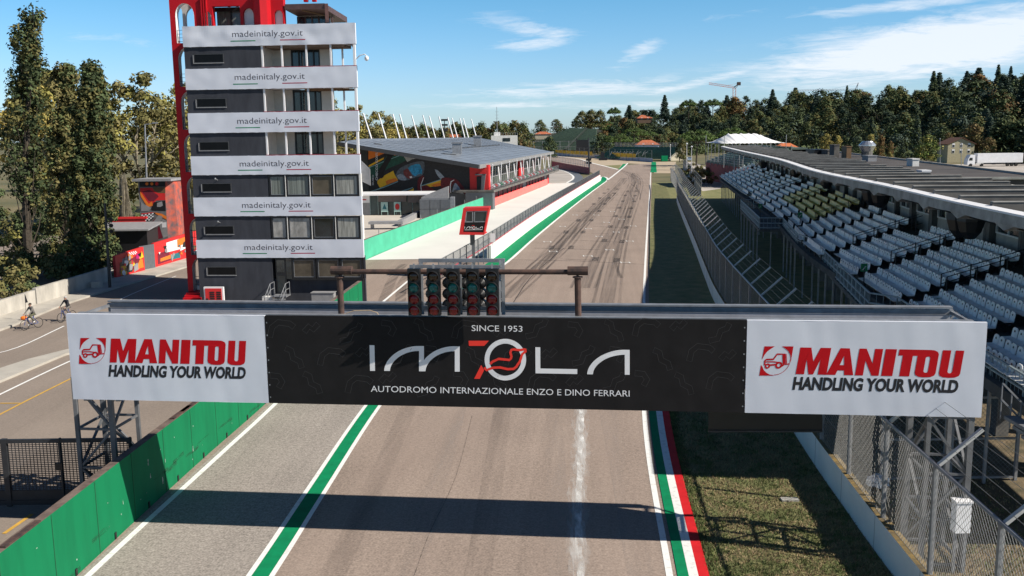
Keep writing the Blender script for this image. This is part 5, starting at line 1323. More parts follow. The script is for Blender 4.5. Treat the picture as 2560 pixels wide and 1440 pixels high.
wf = bquad('window_frame', [ZB(246, 545), ZB(262, 430), ZB(332, 430), ZB(330, 543)], 'steel', .03, .08, loops=[[ZB(260, 534), ZB(270, 440), ZB(322, 440), ZB(321, 533)]])
bquad('window_frame', [ZB(338, 543), ZB(342, 430), ZB(478, 427), ZB(460, 541)], 'steel', .03, .08, loops=[[ZB(347, 533), ZB(350, 440), ZB(466, 438), ZB(452, 531)]])
b = MB(); z_lo = BX(*ZB(442, 668)).z; 
A0, A1 = BX(*ZB(442, 668), 0), BX(*ZB(492, 396), 0)
b.hexa([A0, A0 + V((.08, 1.8, 0)), A0 + V((.03, 1.8, 0)), A0 + V((-.1, 0, 0))], [A1, A1 + V((.12, 1.8, 0)), A1 + V((.07, 1.8, 0)), A1 + V((-.1, 0, 0))]); part(b, 'side_wall', 'red', bo)
B0, B1 = BX(*ZB(192, 667), 0), BX(*ZB(233, 403), 0)
b = MB(); b.hexa([B1 + V((0, .2, -.08)), A1 + V((0, .2, -.08)), A1 + V((.1, 1.9, -.08)), B1 + V((.1, 1.9, -.08))], [B1, A1, A1 + V((.1, 1.9, 0)), B1 + V((.1, 1.9, 0))])
b.hexa([B0 + V((0, .2, 0)), A0 + V((0, .2, 0)), A0 + V((.2, 1.8, 0)), B0 + V((.1, 1.8, 0))], [B0 + V((0, .2, .08)), A0 + V((0, .2, .08)), A0 + V((.2, 1.8, .08)), B0 + V((.1, 1.8, .08))])
b.hexa([B0 + V((.02, .25, 0)), B0 + V((.1, .25, 0)), B0 + V((.2, 1.8, 0)), B0 + V((.1, 1.8, 0))], [B1 + V((.02, .25, 0)), B1 + V((.1, .25, 0)), B1 + V((.2, 1.8, 0)), B1 + V((.1, 1.8, 0))]); part(b, 'shell', 'red', bo)
b = MB(); c_ = (B0 + A0) / 2; b.beam(V((c_.x + .1, c_.y + 1.2, 0)), V((c_.x + .1, c_.y + 1.2, c_.z)), .2, .4); b.beam(V((c_.x, c_.y + .5, c_.z - .9)), V((c_.x, c_.y + .2, c_.z)), .3, .12); part(b, 'pedestal', 'panelgrey', bo)
b = MB()
def BL(x, y): return BX(*ZB(x, y), .015)
strokes(b, [(248, 586), (247, 606)], 5, BL); strokes(b, [(262, 606), (278, 590), (296, 586), (297, 606)], 5, BL); strokes(b, [(297, 606), (306, 592), (318, 588), (318, 606)], 5, BL)
strokes(b, arcpts(339, 599, 14, 12, 0, 360, 16)[:-1], 5, BL, closed=True); strokes(b, [(364, 588), (364, 605), (388, 604)], 5, BL); strokes(b, [(396, 605), (410, 590), (424, 586), (425, 604)], 5, BL)
b.fill([[(246, 617), (425, 614), (425, 618), (246, 621)]], BL); part(b, 'white_lettering', 'letterwhite', lo_)
b = MB(); strokes(b, [(318, 575), (345, 574)], 4, BL); strokes(b, [(330, 606), (340, 596), (352, 592)], 3, lambda x, y: BX(*ZB(x, y), .005)); part(b, 'red_mark', 'logored', lo_)
b = MB(); sp_ = V((-1.62, 83.2, 0)); b.bx(sp_.x - .22, sp_.x + .22, sp_.y, sp_.y + .05, 2.65, 3.4); b.bx(sp_.x - .03, sp_.x + .03, sp_.y + .02, sp_.y + .06, 1.4, 2.7); solo(b, 'pit_wall_sign', 'white', 'small white sign board on the pit wall fence right of the red booth', 'sign')
# ------------------------------------------------------------------ grandstand on the right
EDGE = smooth([(14.9, 18), (15.7, 27), (16.0, 29.9), (16.8, 37), (18.3, 47.6), (20.3, 64.6), (25.3, 92), (30.7, 129), (36.7, 168.3), (38.9, 182)], 10)
def on_edge(y, off=0.0, z=0.0):
    for i in range(len(EDGE) - 1):
        if EDGE[i].y <= y <= EDGE[i + 1].y or i == len(EDGE) - 2:
            a_, c_ = EDGE[i], EDGE[i + 1]; p = a_ + (c_ - a_) * ((y - a_.y) / (c_.y - a_.y)); break
    i0 = max(0, i - 3); i1 = min(len(EDGE) - 1, i + 4); t_ = (EDGE[i1] - EDGE[i0]).normalized()
    return V((p.x + t_.y * off, p.y - t_.x * off, z))
def edge_dir(y): d = on_edge(y + .6) - on_edge(y - .6); return V((d.x, d.y, 0)).normalized()
gs = thing('grandstand', 'long concrete grandstand with rows of white seats and a block of yellow seats', 'grandstand', on_edge(60, 3))
NR = 9
def row_off(r): return -0.1 + 0.62 * r
def row_h(r): return 4.20 + 0.235 * r
Y0, Y1 = 25.0, 165.0
ys = [Y0 + (Y1 - Y0) * i / 90 for i in range(91)]
b = MB()
for r in range(NR):
    o0, o1, zt2 = row_off(r) - .33, row_off(r) + .29, row_h(r) - .42
    b.strip([on_edge(y, o0, zt2) for y in ys], [on_edge(y, o1, zt2) for y in ys])
    b.strip([on_edge(y, o0, zt2 - .24) for y in ys], [on_edge(y, o0, zt2) for y in ys])
b.strip([on_edge(y, row_off(NR - 1) + .29, row_h(NR - 1) - .42) for y in ys], [on_edge(y, 6.1, row_h(NR - 1) - .42) for y in ys])
for y in (Y0, Y1):
    b.face([on_edge(y, -.4, 3.6), on_edge(y, 6.1, 3.6), on_edge(y, 6.1, row_h(8) - .42), on_edge(y, row_off(8), row_h(8) - .42), on_edge(y, row_off(0) - .3, row_h(0) - .42)])
b.strip([on_edge(y, -.42, 3.40) for y in ys], [on_edge(y, -.42, row_h(0) - .42) for y in ys])
part(b, 'stepped_deck', mat('dark_deck', (0.085, 0.08, 0.075), .9, .3, 1.0), gs)
# front walkway following the jogs of the railing
RL = [(16.8, 30), (16.8, 39.1), (17.4, 42.7), (16.6, 43.9), (21.0, 67.0), (20.9, 69.7), (23.5, 82.8), (21.6, 83.2), (25.1, 105), (28.2, 106), (30.7, 129), (36.7, 168)]
RL[0] = (15.4, 26); RL[1] = (16.6, 36.5)
RLs = [V(p) for p in RL]
b = MB()
for i in range(len(RLs) - 1):
    a_, c_ = RLs[i], RLs[i + 1]
    n = max(1, int((c_ - a_).length / 4))
    for k in range(n):
        p, q = a_.lerp(c_, k / n), a_.lerp(c_, (k + 1) / n); pi_, qi = on_edge(p.y, -.2), on_edge(q.y, -.2)
        b.face([(p.x, p.y, 3.45), (q.x, q.y, 3.45), (qi.x + .3, q.y, 3.45), (pi_.x + .3, p.y, 3.45)])
    b.beam((a_.x, a_.y, 3.36), (c_.x, c_.y, 3.36), .12, .22)
part(b, 'walkway', 'concretedark', gs)
M['railblue'] = mat('blue_grey_railing', (0.34, 0.40, 0.42), 0.5, 0.15)
b = MB()
for zz in (4.46, 4.0, 3.6): b.path([(p.x, p.y, zz) for p in RLs], .045, 5)
for i in range(len(RLs) - 1):
    a_, c_ = RLs[i], RLs[i + 1]; L_ = (c_ - a_).length; n = max(1, int(L_ / 1.3))
    for k in range(n + 1): p = a_.lerp(c_, k / n); b.tube((p.x, p.y, 3.4), (p.x, p.y, 4.48), .035, 5)
    n = max(1, int(L_ / .3))
    if a_.y < 110:
        for k in range(n): p = a_.lerp(c_, k / n); b.tube((p.x, p.y, 3.5), (p.x, p.y, 4.44), .012, 3, cap=False)
part(b, 'front_railing', 'railblue', gs)
for i in range(len(RLs) - 1):
    a_, c_ = RLs[i], RLs[i + 1]; L_ = (c_ - a_).length
    n = int(L_ / 3.2) or 1
    for k in range(n):
        p = a_.lerp(c_, (k + .5) / n); b = MB(); b.beam((p.x, p.y, -.1), (p.x, p.y, 3.4), .09); part(b, 'support_post', 'steel', gs)
for y in [28 + 4.4 * i for i in range(32)]:
    b = MB()
    for off in (2.4, 5.0): p = on_edge(y, off); b.bx(p.x - .25, p.x + .25, p.y - .25, p.y + .25, -.1, 4.3)
    b.hexa([on_edge(y, 1.6, 3.6), on_edge(y, 6, 4.9), on_edge(y + .3, 6, 4.9), on_edge(y + .3, 1.6, 3.6)], [on_edge(y, 1.6, 4.2), on_edge(y, 6, 5.6), on_edge(y + .3, 6, 5.6), on_edge(y + .3, 1.6, 4.2)])
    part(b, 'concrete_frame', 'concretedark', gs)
# seats
def seat_geo(mb, p, t, n_, s_=1.0, hole=False):
    w = .225; Z_ = V((0, 0, 1))
    def L(a_, d, h): return p + t * a_ + n_ * d + Z_ * h
    mb.hexa([L(-w, -.18, -.03), L(w, -.18, -.03), L(w, .15, -.02), L(-w, .15, -.02)], [L(-w, -.18, 0.0), L(w, -.18, 0.0), L(w, .15, .02), L(-w, .15, .02)])
    prof = [(-w, 0), (w, 0), (w, .24), (w * .85, .32), (w * .45, .36), (-w * .45, .36), (-w * .85, .32), (-w, .24)]
    f_ = [L(a_, .13 + h * .18, h) for a_, h in prof]; k_ = [L(a_, .155 + h * .18, h) for a_, h in prof]
    mb.hexa(f_, k_)
    if hole:
        hp = [(-.05, .20), (.05, .20), (.06, .24), (.0, .28), (-.06, .24)]
        mb.face([L(a_, .122 + h * .18, h) for a_, h in hp], 1)
rr = random.Random(21)
blocks = []
y = 26.4
while y < 163:
    blocks.append((y, y + 7.2)); y += 8.4
nseat = 0; nrow = 0; rest = MB(); rest_y = MB()
for bi, (ya, yb) in enumerate(blocks):
    for r in range(NR):
        yellow = 74 < ya < 96 and r >= 3
        if r >= 7 and bi % 2 == 1 and bi > 0: yb2 = ya + 4.4          # upper seats cut short by the stair heads
        else: yb2 = yb
        if bi in (3, 6, 10) and r == 0: yb2 = ya + 4.0
        t_ = edge_dir((ya + yb2) / 2); n_ = V((t_.y, -t_.x, 0)); k = int((yb2 - ya) / .5)
        near_row = (ya < 50 and nseat + k <= 96 and r < 6)
        base = on_edge(ya, row_off(r), row_h(r))
        pts = [on_edge(ya + .5 * q + .25, row_off(r), row_h(r)) + V((rr.gauss(0, .008), rr.gauss(0, .008), rr.gauss(0, .006))) for q in range(k)]
        big = nrow < 99
        mb = MB() if big else (rest_y if yellow else rest)
        mb.beam(pts[0] - t_ * .25 + V((0, 0, -.1)), pts[-1] + t_ * .25 + V((0, 0, -.1)), .10, .08, 2 if big else 0)
        if big:
            for q in range(0, k, 4): mb.beam(pts[q] + V((0, 0, -.42)), pts[q] + V((0, 0, -.1)), .08, mi=2)
        if not near_row:
            for p in pts: seat_geo(mb, p, t_, n_, hole=(ya < 52 and big))
        if big:
            ro = part(mb, 'seat_row', ['seatyellow' if yellow else 'seat', 'frame', 'darkmetal'], gs, 'yellow seat row' if yellow else None); nrow += 1
            if near_row:
                for p in pts:
                    s_ = MB(); seat_geo(s_, p, t_, n_, hole=True); part(s_, 'seat', ['seat', 'frame'], ro); nseat += 1
o = part(rest, 'far_seat_rows', 'seat', gs); o['kind'] = 'stuff'
if rest_y.v: o = part(rest_y, 'far_yellow_rows', 'seatyellow', gs); o['kind'] = 'stuff'
# stair rails climbing through the rows
for ya in (42.2, 50.6, 59.0, 75.8, 92.6, 109.4, 126.2):
    b = MB()
    for dy in (0.15, 1.0):
        for hh in (.5, .95):
            b.path([on_edge(ya + dy, row_off(3), row_h(3) - .4 + hh), on_edge(ya + dy, 5.6, row_h(8) - .42 + hh + .1)], .022, 5)
        for r in (3, 5, 7, 8.6): b.tube(on_edge(ya + dy, row_off(r), row_h(r) - .45), on_edge(ya + dy, row_off(r), row_h(r) + .55), .03, 5)
    part(b, 'stair_rail', 'darkmetal', gs)
    b = MB()
    for q in range(10): 
        zz = row_h(3) - .42 + q * .12; oo = row_off(3) - .3 + q * .31; b.hexa([on_edge(ya + .2, oo, zz - .2), on_edge(ya + .95, oo, zz - .2), on_edge(ya + .95, oo + .3, zz - .2), on_edge(ya + .2, oo + .3, zz - .2)], [on_edge(ya + .2, oo, zz + .06), on_edge(ya + .95, oo, zz + .06), on_edge(ya + .95, oo + .3, zz + .06), on_edge(ya + .2, oo + .3, zz + .06)])
    part(b, 'stair_flight', 'concretedark', gs)
# back wall with pillars, windows and pale panels
ZB0, ZB1 = row_h(8) - .42, 8.78
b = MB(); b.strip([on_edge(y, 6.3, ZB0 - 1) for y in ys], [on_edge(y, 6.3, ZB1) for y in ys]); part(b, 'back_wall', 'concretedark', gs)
M['panelbeige'] = mat('beige_panel', (0.42, 0.39, 0.34), 0.8, 0.1)
for i, y in enumerate([27 + 4.4 * k for k in range(31)]):
    b = MB()
    def OB(mb, ya, yb, o0, o1, z0, z1, mi=0): mb.hexa([on_edge(ya, o0, z0), on_edge(yb, o0, z0), on_edge(yb, o1, z0), on_edge(ya, o1, z0)], [on_edge(ya, o0, z1), on_edge(yb, o0, z1), on_edge(yb, o1, z1), on_edge(ya, o1, z1)], mi)
    OB(b, y, y + .45, 5.75, 6.29, ZB0, ZB1); OB(b, y + .9, y + 1.2, 5.9, 6.29, ZB0, ZB1); part(b, 'pillar', 'concretedark', gs)
    b = MB(); OB(b, y + 1.2, y + 4.3, 6.05, 6.28, ZB0, ZB0 + 1.05); part(b, 'pale_panel', 'panelbeige', gs)
    b = MB(); OB(b, y + 1.2, y + 4.3, 6.0, 6.1, ZB0 + 1.06, ZB0 + 1.14); OB(b, y + 1.2, y + 4.3, 6.0, 6.1, ZB1 - .2, ZB1 - .12)
    for q in (1.2, 2.7, 4.2): OB(b, y + q, y + q + .08, 6.0, 6.1, ZB0 + 1.14, ZB1 - .2)
    w_ = part(b, 'window', 'offwhite', gs)
    b = MB(); OB(b, y + 1.28, y + 4.2, 6.12, 6.16, ZB0 + 1.1, ZB1 - .2); part(b, 'pane', 'glass', w_)
# roof: slab, fascia, cross ribs
RZ = 9.25
yr = [28.4 + (170 - 28.4) * i / 100 for i in range(101)]
M['fascia'] = mat('weathered_fascia', (0.33, 0.32, 0.30), 0.9, 0.25, 1.2)
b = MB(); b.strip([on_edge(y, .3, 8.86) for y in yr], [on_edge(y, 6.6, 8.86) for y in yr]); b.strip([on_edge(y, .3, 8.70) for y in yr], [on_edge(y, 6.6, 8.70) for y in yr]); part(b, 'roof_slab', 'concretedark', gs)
b = MB()
fz = [8.83 + .05 * noise.noise(V((y * .35, 2, 0))) for y in yr]
b.strip([on_edge(y, 0, z_) for y, z_ in zip(yr, fz)], [on_edge(y, 0, RZ) for y in yr]); b.strip([on_edge(y, .32, z_) for y, z_ in zip(yr, fz)], [on_edge(y, .32, RZ) for y in yr]); b.strip([on_edge(y, 0, z_) for y, z_ in zip(yr, fz)], [on_edge(y, .32, z_) for y, z_ in zip(yr, fz)])
part(b, 'fascia', 'fascia', gs)
b = MB(); b.strip([on_edge(y, -.04, RZ + .01) for y in yr], [on_edge(y, .42, RZ + .03) for y in yr]); b.strip([on_edge(y, -.04, RZ - .06) for y in yr], [on_edge(y, -.04, RZ + .01) for y in yr]); part(b, 'edge_flashing', 'white', gs)
for y in [31.5 + 4.4 * k for k in range(31)]:
    b = MB()
    b.add([on_edge(y - .9, .05, 8.84), on_edge(y + .9, .05, 8.84), on_edge(y, .05, 8.62), on_edge(y - .9, 2.5, 8.68), on_edge(y + .9, 2.5, 8.68), on_edge(y, 2.5, 8.5)], [[0, 1, 2], [3, 5, 4], [0, 2, 5, 3], [1, 4, 5, 2]]); part(b, 'folded_soffit', 'fascia', gs)
rr = random.Random(2)
for i, y in enumerate([30.2 + 3.3 * k for k in range(42)]):
    ln_ = 5.6 + .5 * sin(i * 1.3) + (1.2 if y < 40 else 0)
    b = MB(); OB(b, y, y + .22, .4, ln_, 8.86, 9.40); 
    b.hexa([on_edge(y, ln_, 8.5), on_edge(y + .22, ln_, 8.5), on_edge(y + .22, ln_ + .6, 8.5), on_edge(y, ln_ + .6, 8.5)], [on_edge(y, ln_, 9.33), on_edge(y + .22, ln_, 9.33), on_edge(y + .22, ln_ + .6, 8.7), on_edge(y, ln_ + .6, 8.7)])
    rb_ = part(b, 'roof_rib', 'concretedark', gs)
    b = MB(); OB(b, y - .02, y + .24, .42, ln_, 9.401, 9.43); part(b, 'rib_cap', 'fascia', rb_)
b = MB(); OB(b, 30, 40, 6.6, 9.0, 6, 8.3); OB(b, 40, 75, 6.6, 13, 5, 7.95); OB(b, 75, 170, 6.6, 19, 5, 8.1)
part(b, 'rear_building', mat('dark_roofing', (0.075, 0.065, 0.06), 0.9, 0.3, 0.3), gs)
b = MB()
for (ya, yb, oo, zz) in ((40, 75, 13, 7.95), (75, 170, 19, 8.1)): OB(b, ya, yb, oo - .15, oo + .05, zz, zz + .18); OB(b, ya - .1, ya + .1, 6.7, oo, zz, zz + .18)
part(b, 'roof_parapet', 'concrete', gs)
# hooded loudspeakers under the eaves
spk = [(620, 135), (865, 192), (1093, 262), (1425, 362), (1495, 378), (2085, 560), (2165, 572)]
for i, (x, y) in enumerate(spk):
    p = G(1700 + x * .336, 360 + y * .336, 8.15); b = MB(); s_ = .55
    b.lathe(p, [(.12, .5), (s_, .35), (s_ * 1.05, 0), (s_ * .8, -.45), (.2, -.75)], 8)
    solo(b, 'covered_loudspeaker', 'blackplastic', ['black covered loudspeaker under the eaves, farthest of the row', 'black covered loudspeaker under the eaves, second farthest', 'black covered loudspeaker above the yellow seats', 'black covered loudspeaker, farther one of the middle pair under the eaves',
        'black covered loudspeaker, nearer one of the middle pair under the eaves', 'black covered loudspeaker, farther one of the nearest pair under the eaves', 'black covered loudspeaker, nearer one of the nearest pair under the eaves'][i], 'loudspeaker', 'covered loudspeakers under the grandstand roof')
# small green stair signs on posts
M['signgreen'] = mat('sign_green', (0.01, 0.20, 0.07), 0.5, 0.05)
for i, (x, y, yt, lab) in enumerate(((895, 640, 528, 'small green stairway sign on a post, before the second seat block'), (1370, 1052, 918, 'small green stairway sign on a post, middle of the three front posts'), (1936, 1262, 1180, 'small green stairway sign on a post, nearest to the white banner'), (598, 520, 462, 'small green stairway sign on a post, farthest along the front rail'))):
    q = G(1700 + x * .336, 360 + y * .336, 4.0); tq = PY(1700 + x * .336, 360 + yt * .336, q.y)
    s_ = thing('stair_sign', lab, 'sign', q, 'green stair signs on posts')
    b = MB(); b.tube(q - V((0, 0, .4)), tq, .03, 6); part(b, 'post', 'darkmetal', s_)
    b = MB(); b.bx(tq.x - .17, tq.x + .17, tq.y - .02, tq.y + .02, tq.z - .22, tq.z + .2); fc = part(b, 'panel', 'signgreen', s_)
    b = MB(); strokes(b, [(-.11, -.12), (-.04, -.12), (-.04, -.04), (.03, -.04), (.03, .04), (.1, .04)], .03, lambda x_, z_: V((tq.x + x_, tq.y - .026, tq.z + z_))); part(b, 'stair_mark', 'letterwhite', fc)
# plant on the roofs behind
def roof_box(name, x0, x1, y0, y1, h, m_, label, cat, dep=1.5, extra=None):
    p0, p1 = G(x0, y1, h), G(x1, y1, h); t0 = PY(x0, y0, p0.y)
    b_ = MB(); b_.bx(p0.x, p1.x, p0.y, p0.y + dep, h - .6, t0.z); b_.bx(p0.x - .06, p1.x + .06, p0.y - .06, p0.y + dep + .06, t0.z - .1, t0.z + .02)
    return solo(b_, name, m_, label, cat)
roof_box('roof_unit', 2305, 2328, 426, 443, 8.1, 'white', 'white rooftop unit standing between two roof ribs', 'rooftop unit', 1.0)
roof_box('roof_unit', 2415, 2441, 456, 465, 8.0, 'white', 'low white rooftop hood on the nearest roof ribs', 'rooftop unit', 1.0)
roof_box('roof_unit', 2170, 2195, 389, 404, 8.1, 'greymid', 'grey double rooftop unit beside the silver chimney', 'rooftop unit', 2.0)
roof_box('roof_unit', 2281, 2300, 397, 416, 8.1, 'offwhite', 'tall off white rooftop unit right of the silver chimney', 'rooftop unit', 1.5)
roof_box('roof_house', 2035, 2068, 374, 391, 8.1, 'frame', 'black rooftop plant room behind the grandstand', 'plant room', 4)
roof_box('roof_house', 2069, 2092, 375, 392, 8.1, 'concretedark', 'grey brown rooftop plant room beside the black one', 'plant room', 4)
roof_box('roof_shaft', 2085, 2100, 362, 394, 8.1, 'concretedark', 'tall concrete shaft rising behind the rooftop plant rooms', 'shaft', 2)
roof_box('roof_shaft', 2116, 2130, 366, 396, 8.1, 'brownpanel', 'brown brick shaft left of the silver chimney', 'shaft', 2)
p0 = G(2167, 392, 8.1); top = PY(2167, 353, p0.y).z
chm = thing('vent_chimney', 'round vent chimney with a shiny silver cowl on the roof', 'chimney', p0)
b = MB(); b.tube((p0.x, p0.y, 7.5), (p0.x, p0.y, top - 1.4), .75, 12); part(b, 'shaft', 'concretedark', chm)
b = MB(); b.lathe((p0.x, p0.y, top - 1.4), [(.75, 0), (1.0, .5), (1.15, .75), (1.15, .9), (.75, 1.3), (.7, 1.4)], 14); part(b, 'cowl', mat('shiny_steel', (0.75, 0.78, 0.82), 0.25, 0.05, metal=0.8), chm)
# ------------------------------------------------------------------ vegetation
def leafmat(name, col, var=0.35, scale=0.35):
    m = mat(name, col, 0.75, var, scale, spec=0.2, col2=tuple(c * 0.55 for c in col)); return m
LM = dict(
    olive=leafmat('olive_leaves', (0.169, 0.156, 0.056)), olive2=leafmat('pale_olive_leaves', (0.23, 0.20, 0.08)), dark=leafmat('dark_leaves', (0.053, 0.075, 0.033)), dark2=leafmat('deep_green_leaves', (0.099, 0.133, 0.055)),
    yel=leafmat('yellowing_leaves', (0.46, 0.36, 0.10)), yel2=leafmat('yellow_green_leaves', (0.34, 0.31, 0.09)), grn=leafmat('mid_green_leaves', (0.135, 0.169, 0.068)), grn2=leafmat('fresh_green_leaves', (0.14, 0.19, 0.045)),
    pine=leafmat('pine_needles', (0.09, 0.15, 0.045)), pine2=leafmat('pale_pine_needles', (0.14, 0.21, 0.055)), con=leafmat('conifer_needles', (0.046, 0.075, 0.049)), con2=leafmat('blue_conifer_needles', (0.078, 0.114, 0.088)),  # second pine tone is a lighter green, dealt at random by clump
    rust=leafmat('rusty_leaves', (0.24, 0.13, 0.05)), rust2=leafmat('brown_leaves', (0.196, 0.127, 0.057)), tan=leafmat('tan_leaves', (0.33, 0.24, 0.11)))
def leaves(mb, clumps, per, size, rng, nm, flat=1.0):
    """leaf-sized faces spread through each clump; a clump keeps mostly one tone"""
    for (c, r) in clumps:
        base = rng.randrange(nm)
        for _ in range(per):
            d = V((rng.gauss(0, 1), rng.gauss(0, 1), rng.gauss(0, 1) * flat)); d.normalize()
            k = rng.random() ** 0.45
            p = V((c[0] + d.x * r[0] * k, c[1] + d.y * r[1] * k, c[2] + d.z * r[2] * k))
            n = (d + V((rng.gauss(0, .42), rng.gauss(0, .42), rng.gauss(0, .42) + .35))).normalized()
            a = n.cross(V((rng.gauss(0, 1), rng.gauss(0, 1), rng.gauss(0, 1)))).normalized(); b_ = n.cross(a)
            s = size * rng.uniform(.6, 1.35)
            mb.add([p - a * s, p + b_ * s * .55, p + a * s, p - b_ * s * .55], [[0, 1, 2, 3]], base if rng.random() < .86 else rng.randrange(nm))
def make_tree(name, crown_mb, crown_mats, trunk_mb, bark, label, cat='tree', group=None, loc=(0, 0, 0)):
    t = thing(name, label, cat, (0, 0, 0), group)
    part(crown_mb, 'crown', [LM[m] for m in crown_mats], t); part(trunk_mb, 'trunk', bark, t)
    t.location = loc; return t
def limb(tb, p, d, l, r, rng, depth, tips):
    q = p + d * l; tb.tube(p, q, r, 6, r * .62, cap=False)
    if depth == 0: tips.append(q); return
    for _ in range(3 if depth > 1 else 2):
        e = (d + V((rng.gauss(0, .45), rng.gauss(0, .45), rng.gauss(.12, .25)))).normalized(); limb(tb, q, e, l * rng.uniform(.6, .8), r * .6, rng, depth - 1, tips)
# --- far tree kinds, unit meshes about 15 m tall
def broad(seed, mats_, w=7.4, h=13, n=72, per=30, size=.46, name='broadleaf_tree', label='', base=.06):
    rng = random.Random(seed); cb, tb = MB(), MB(); tips = []
    tb.tube((0, 0, -1.5), (0, 0, h * .35), .34, 7, .24)
    for k in range(5): a = 2 * pi * k / 5 + rng.random(); limb(tb, V((0, 0, h * .3)), V((cos(a) * .7, sin(a) * .7, .8)).normalized(), h * .2, .16, rng, 1, tips)
    cl = []
    for _ in range(n):
        t = rng.random(); zz = h * (base + (1 - base) * t); prof = sin(pi * min(1, .12 + .88 * t) ** .8) ** .6
        rr_ = w * prof * sqrt(rng.random()) * rng.uniform(.75, 1.08); a = rng.uniform(0, 2 * pi); s = rng.uniform(1.1, 2.2)
        cl.append(((rr_ * cos(a), rr_ * sin(a), zz * rng.uniform(.95, 1.0)), (s * 1.1, s * 1.1, s * .85)))
    leaves(cb, cl, per, size, rng, len(mats_)); return make_tree(name, cb, mats_, tb, 'bark', label)
def conifer(seed, mats_, w=3.6, h=17, name='conifer_tree', label='', per=52, tiers=17, size=.40, droop=.2, tip=1.0):
    rng = random.Random(seed); cb, tb = MB(), MB(); tb.tube((0, 0, -1.5), (0, 0, h * .97), .3, 7, .04); cl = []
    for i in range(tiers):
        t = i / (tiers - 1); zz = h * (.1 + .88 * t); r = w * (1 - t) ** .8 * rng.uniform(.75, 1.1) + .15; nb = max(3, int(7 * (1 - t) + 2))
        for k in range(nb):
            a = 2 * pi * k / nb + rng.random(); tb.tube((0, 0, zz), (r * cos(a) * .9, r * sin(a) * .9, zz - r * droop), .06, 4, .02, cap=False)
            for q in (.3, .6, .9): cl.append(((r * q * cos(a), r * q * sin(a), zz - r * q * droop), (.8 + .35 * (1 - t), .8 + .35 * (1 - t), .55)))
    leaves(cb, cl, per // 2, size, rng, len(mats_)); return make_tree(name, cb, mats_, tb, 'bark', label)
def umbrella(seed, mats_, w=6.5, h=12, name='stone_pine', label='', th=3.2, per=46, n=85):
    rng = random.Random(seed); cb, tb = MB(), MB(); tips = []
    tb.tube((0, 0, -1.5), (.3, .1, h * .6), .36, 7, .28)
    for k in range(7): a = 2 * pi * k / 7; tb.tube((.3, .1, h * .6), (cos(a) * w * .6, sin(a) * w * .6, h * .76), .15, 5, .06, cap=False)
    cl = []
    for _ in range(n):
        r = w * sqrt(rng.random()); a = rng.uniform(0, 2 * pi); zz = h * .74 + th * (1 - (r / w) ** 2) * rng.uniform(.1, 1.0); cl.append(((r * cos(a), r * sin(a), zz), (1.4, 1.4, .9)))
    leaves(cb, cl, per, .36, rng, len(mats_)); return make_tree(name, cb, mats_, tb, 'bark', label)

# --- hill terrain
HA = [(-.6, 1, 900), (-.2, 1, 850), (-.075, 3.5, 800), (.008, 8, 700), (.07, 14, 660), (.154, 16, 600), (.258, 20, 530), (.40, 21, 430), (.53, 22, 370), (.7, 23, 330), (1.2, 24, 300)]
def hill(x, y):
    if y <= 10: return 0.0
    a = x / y; r = sqrt(x * x + y * y)
    for i in range(len(HA) - 1):
        if HA[i][0] <= a <= HA[i + 1][0] or i == len(HA) - 2:
            k = min(1, max(0, (a - HA[i][0]) / (HA[i + 1][0] - HA[i][0]))); h = HA[i][1] + (HA[i + 1][1] - HA[i][1]) * k; d = HA[i][2] + (HA[i + 1][2] - HA[i][2]) * k; break
    t = min(1, max(0, (r - d) / 170.0)); return h * t * t * (3 - 2 * t) + (1.2 * noise.noise(V((x * .02, y * .02, 0))) if t > 0 else 0)
M['hillground'] = mat('wooded_hill_ground', (0.06, 0.055, 0.03), 0.95, 0.4, 0.06, col2=(0.022, 0.026, 0.014))
b = MB(); na, nr = 90, 26; vs = []; fs = []
for i in range(na + 1):
    a = -.45 + 1.65 * i / na
    for j in range(nr + 1):
        r = 290 + 900 * (j / nr) ** 1.4; y = r / sqrt(1 + a * a); x = a * y; vs.append((x, y, hill(x, y) - .25))
for i in range(na):
    for j in range(nr): k = i * (nr + 1) + j; fs.append([k, k + nr + 1, k + nr + 2, k + 1])
b.add(vs, fs); struct(b, 'hill', 'hillground')

# --- forest on the hill
GW = 'trees covering the wooded hill'
protos = [broad(1, ['dark2', 'con2', 'dark'], label='dark green broadleaf tree in the dense wood on the hill'), broad(2, ['grn', 'olive', 'dark2'], 6.0, 13, name='broadleaf_tree', label='mid green broad crowned tree in the dense wood on the hill'),
          broad(3, ['rust2', 'grn', 'dark2'], 5.6, 13, label='brownish autumn tree in the wood on the hill'), broad(4, ['olive', 'olive2', 'grn'], 4.6, 12, label='pale olive tree in the wood on the hill'),
          conifer(5, ['con', 'dark2'], 3.4, 18, label='dark pointed conifer rising out of the hill wood'), conifer(6, ['con2', 'con'], 4.6, 17, droop=.08, name='cedar_tree', label='spreading blue green cedar in the hill wood'),
          umbrella(7, ['pine', 'pine2', 'dark2'], label='flat topped stone pine on the wooded hill'), broad(8, ['rust', 'rust2', 'olive'], 4.2, 11, label='rusty orange autumn tree in the hill wood'), broad(9, ['dark', 'con'], 4.4, 15, n=40, label='very dark evergreen oak in the hill wood')]
for p in protos: p['group'] = GW
usedp = [False] * len(protos)
def plant(k, x, y, z=None, s=1.0, rz=0.0, label=None, group=None, pr=protos, up=usedp):
    z = hill(x, y) if z is None else z
    if not up[k]:
        up[k] = True; o_ = pr[k]; o_.location = (x, y, z); o_.rotation_euler = (0, 0, rz); o_.scale = s if isinstance(s, tuple) else (s, s, s)
        if label: o_['label'] = label
    else: o_ = dup(pr[k], (x, y, z), rz, s, label)
    if group: o_['group'] = group
    return o_
rng = random.Random(77); cnt = 0; spots = []
tries = 0
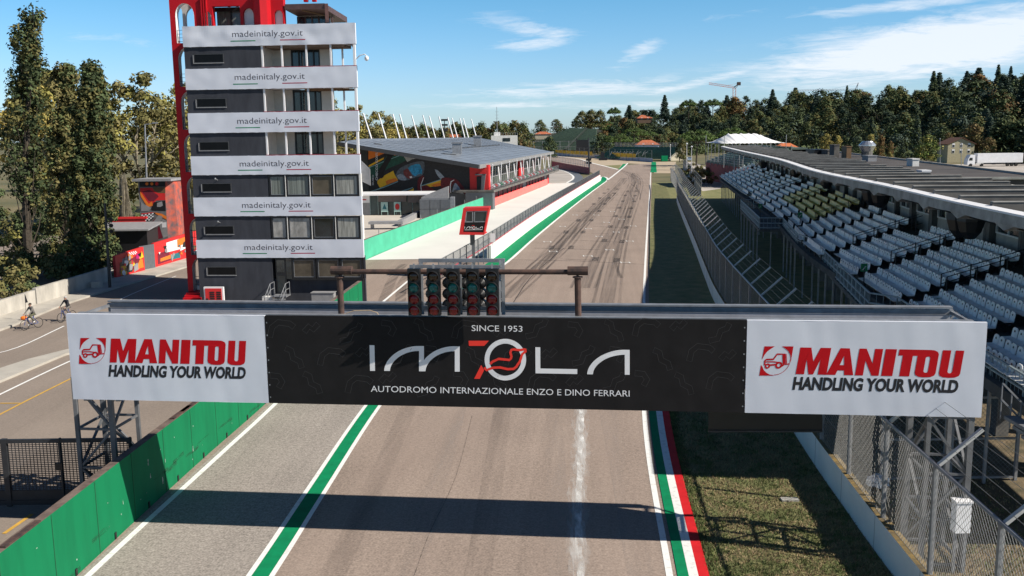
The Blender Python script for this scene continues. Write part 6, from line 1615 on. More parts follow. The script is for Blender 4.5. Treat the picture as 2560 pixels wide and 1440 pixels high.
while cnt < 240 and tries < 9000:
    tries += 1
    a = rng.choice((rng.uniform(.11, .60), rng.uniform(.17, .60), rng.uniform(-.16, .12)))
    for i in range(len(HA) - 1):
        if HA[i][0] <= a <= HA[i + 1][0]: k = (a - HA[i][0]) / (HA[i + 1][0] - HA[i][0]); d = HA[i][2] + (HA[i + 1][2] - HA[i][2]) * k; break
    r = d + rng.uniform(2, 185) if a > .12 else d + rng.uniform(40, 190)
    y = r / sqrt(1 + a * a); x = a * y
    if -.02 < a < .095 and r < d + 150: continue                     # the open terrace slope
    if any((x - q[0]) ** 2 + (y - q[1]) ** 2 < (8.2 if a > .12 else 10) ** 2 for q in spots): continue
    spots.append((x, y)); w_ = rng.random()
    if a < .12: k = rng.choice((0, 1, 2, 2, 7, 3, 1, 2))
    else: k = rng.choice((0, 0, 3, 1, 1, 8, 8, 3, 5, 5, 3, 2, 0, 1, 1, 0, 1)) if r > d + 90 else rng.choice((0, 0, 1, 8, 8, 8, 5, 3, 1, 0))
    sc = rng.uniform(.85, 1.3) if a > .12 else rng.uniform(.7, 1.0)
    plant(k, x, y, None, (sc * rng.uniform(1.0, 1.3), sc * rng.uniform(1.0, 1.3), sc * (.92 if k in (4, 5) else .98)), rng.uniform(0, 6.28), group=GW); cnt += 1
rng = random.Random(78); cnt = 0; tries = 0
while cnt < 44 and tries < 3000:
    tries += 1; a = rng.uniform(.088, .19); r = rng.uniform(500, 770); y = r / sqrt(1 + a * a); x = a * y
    if any((x - q[0]) ** 2 + (y - q[1]) ** 2 < 64 for q in spots): continue
    spots.append((x, y)); k = rng.choice((0, 1, 3, 0, 1, 2, 8, 6, 0)); sc = rng.uniform(.55, .85) if r < 590 else rng.uniform(.8, 1.1)
    plant(k, x, y, None, (sc * rng.uniform(1.0, 1.3), sc * rng.uniform(1.0, 1.3), sc), rng.uniform(0, 6.28), group=GW); cnt += 1
# --- single trees one can point to
def special(proto, px, ytop, ybase, Y, wfac, label, z=None, hp=None, group=None, rz=0.0):
    """hp: height of the unit mesh; width follows wfac"""
    top = PY(px, ytop, Y); zb = hill(top.x, Y) if z is None else z
    if ybase is not None: zb = PY(px, ybase, Y).z
    h = max(1.5, top.z - zb); s = h / hp
    o_ = dup(proto, (top.x, Y, zb), rz, (s * wfac, s * wfac, s), label)
    if group: o_['group'] = group
    elif 'group' in o_: del o_['group']
    return o_
P = protos
special(P[6], 1535, 264, 318, 690, .62, 'tall stone pine with a round dark crown standing alone on the skyline', hp=13.2)
for i, (x, yt, yb, w, lab) in enumerate(((1585, 316, 352, 1.3, 'broad sunlit stone pine above the green stand, farthest back of the cluster'), (1600, 325, 362, 1.2, 'broad stone pine in the middle of the cluster above the green stand'), (1552, 333, 368, 1.0, 'rounded stone pine at the left of the cluster above the green stand'), (1622, 325, 365, 1.1, 'stone pine at the right of the cluster, next to the blue gable house'), (1523, 336, 368, .85, 'small stone pine left of the cluster above the green stand'))):
    special(P[6], x, yt, yb, 470 + 8 * i, w, lab, hp=13.2, group='stone pines above the green stand', rz=i)
special(P[6], 1742, 316, 412, 335, .95, 'large dark stone pine beside the white tent', hp=13.2); special(P[6], 1830, 312, 385, 345, .9, 'broad stone pine rising behind the white tent', hp=13.2)
special(P[8], 1700, 345, 400, 325, .9, 'dark bushy tree between the access road and the big stone pine', hp=15); special(P[3], 1706, 348, 398, 300, .7, 'yellowing slender tree at the end of the fence', hp=12)
special(P[5], 1662, 238, 300, 640, 1.0, 'dark cedar breaking the skyline above the villa', hp=17); special(P[5], 1932, 224, 290, 600, 1.0, 'broad dark cedar on the skyline above the white tent', hp=17)
special(P[6], 1722, 244, 300, 630, .7, 'stone pine on the skyline left of the orange crane', hp=13.2); special(P[6], 1782, 243, 300, 630, .8, 'stone pine on the skyline just left of the orange crane mast', hp=13.2)
special(P[4], 2118, 214, 275, 560, .8, 'slim pointed conifer on the skyline before the grey crane', hp=18); special(P[4], 2335, 178, 250, 500, 1.1, 'ragged dark conifer on the right skyline', hp=18); special(P[4], 2497, 162, 240, 480, .9, 'tallest pointed conifer on the right skyline', hp=18); special(P[5], 2418, 178, 245, 490, 1.0, 'flat tiered cedar on the right skyline', hp=17); special(P[5], 2528, 166, 240, 480, .7, 'leaning cedar at the far right of the skyline', hp=17)
special(P[7], 1838, 245, 300, 620, 1.3, 'rusty orange tree below the crane on the skyline', hp=11); special(P[7], 2450, 190, 260, 480, 1.3, 'rusty tree between the conifers on the right skyline', hp=11)
for i, (x, yt, yb, w, lab) in enumerate(((1455, 279, 318, 1.1, 'brown gold plane tree at the left of the group on top of the terraces'), (1478, 276, 318, 1.2, 'brown gold plane tree in the middle of the group on top of the terraces'), (1500, 277, 320, 1.0, 'brown gold plane tree at the right of the group on top of the terraces'))):
    special(P[3], x, yt, yb, 690, w, lab, hp=12, group='plane trees above the terraces')
# low trees among the houses on the right
def z5(x, y): return (1900 + x * .2778, 160 + y * .2778)
mid = [(600, 625, 775, 300, 1.1, 'yel', 'yellow green round tree behind the rooftop plant rooms'), (705, 640, 765, 310, .9, 'yel', 'second yellow green tree right of the plant rooms'), (890, 650, 815, 290, .95, 'grn', 'green tree just left of the silver chimney'), (1000, 628, 790, 300, .9, 'yel', 'yellow leaved tree behind the silver chimney'),
       (1095, 632, 865, 280, .62, 'rust', 'narrow brownish tree right of the silver chimney'), (1285, 680, 835, 285, .8, 'con', 'small pointed conifer between the brown tree and the green tree'), (1510, 640, 870, 275, 1.25, 'grn2', 'large bright green tree left of the yellow house'), (1420, 470, 780, 340, .75, 'con', 'tall blue green conifer behind the bright green tree'),
       (1010, 480, 760, 345, .9, 'con', 'tall blue green conifer behind the silver chimney'), (1930, 540, 800, 345, 1.2, 'tan', 'pale tan autumn tree behind the yellow house'), (2060, 660, 850, 330, 1.0, 'tan', 'tan shrubby tree right of the yellow house'), (2200, 490, 850, 340, 1.2, 'dark', 'dark grey green tree behind the white truck'),
       (2340, 500, 840, 335, 1.2, 'dark', 'dark tree at the right edge above the white truck'), (1700, 615, 740, 350, .8, 'tan', 'pale bush beside the yellow house roof'), (345, 640, 740, 420, .6, 'con', 'small cypress between the tent and the plant rooms'), (1180, 690, 860, 300, .6, 'rust', 'reddish bush by the pink house'), (1170, 790, 870, 270, .9, 'yel', 'low yellow bush at the foot of the brown tree')]
kk = dict(yel=broad(31, ['yel2', 'yel', 'olive2'], 5.0, 13, label='yellow tree'), grn=broad(32, ['grn', 'dark2', 'con2'], 4.4, 13, label='green tree'), rust=broad(33, ['rust2', 'olive', 'rust'], 4.0, 14, label='brown tree', base=.08), con=conifer(34, ['con2', 'con', 'grn'], 4.6, 15, label='conifer', tiers=15, per=40), grn2=broad(35, ['grn2', 'grn', 'yel2'], 5.4, 12, label='bright tree', base=.08), tan=broad(36, ['tan', 'olive2', 'rust2'], 5.6, 12, label='tan tree', base=.1), dark=broad(37, ['dark2', 'grn', 'dark'], 5.2, 13, label='dark tree', base=.1))
hh = dict(yel=13.5, grn=13.5, rust=14.5, con=15, grn2=12.5, tan=12.5, dark=13.5); first = set()
for i, (x, yt, yb, Y, w, k, lab) in enumerate(mid):
    X, T_ = z5(x, yt); _, B_ = z5(x, yb); top = PY(X, T_, Y); zb = max(0, PY(X, B_, Y).z); s = (top.z - zb) / hh[k]
    if k not in first: first.add(k); o_ = kk[k]; o_.location = (top.x, Y, zb); o_.scale = (s * w, s * w, s); o_['label'] = lab
    else: dup(kk[k], (top.x, Y, zb), i * 1.3, (s * w, s * w, s), lab)

# --- plane trees behind the tower, and the far tree line left of it
def plane(seed, mats_, h=20, w=6.5, label='', n=90, per=70, size=.30):
    rng = random.Random(seed); cb, tb = MB(), MB(); tips = []
    tb.tube((0, 0, -.5), (0, 0, h * .25), .5, 8, .38)
    for k in range(6): a = 2 * pi * k / 6 + rng.random(); limb(tb, V((0, 0, h * .22)), V((cos(a) * .55, sin(a) * .55, 1.0)).normalized(), h * .26, .24, rng, 2, tips)
    cl = [((t.x, t.y, t.z), (1.5, 1.5, 1.2)) for t in tips]
    for _ in range(n):
        t = rng.random(); zz = h * (.22 + .78 * t); prof = sin(pi * (.15 + .8 * t)) ** .7; r = w * prof * sqrt(rng.random()); a = rng.uniform(0, 2 * pi); s = rng.uniform(.8, 1.6); cl.append(((r * cos(a), r * sin(a), zz), (s, s, s * .8)))
    leaves(cb, cl, per, size, rng, len(mats_)); return make_tree('plane_tree', cb, mats_, tb, 'barkpale', label)
pl = [plane(41, ['yel', 'yel2', 'olive2']), plane(42, ['yel2', 'olive2', 'olive'])]
pspots = [(-57, 122, 0, 1.0, 'yellowing plane tree between the tall poplars and the painted block'), (-48.5, 128, 1, 1.0, 'yellowing plane tree right behind the street lamp'), (-64, 136, 1, 1.05, 'plane tree mostly hidden behind the dark poplar'), (-42, 140, 0, .95, 'yellow plane tree seen through the red tower arches'),
          (-38, 165, 1, .95, 'plane tree behind the tower, showing through its upper openings'), (-36, 190, 0, .95, 'plane tree behind the tower and left of the museum roof'), (-34, 212, 1, .9, 'green plane tree at the left end of the museum masts'), (-31.5, 236, 0, .86, 'olive plane tree behind the leftmost museum masts'),
          (-52, 158, 0, 1.0, 'plane tree in the second row behind the painted block'), (-31.5, 146, 1, .78, 'plane tree between the tower and the museum, seen through the balconies')]
up_ = [False, False]
for i, (x, y, k, s, lab) in enumerate(pspots): plant(k, x, y, 0, s, i * 1.1, lab, 'plane trees behind the tower', pl, up_)
rng = random.Random(9)
fl = [broad(51, ['grn', 'dark2', 'olive'], 6, 13, label='f'), broad(52, ['rust2', 'olive2', 'grn'], 6, 12, label='f'), broad(53, ['dark2', 'con', 'grn'], 5.5, 14, label='f')]; fu = [False] * 3
far_l = [(-150 - 14 * i + rng.uniform(-4, 4), 250 + 22 * i) for i in range(6)] + [(-85 + 13 * i, 360 + 12 * i + rng.uniform(-15, 15)) for i in range(9)] + [(-120, 190), (-135, 210), (-98, 176), (-88, 200), (-110, 228)]
for i, (x, y) in enumerate(far_l):
    k = i % 3; plant(k, x, y, 0, rng.uniform(.7, 1.0), i, ['green tree in the far tree line beyond the park', 'brownish tree in the far tree line beyond the park', 'dark tree in the far tree line beyond the park'][k], 'far tree line behind the park', fl, fu)
fl2 = [broad(61, ['rust2', 'olive', 'grn'], 6, 13, label='x'), broad(62, ['grn', 'dark2', 'olive'], 6, 12, label='x'), broad(63, ['olive2', 'rust', 'olive'], 5.5, 11, label='x')]; fu2 = [False] * 3
for i in range(20):
    px = 985 + i * 17 + rng.uniform(-6, 6); Y = 560 + rng.uniform(-40, 60); yt = 318 - max(0, (px - 1150)) * .06 + rng.uniform(-8, 8); p = PY(px, yt, Y); k = i % 3
    s = max(.5, p.z / 12.5); plant(k, p.x, Y, 0, s, i, ['brown autumn tree in the tree line beyond the museum masts', 'green tree in the tree line beyond the museum masts', 'golden tree in the tree line beyond the museum masts'][k], 'tree line beyond the museum', fl2, fu2)

# --- the two tall poplars, ivy and bushes by the low wall
def poplar(px_, ytop, Y, w, mats_, label, seed, nclump, per, size, dark=False, trunks=1, low=.04):
    rng = random.Random(seed); p = PY(px_, ytop, Y); h = p.z; cb, tb = MB(), MB(); cl = []
    base = V((PY(px_, 700, Y).x, Y, 0)); lean = p.x - base.x
    def axis(t): return V((lean * t ** 1.3, .4 * sin(t * 5 + seed), h * t))
    for k in range(14): tb.tube(axis(k / 14), axis((k + 1) / 14), .42 * (1 - k / 14) + .04, 7, .42 * (1 - (k + 1) / 14) + .03, cap=False)
    for k in range(90):
        t = rng.uniform(.05, .93); a = rng.uniform(0, 2 * pi); q = axis(t); L_ = w * rng.uniform(.5, 1.05) * (1.05 - t) ** .55 + .5
        e = q + V((cos(a) * L_ * .55, sin(a) * L_ * .55, L_ * rng.uniform(1.0, 1.9))); m_ = q.lerp(e, .5) + V((cos(a) * .25, sin(a) * .25, -.1))
        if e.z > h * .98: continue
        tb.path([q, m_, e], .075 * (1.1 - t) + .015, 4, r2=.012)
        if rng.random() < .85:
            for s_ in ((.4, .6, .8, .95, 1.05) if t > .45 or dark else (.8, 1.0)): c = q.lerp(e, s_); cl.append((tuple(c + V((rng.gauss(0, .2), rng.gauss(0, .2), 0))), (.55, .55, .6)))
    for _ in range(nclump):
        t = low + (1 - low) * rng.random() ** .9; q = axis(t); R = w * (min(1, t * 3.5 + .35)) * (1.02 - t) ** .5 * (.8 if t > .8 else 1); a = rng.uniform(0, 2 * pi); r = R * sqrt(rng.random()); s = rng.uniform(.4, .85); cl.append(((q.x + r * cos(a), q.y + r * sin(a), q.z), (s, s, s * 1.15)))
    leaves(cb, cl, per, size, rng, len(mats_)); return make_tree('poplar_tree', cb, mats_, tb, 'bark', label, loc=(base.x, Y, 0))
poplar(76, 14, 84, 2.9, ['olive', 'dark2', 'dark'], 'tallest thin poplar with bare lower branches at the left edge', 3, 36, 36, .16)
poplar(232, 152, 86, 2.7, ['dark', 'dark2', 'olive'], 'dense dark poplar column beside the black lamp post', 5, 190, 75, .17, dark=True, low=.02)
poplar(172, 160, 92, 2.2, ['olive', 'grn', 'olive2'], 'thin olive poplar between the two tallest poplars', 8, 50, 45, .17)
def bush(px_, ybase, Y, w, h, mats_, label, seed, per=90, size=.15, z=0.0):
    rng = random.Random(seed); x = PY(px_, ybase, Y).x; b_ = MB(); cl = []
    for _ in range(int(14 + w * 5)): a = rng.uniform(0, 2 * pi); r = w * sqrt(rng.random()); cl.append(((x + r * cos(a), Y + r * .7 * sin(a), z + h * (1 - (r / w) ** 2 * .6) * rng.uniform(.15, .9)), (.6, .6, .5)))
    leaves(b_, cl, per, size, rng, len(mats_)); return solo(b_, 'bush', [LM[m] for m in mats_], label, 'bush', 'bushes behind the low wall')
for i, (x, yb, Y, w, h, m_, lab) in enumerate(((20, 740, 72, 3.2, 3.6, ['olive', 'grn', 'olive2'], 'olive bush over the left end of the low wall'), (-20, 720, 80, 3.6, 6.0, ['grn', 'olive', 'yel2'], 'tall leafy bush at the left edge below the thin poplar'), (95, 720, 80, 3.0, 4.2, ['olive', 'olive2', 'dark2'], 'bush at the foot of the tallest poplar'),
                                              (150, 700, 84, 2.8, 3.6, ['grn', 'yel2', 'olive'], 'yellow green bush between the poplars'), (215, 690, 83, 2.6, 3.4, ['dark', 'dark2', 'grn'], 'dark bush at the foot of the dense poplar'), (60, 700, 90, 4, 6.5, ['grn', 'olive', 'dark2'], 'large bush behind the tallest poplar'), (255, 680, 92, 2.4, 5.0, ['dark2', 'grn', 'dark'], 'dark bush between the dense poplar and the painted wall'), (300, 560, 120, 3.4, 6, ['dark2', 'olive', 'grn'], 'dark bush behind the kiosk roof'), (30, 640, 98, 5, 8, ['dark', 'dark2', 'olive'], 'tall dark thicket behind the tallest poplar'), (150, 620, 100, 5, 8.5, ['dark', 'dark2', 'grn'], 'tall dark thicket between the poplars'), (245, 610, 101, 3.5, 7, ['dark', 'dark2', 'grn'], 'dark thicket behind the dense poplar'))):
    bush(x, yb, Y, w, h, m_, lab, 100 + i)
# dry climber-covered trunk left of the painted block
rng = random.Random(66); b = MB(); q = PY(318, 585, 112); top_ = PY(322, 430, 112)
for k in range(260):
    a = rng.uniform(0, 6.28); r0 = rng.uniform(.3, 1.2); zt = rng.uniform(3.0, top_.z); r1 = r0 * .35
    b.tube((q.x + cos(a) * r0, 112 + sin(a) * r0, 0), (q.x + cos(a + .4) * r1, 112 + sin(a + .4) * r1, zt), .03, 3, .02, cap=False)
solo(b, 'dry_creeper', 'barkpale', 'shaggy dry brown creeper hanging down a trunk left of the painted block', 'creeper')
# hedge-like scrub along the access road and behind the fence
for i, (x, yb, Y, w, h, m_, lab) in enumerate(((1752, 428, 215, 3.6, 4.2, ['rust2', 'olive', 'tan'], 'brown autumn shrub beside the access road'), (1775, 418, 235, 3.4, 5.0, ['rust2', 'olive2', 'dark2'], 'second brown shrub in front of the red stand base'), (1735, 415, 250, 3, 4, ['olive', 'rust', 'grn'], 'olive shrub at the far end of the access road'))):
    o_ = bush(x, yb, Y, w, h, m_, lab, 200 + i, 70, .22); o_['group'] = 'shrubs beside the access road'
for lst, us in ((protos, usedp), (pl, up_), (fl, fu), (fl2, fu2)):
    for o_, u_ in zip(lst, us):
        if not u_:
            for ch in list(o_.children): bpy.data.objects.remove(ch)
            bpy.data.objects.remove(o_)
# ------------------------------------------------------------------ left side: painted block, walls, lamps, cyclists
def Z7(x, y): return (280 + x / 4.8, 420 + y / 4.8)
MTF = Fr((PY(352, 600, 101).x, 101.0), (1, -.06))
def TP(x, y, w=0.0): u, z = MTF.px(*Z7(x, y), w); return MTF.P(u, w, z)
pbk = thing('painted_block', 'tall block painted with bold red, orange and grey shapes under a flat roof', 'painted block', MTF.P(1.5, 1.5, 0))
uL, uR = MTF.px(*Z7(335, 500), 0)[0], MTF.px(*Z7(650, 500), 0)[0]; zT = MTF.px(*Z7(480, 160), 0)[1]
b = MB(); b.fb(MTF, uL, uR, 0, 2.6, 0, zT); body_ = part(b, 'wall', mat('block_grey', (0.16, 0.16, 0.165), 0.7, 0.1), pbk)
b = MB(); b.hexa([MTF.P(uR, 0, 0), MTF.P(uR + 1.0, .5, 0), MTF.P(uR + .9, 2.6, 0), MTF.P(uR, 2.6, 0)], [MTF.P(uR, 0, zT), MTF.P(uR + .75, .5, zT), MTF.P(uR + .7, 2.6, zT), MTF.P(uR, 2.6, zT)]); sd = part(b, 'side_wall', mat('block_side', (0.60, 0.10, 0.05), 0.7, 0.3, 1.6, col2=(0.10, 0.09, 0.10)), pbk)
b = MB(); b.fb(MTF, uL - .45, uR + .9, -.45, 3.2, zT + .02, zT + .26); part(b, 'flat_roof', 'greymid', pbk)
def paint(par, name, m_, loops, w, fn):
    b_ = MB()
    for l in loops: b_.fill([l], lambda x, y: fn(x, y, w))
    return part(b_, name, m_, par)
paint(body_, 'black_band', 'frame', [[(330, 160), (640, 160), (640, 222), (332, 226)]], -.01, TP)
paint(body_, 'red_shape', 'red', [[(334, 240), (480, 235), (540, 290), (640, 305), (640, 385), (530, 390), (480, 460), (420, 440), (350, 330)], [(350, 545), (500, 530), (470, 550), (352, 556)]], -.015, TP)
paint(body_, 'dark_red_shape', 'darkred', [[(362, 285), (450, 262), (545, 320), (560, 345), (500, 400), (440, 395)], [(530, 760), (565, 690), (610, 840), (525, 860)], [(355, 655), (480, 650), (520, 600), (530, 625), (480, 672), (356, 672)]], -.02, TP)
paint(body_, 'brown_shape', 'brownpanel', [[(485, 230), (640, 228), (640, 300), (550, 300), (500, 270)]], -.02, TP)
paint(body_, 'orange_shape', 'orange', [[(332, 270), (440, 430), (480, 400), (490, 450), (430, 475), (345, 340)], [(500, 530), (600, 550), (655, 580), (655, 620), (600, 590), (540, 560)], [(378, 905), (480, 740), (530, 740), (520, 860)]], -.025, TP)
paint(body_, 'dark_shape', 'frame', [[(500, 410), (640, 390), (645, 515), (480, 510), (470, 490)]], -.02, TP)
paint(body_, 'grey_shape', 'greymid', [[(480, 660), (560, 565), (605, 580), (600, 620), (520, 725), (480, 725)], [(540, 420), (600, 400), (612, 450), (580, 468), (540, 465)], [(345, 400), (380, 430), (470, 480), (440, 515), (350, 520)], [(610, 610), (660, 640), (672, 820), (615, 840), (565, 680)]], -.026, TP)
paint(body_, 'magenta_shape', 'magenta', [[(362, 672), (475, 660), (475, 740), (400, 820), (372, 820)]], -.022, TP)
b = MB(); bw = MB()
for i in range(8):
    for j in range(5):
        x0, y0 = 352 + i * 21, 560 + j * 17 - i * 3.2
        if x0 > 500 - j * 6: continue
        (b if (i + j) % 2 else bw).fill([[(x0, y0), (x0 + 21, y0 - 3.2), (x0 + 21, y0 + 13.8), (x0, y0 + 17)]], lambda x, y: TP(x, y, -.03))
part(b, 'chequer_black', 'frame', body_); part(bw, 'chequer_white', 'letterwhite', body_)
for i, (x, m_) in enumerate(((418, 'orange'), (477, 'orange'), (537, 'red'))): b = MB(); b.fill([arcpts(x, 190, 19, 19, 0, 360, 14)[:-1]], lambda x_, y_: TP(x_, y_, -.03)); part(b, 'round_light_motif', m_, body_)
b = MB(); b.fill([[(598, 655), (652, 650), (653, 712), (600, 715)]], lambda x, y: TP(x, y, -.035)); part(b, 'white_plaque', 'white', body_)
# painted walls along the road
PW0, PW1, PW2 = V(G(292, 697)[:2]), V(G(372, 675)[:2]), V(G(445, 652)[:2])
def pwall(label, a_, c_, h0, h1, seed, x0, x1):
    fr_ = Fr((a_.x, a_.y), c_ - a_); L_ = (c_ - a_).length
    t_ = thing('painted_wall', label, 'wall', ((a_.x + c_.x) / 2, (a_.y + c_.y) / 2, 0), 'painted walls along the road')
    b_ = MB(); b_.prism([[(0, -.05), (L_, -.05), (L_, h1), (0, h0)]], lambda u, z: fr_.P(u, 0, z), lambda u, z: fr_.P(u, .25, z)); w_ = part(b_, 'wall_panel', 'red', t_)
    return fr_, L_, w_
fa, La, wa_ = pwall('lower red wall painted with grey, orange and yellow blocks, in tower shadow', PW0, PW1 - V((-.0, .9)), 2.0, 2.25, 1, 0, 1)
fb2, Lb, wb2 = pwall('bright red painted wall with white and teal patches next to the tower', PW1 + V((.25, 1.0)), PW2 + V((.9, 5.0)), 2.35, 2.6, 2, 0, 1)
rng = random.Random(13)
def patch(fr_, L_, par, m_, u0, u1, z0, z1, k): b_ = MB(); b_.fill([[(u0, z0), (u1, z0 + rng.uniform(-.1, .2)), (u1 - rng.uniform(0, .3), z1), (u0 + rng.uniform(0, .3), z1 - rng.uniform(0, .2))]], lambda u, z: fr_.P(u, -.01 - .004 * k, z)); part(b_, 'painted_patch', m_, par)
for k, (u0, u1, z0, z1, m_) in enumerate(((.1, .9, .4, 1.5, 'brownpanel'), (.15, .35, .2, 1.0, 'yellow'), (.2, .42, 1.1, 1.65, 'greymid'), (.35, .55, .3, 1.5, 'frame'), (.5, .72, .5, 1.6, 'darkred'), (.55, .65, .7, 1.2, 'yellow'), (.6, .8, .2, 1.0, 'greymid'), (.68, .85, 1.0, 1.8, 'magenta'), (.75, .95, .4, 1.2, 'orange'), (.8, .97, 1.2, 1.9, 'yellow'))): patch(fa, La, wa_, m_, u0 * La, u1 * La, z0, z1, k)
for k, (u0, u1, z0, z1, m_) in enumerate(((.05, .3, .3, 1.4, 'darkred'), (.1, .35, .5, .9, 'orange'), (.22, .5, 1.2, 2.2, 'white'), (.3, .5, .4, .9, 'teal'), (.45, .75, 1.4, 2.3, 'orange'), (.5, .7, 1.0, 1.7, 'white'), (.55, .65, 1.3, 1.9, 'frame'), (.7, .9, .2, .7, 'white'), (.65, .8, 1.7, 2.2, 'teal'))): patch(fb2, Lb, wb2, m_, u0 * Lb, u1 * Lb, z0, z1, k)
pool = ['orange', 'yellow', 'greymid', 'frame', 'darkred', 'teal', 'white', 'brownpanel', 'magenta', 'red']
for fr_q, Lq, wq_, n_, k0 in ((fa, La, wa_, 16, 12), (fb2, Lb, wb2, 14, 11)):
    for k in range(n_):
        cu, cz, r_ = rng.uniform(.08, .92) * Lq, rng.uniform(.35, 1.75), rng.uniform(.18, .5); m0 = rng.randint(3, 6); a0 = rng.random() * 6
        b_ = MB(); b_.fill([[(cu + r_ * rng.uniform(.6, 1.3) * cos(a0 + 2 * pi * q / m0), cz + r_ * .8 * rng.uniform(.6, 1.2) * sin(a0 + 2 * pi * q / m0)) for q in range(m0)]], lambda u, z: fr_q.P(u, -.012 - .003 * (k0 + k), z)); part(b_, 'painted_patch', pool[rng.randrange(len(pool))], wq_)
b = MB()
for i in range(8):
    for j in range(3):
        if (i + j) % 2 == 0: u0, z0 = La * .45 + i * .16, 1.75 + j * .1; b.fill([[(u0, z0), (u0 + .16, z0), (u0 + .16, z0 + .1), (u0, z0 + .1)]], lambda u, z: fa.P(u, -.06, z))
part(b, 'white_check', 'letterwhite', wa_)
gfr = Fr((PW1.x - .35, PW1.y - 1.0), (.35, 1.0)); b = MB(); b.fb(gfr, 0, 2.0, 0, .06, .1, 2.3); dg_ = solo(b, 'metal_door', 'panelgrey', 'dark grey metal door between the two painted walls', 'door')
b = MB(); p = PY(318, 607, 96); b.hexa([(p.x - 3, 95, 2.9), (p.x + 2.6, 95, 2.9), (p.x + 2.6, 99, 3.3), (p.x - 3, 99, 3.3)], [(p.x - 3, 95, 3.05), (p.x + 2.6, 95, 3.05), (p.x + 2.6, 99, 3.45), (p.x - 3, 99, 3.45)])
kio = thing('kiosk', 'low dark kiosk with a red edged roof behind the painted wall', 'kiosk', (p.x, 97, 0)); part(b, 'roof', 'greymid', kio)
b = MB(); b.bx(p.x - 2.4, p.x + 2.2, 95.6, 98.6, 0, 2.9); part(b, 'walls', 'frame', kio)
b = MB(); b.bx(p.x - 3.2, p.x + .9, 99.2, 99.5, 3.75, 3.95); b.bx(p.x - 3.0, p.x + .7, 99.3, 99.4, 3.3, 3.75); part(b, 'red_edge', 'red', kio)
# street lamps
def lamp(px, ytop, ybase, Y, label, arm=1.0, m_='steel', r=.1, heads=1, group=None, z0=None):
    p0 = PY(px[0], ybase, Y) if z0 is None else V((PY(px[0], ybase, Y).x, Y, z0)); t0 = PY(px[1], ytop, Y)
    L_ = thing('street_lamp', label, 'street lamp', p0, group); b_ = MB(); b_.tube(p0, t0, r, 8, r * .6); part(b_, 'pole', m_, L_)
    b_ = MB(); e = t0 + V((arm, 0, .12)); b_.beam(t0, e, .08); 
    if arm: b_.hexa([e + V((-.5, -.14, -.02)), e + V((.1, -.14, -.02)), e + V((.1, .14, -.02)), e + V((-.5, .14, -.02))], [e + V((-.45, -.12, .1)), e + V((.1, -.12, .08)), e + V((.1, .12, .08)), e + V((-.45, .12, .1))])
    else: b_.ball(t0 + V((0, 0, .1)), .22, 8, 6)
    part(b_, 'lamp_head', m_, L_); return L_
lamp((371, 362), 311, 600, 108, 'grey street lamp with a short arm above the painted block', 1.35, 'steel', .13, z0=0)
bl_ = thing('floodlight_post', 'black slanted post with three small floodlights before the dense poplar', 'lamp post', G(275, 722))
g0 = G(275, 722); g1 = PY(262, 508, g0.y); b = MB(); b.tube(g0, g1, .13, 8, .09); part(b, 'pole', 'darkmetal', bl_)
for zz in (.55, .66, .78):
    q = g0.lerp(g1, .35 + zz * .6); b = MB(); b.beam(q, q + V((.35, -.1, 0)), .05); b.lathe(q + V((.42, -.12, 0)), [(.05, -.15), (.14, -.05), (.17, .1)], 10, axis=V((.6, -.8, -.2))); part(b, 'floodlight', 'darkmetal', bl_)
b = MB(); q = G(243, 722); b.bx(q.x - .35, q.x + .35, q.y - .3, q.y + .3, .1, .62); solo(b, 'concrete_block', 'dirtywall', 'small concrete block on the pavement left of the black post', 'block')

# low scrub filling the wood between the trees
rng = random.Random(55); b = MB(); cl = []
for _ in range(2300):
    a = rng.choice((rng.uniform(.10, .62), rng.uniform(.09, .22), rng.uniform(.10, .62), rng.uniform(-.2, .1)))
    for i in range(len(HA) - 1):
        if HA[i][0] <= a <= HA[i + 1][0]: k = (a - HA[i][0]) / (HA[i + 1][0] - HA[i][0]); d = HA[i][2] + (HA[i + 1][2] - HA[i][2]) * k; break
    r = d + rng.uniform(-30, 190) - (60 if .09 < a < .2 else 0); y = r / sqrt(1 + a * a); x = a * y
    if -.02 < a < .095 and r < d + 165: continue
    s = rng.uniform(2.0, 4.6); cl.append(((x, y, hill(x, y) + s * .5), (s * 1.3, s * 1.3, s)))
leaves(b, cl, 26, .75, rng, 4); o_ = b.build('undergrowth', [LM[m] for m in ('dark2', 'grn', 'dark', 'dark2')]); o_['kind'] = 'stuff'; o_['label'] = 'dark scrub filling the wood between the hillside trees'; o_['category'] = 'scrub'

# ------------------------------------------------------------------ cyclists
def skin_body(name, verts, edges, radii, regions, mats_, parent):
    me = bpy.data.meshes.new('sk'); me.from_pydata(verts, edges, []); o_ = bpy.data.objects.new('sk', me); COL.objects.link(o_)
    md = o_.modifiers.new('s', 'SKIN'); sv = me.skin_vertices[0].data if me.skin_vertices else me.skin_vertices.new().data
    for i, r in enumerate(radii): sv[i].radius = (r, r) if not isinstance(r, tuple) else r; sv[i].use_root = (i == 0)
    o_.modifiers.new('u', 'SUBSURF').levels = 1
    dg = bpy.context.evaluated_depsgraph_get(); dg.update(); m2 = bpy.data.meshes.new_from_object(o_.evaluated_get(dg)); bpy.data.objects.remove(o_)
    m2.name = name
    for m_ in mats_: m2.materials.append(M[m_])
    for pl_ in m2.polygons:
        c = pl_.center; best = min(range(len(edges)), key=lambda e: ((V(verts[edges[e][0]]) + V(verts[edges[e][1]])) / 2 - c).length - 0.3 * (V(verts[edges[e][0]]) - V(verts[edges[e][1]])).length)
        pl_.material_index = regions[best]; pl_.use_smooth = True
    b_ = bpy.data.objects.new(name, m2); COL.objects.link(b_); b_.parent = parent; ORG[b_.name] = V(ORG[parent.name]); return b_
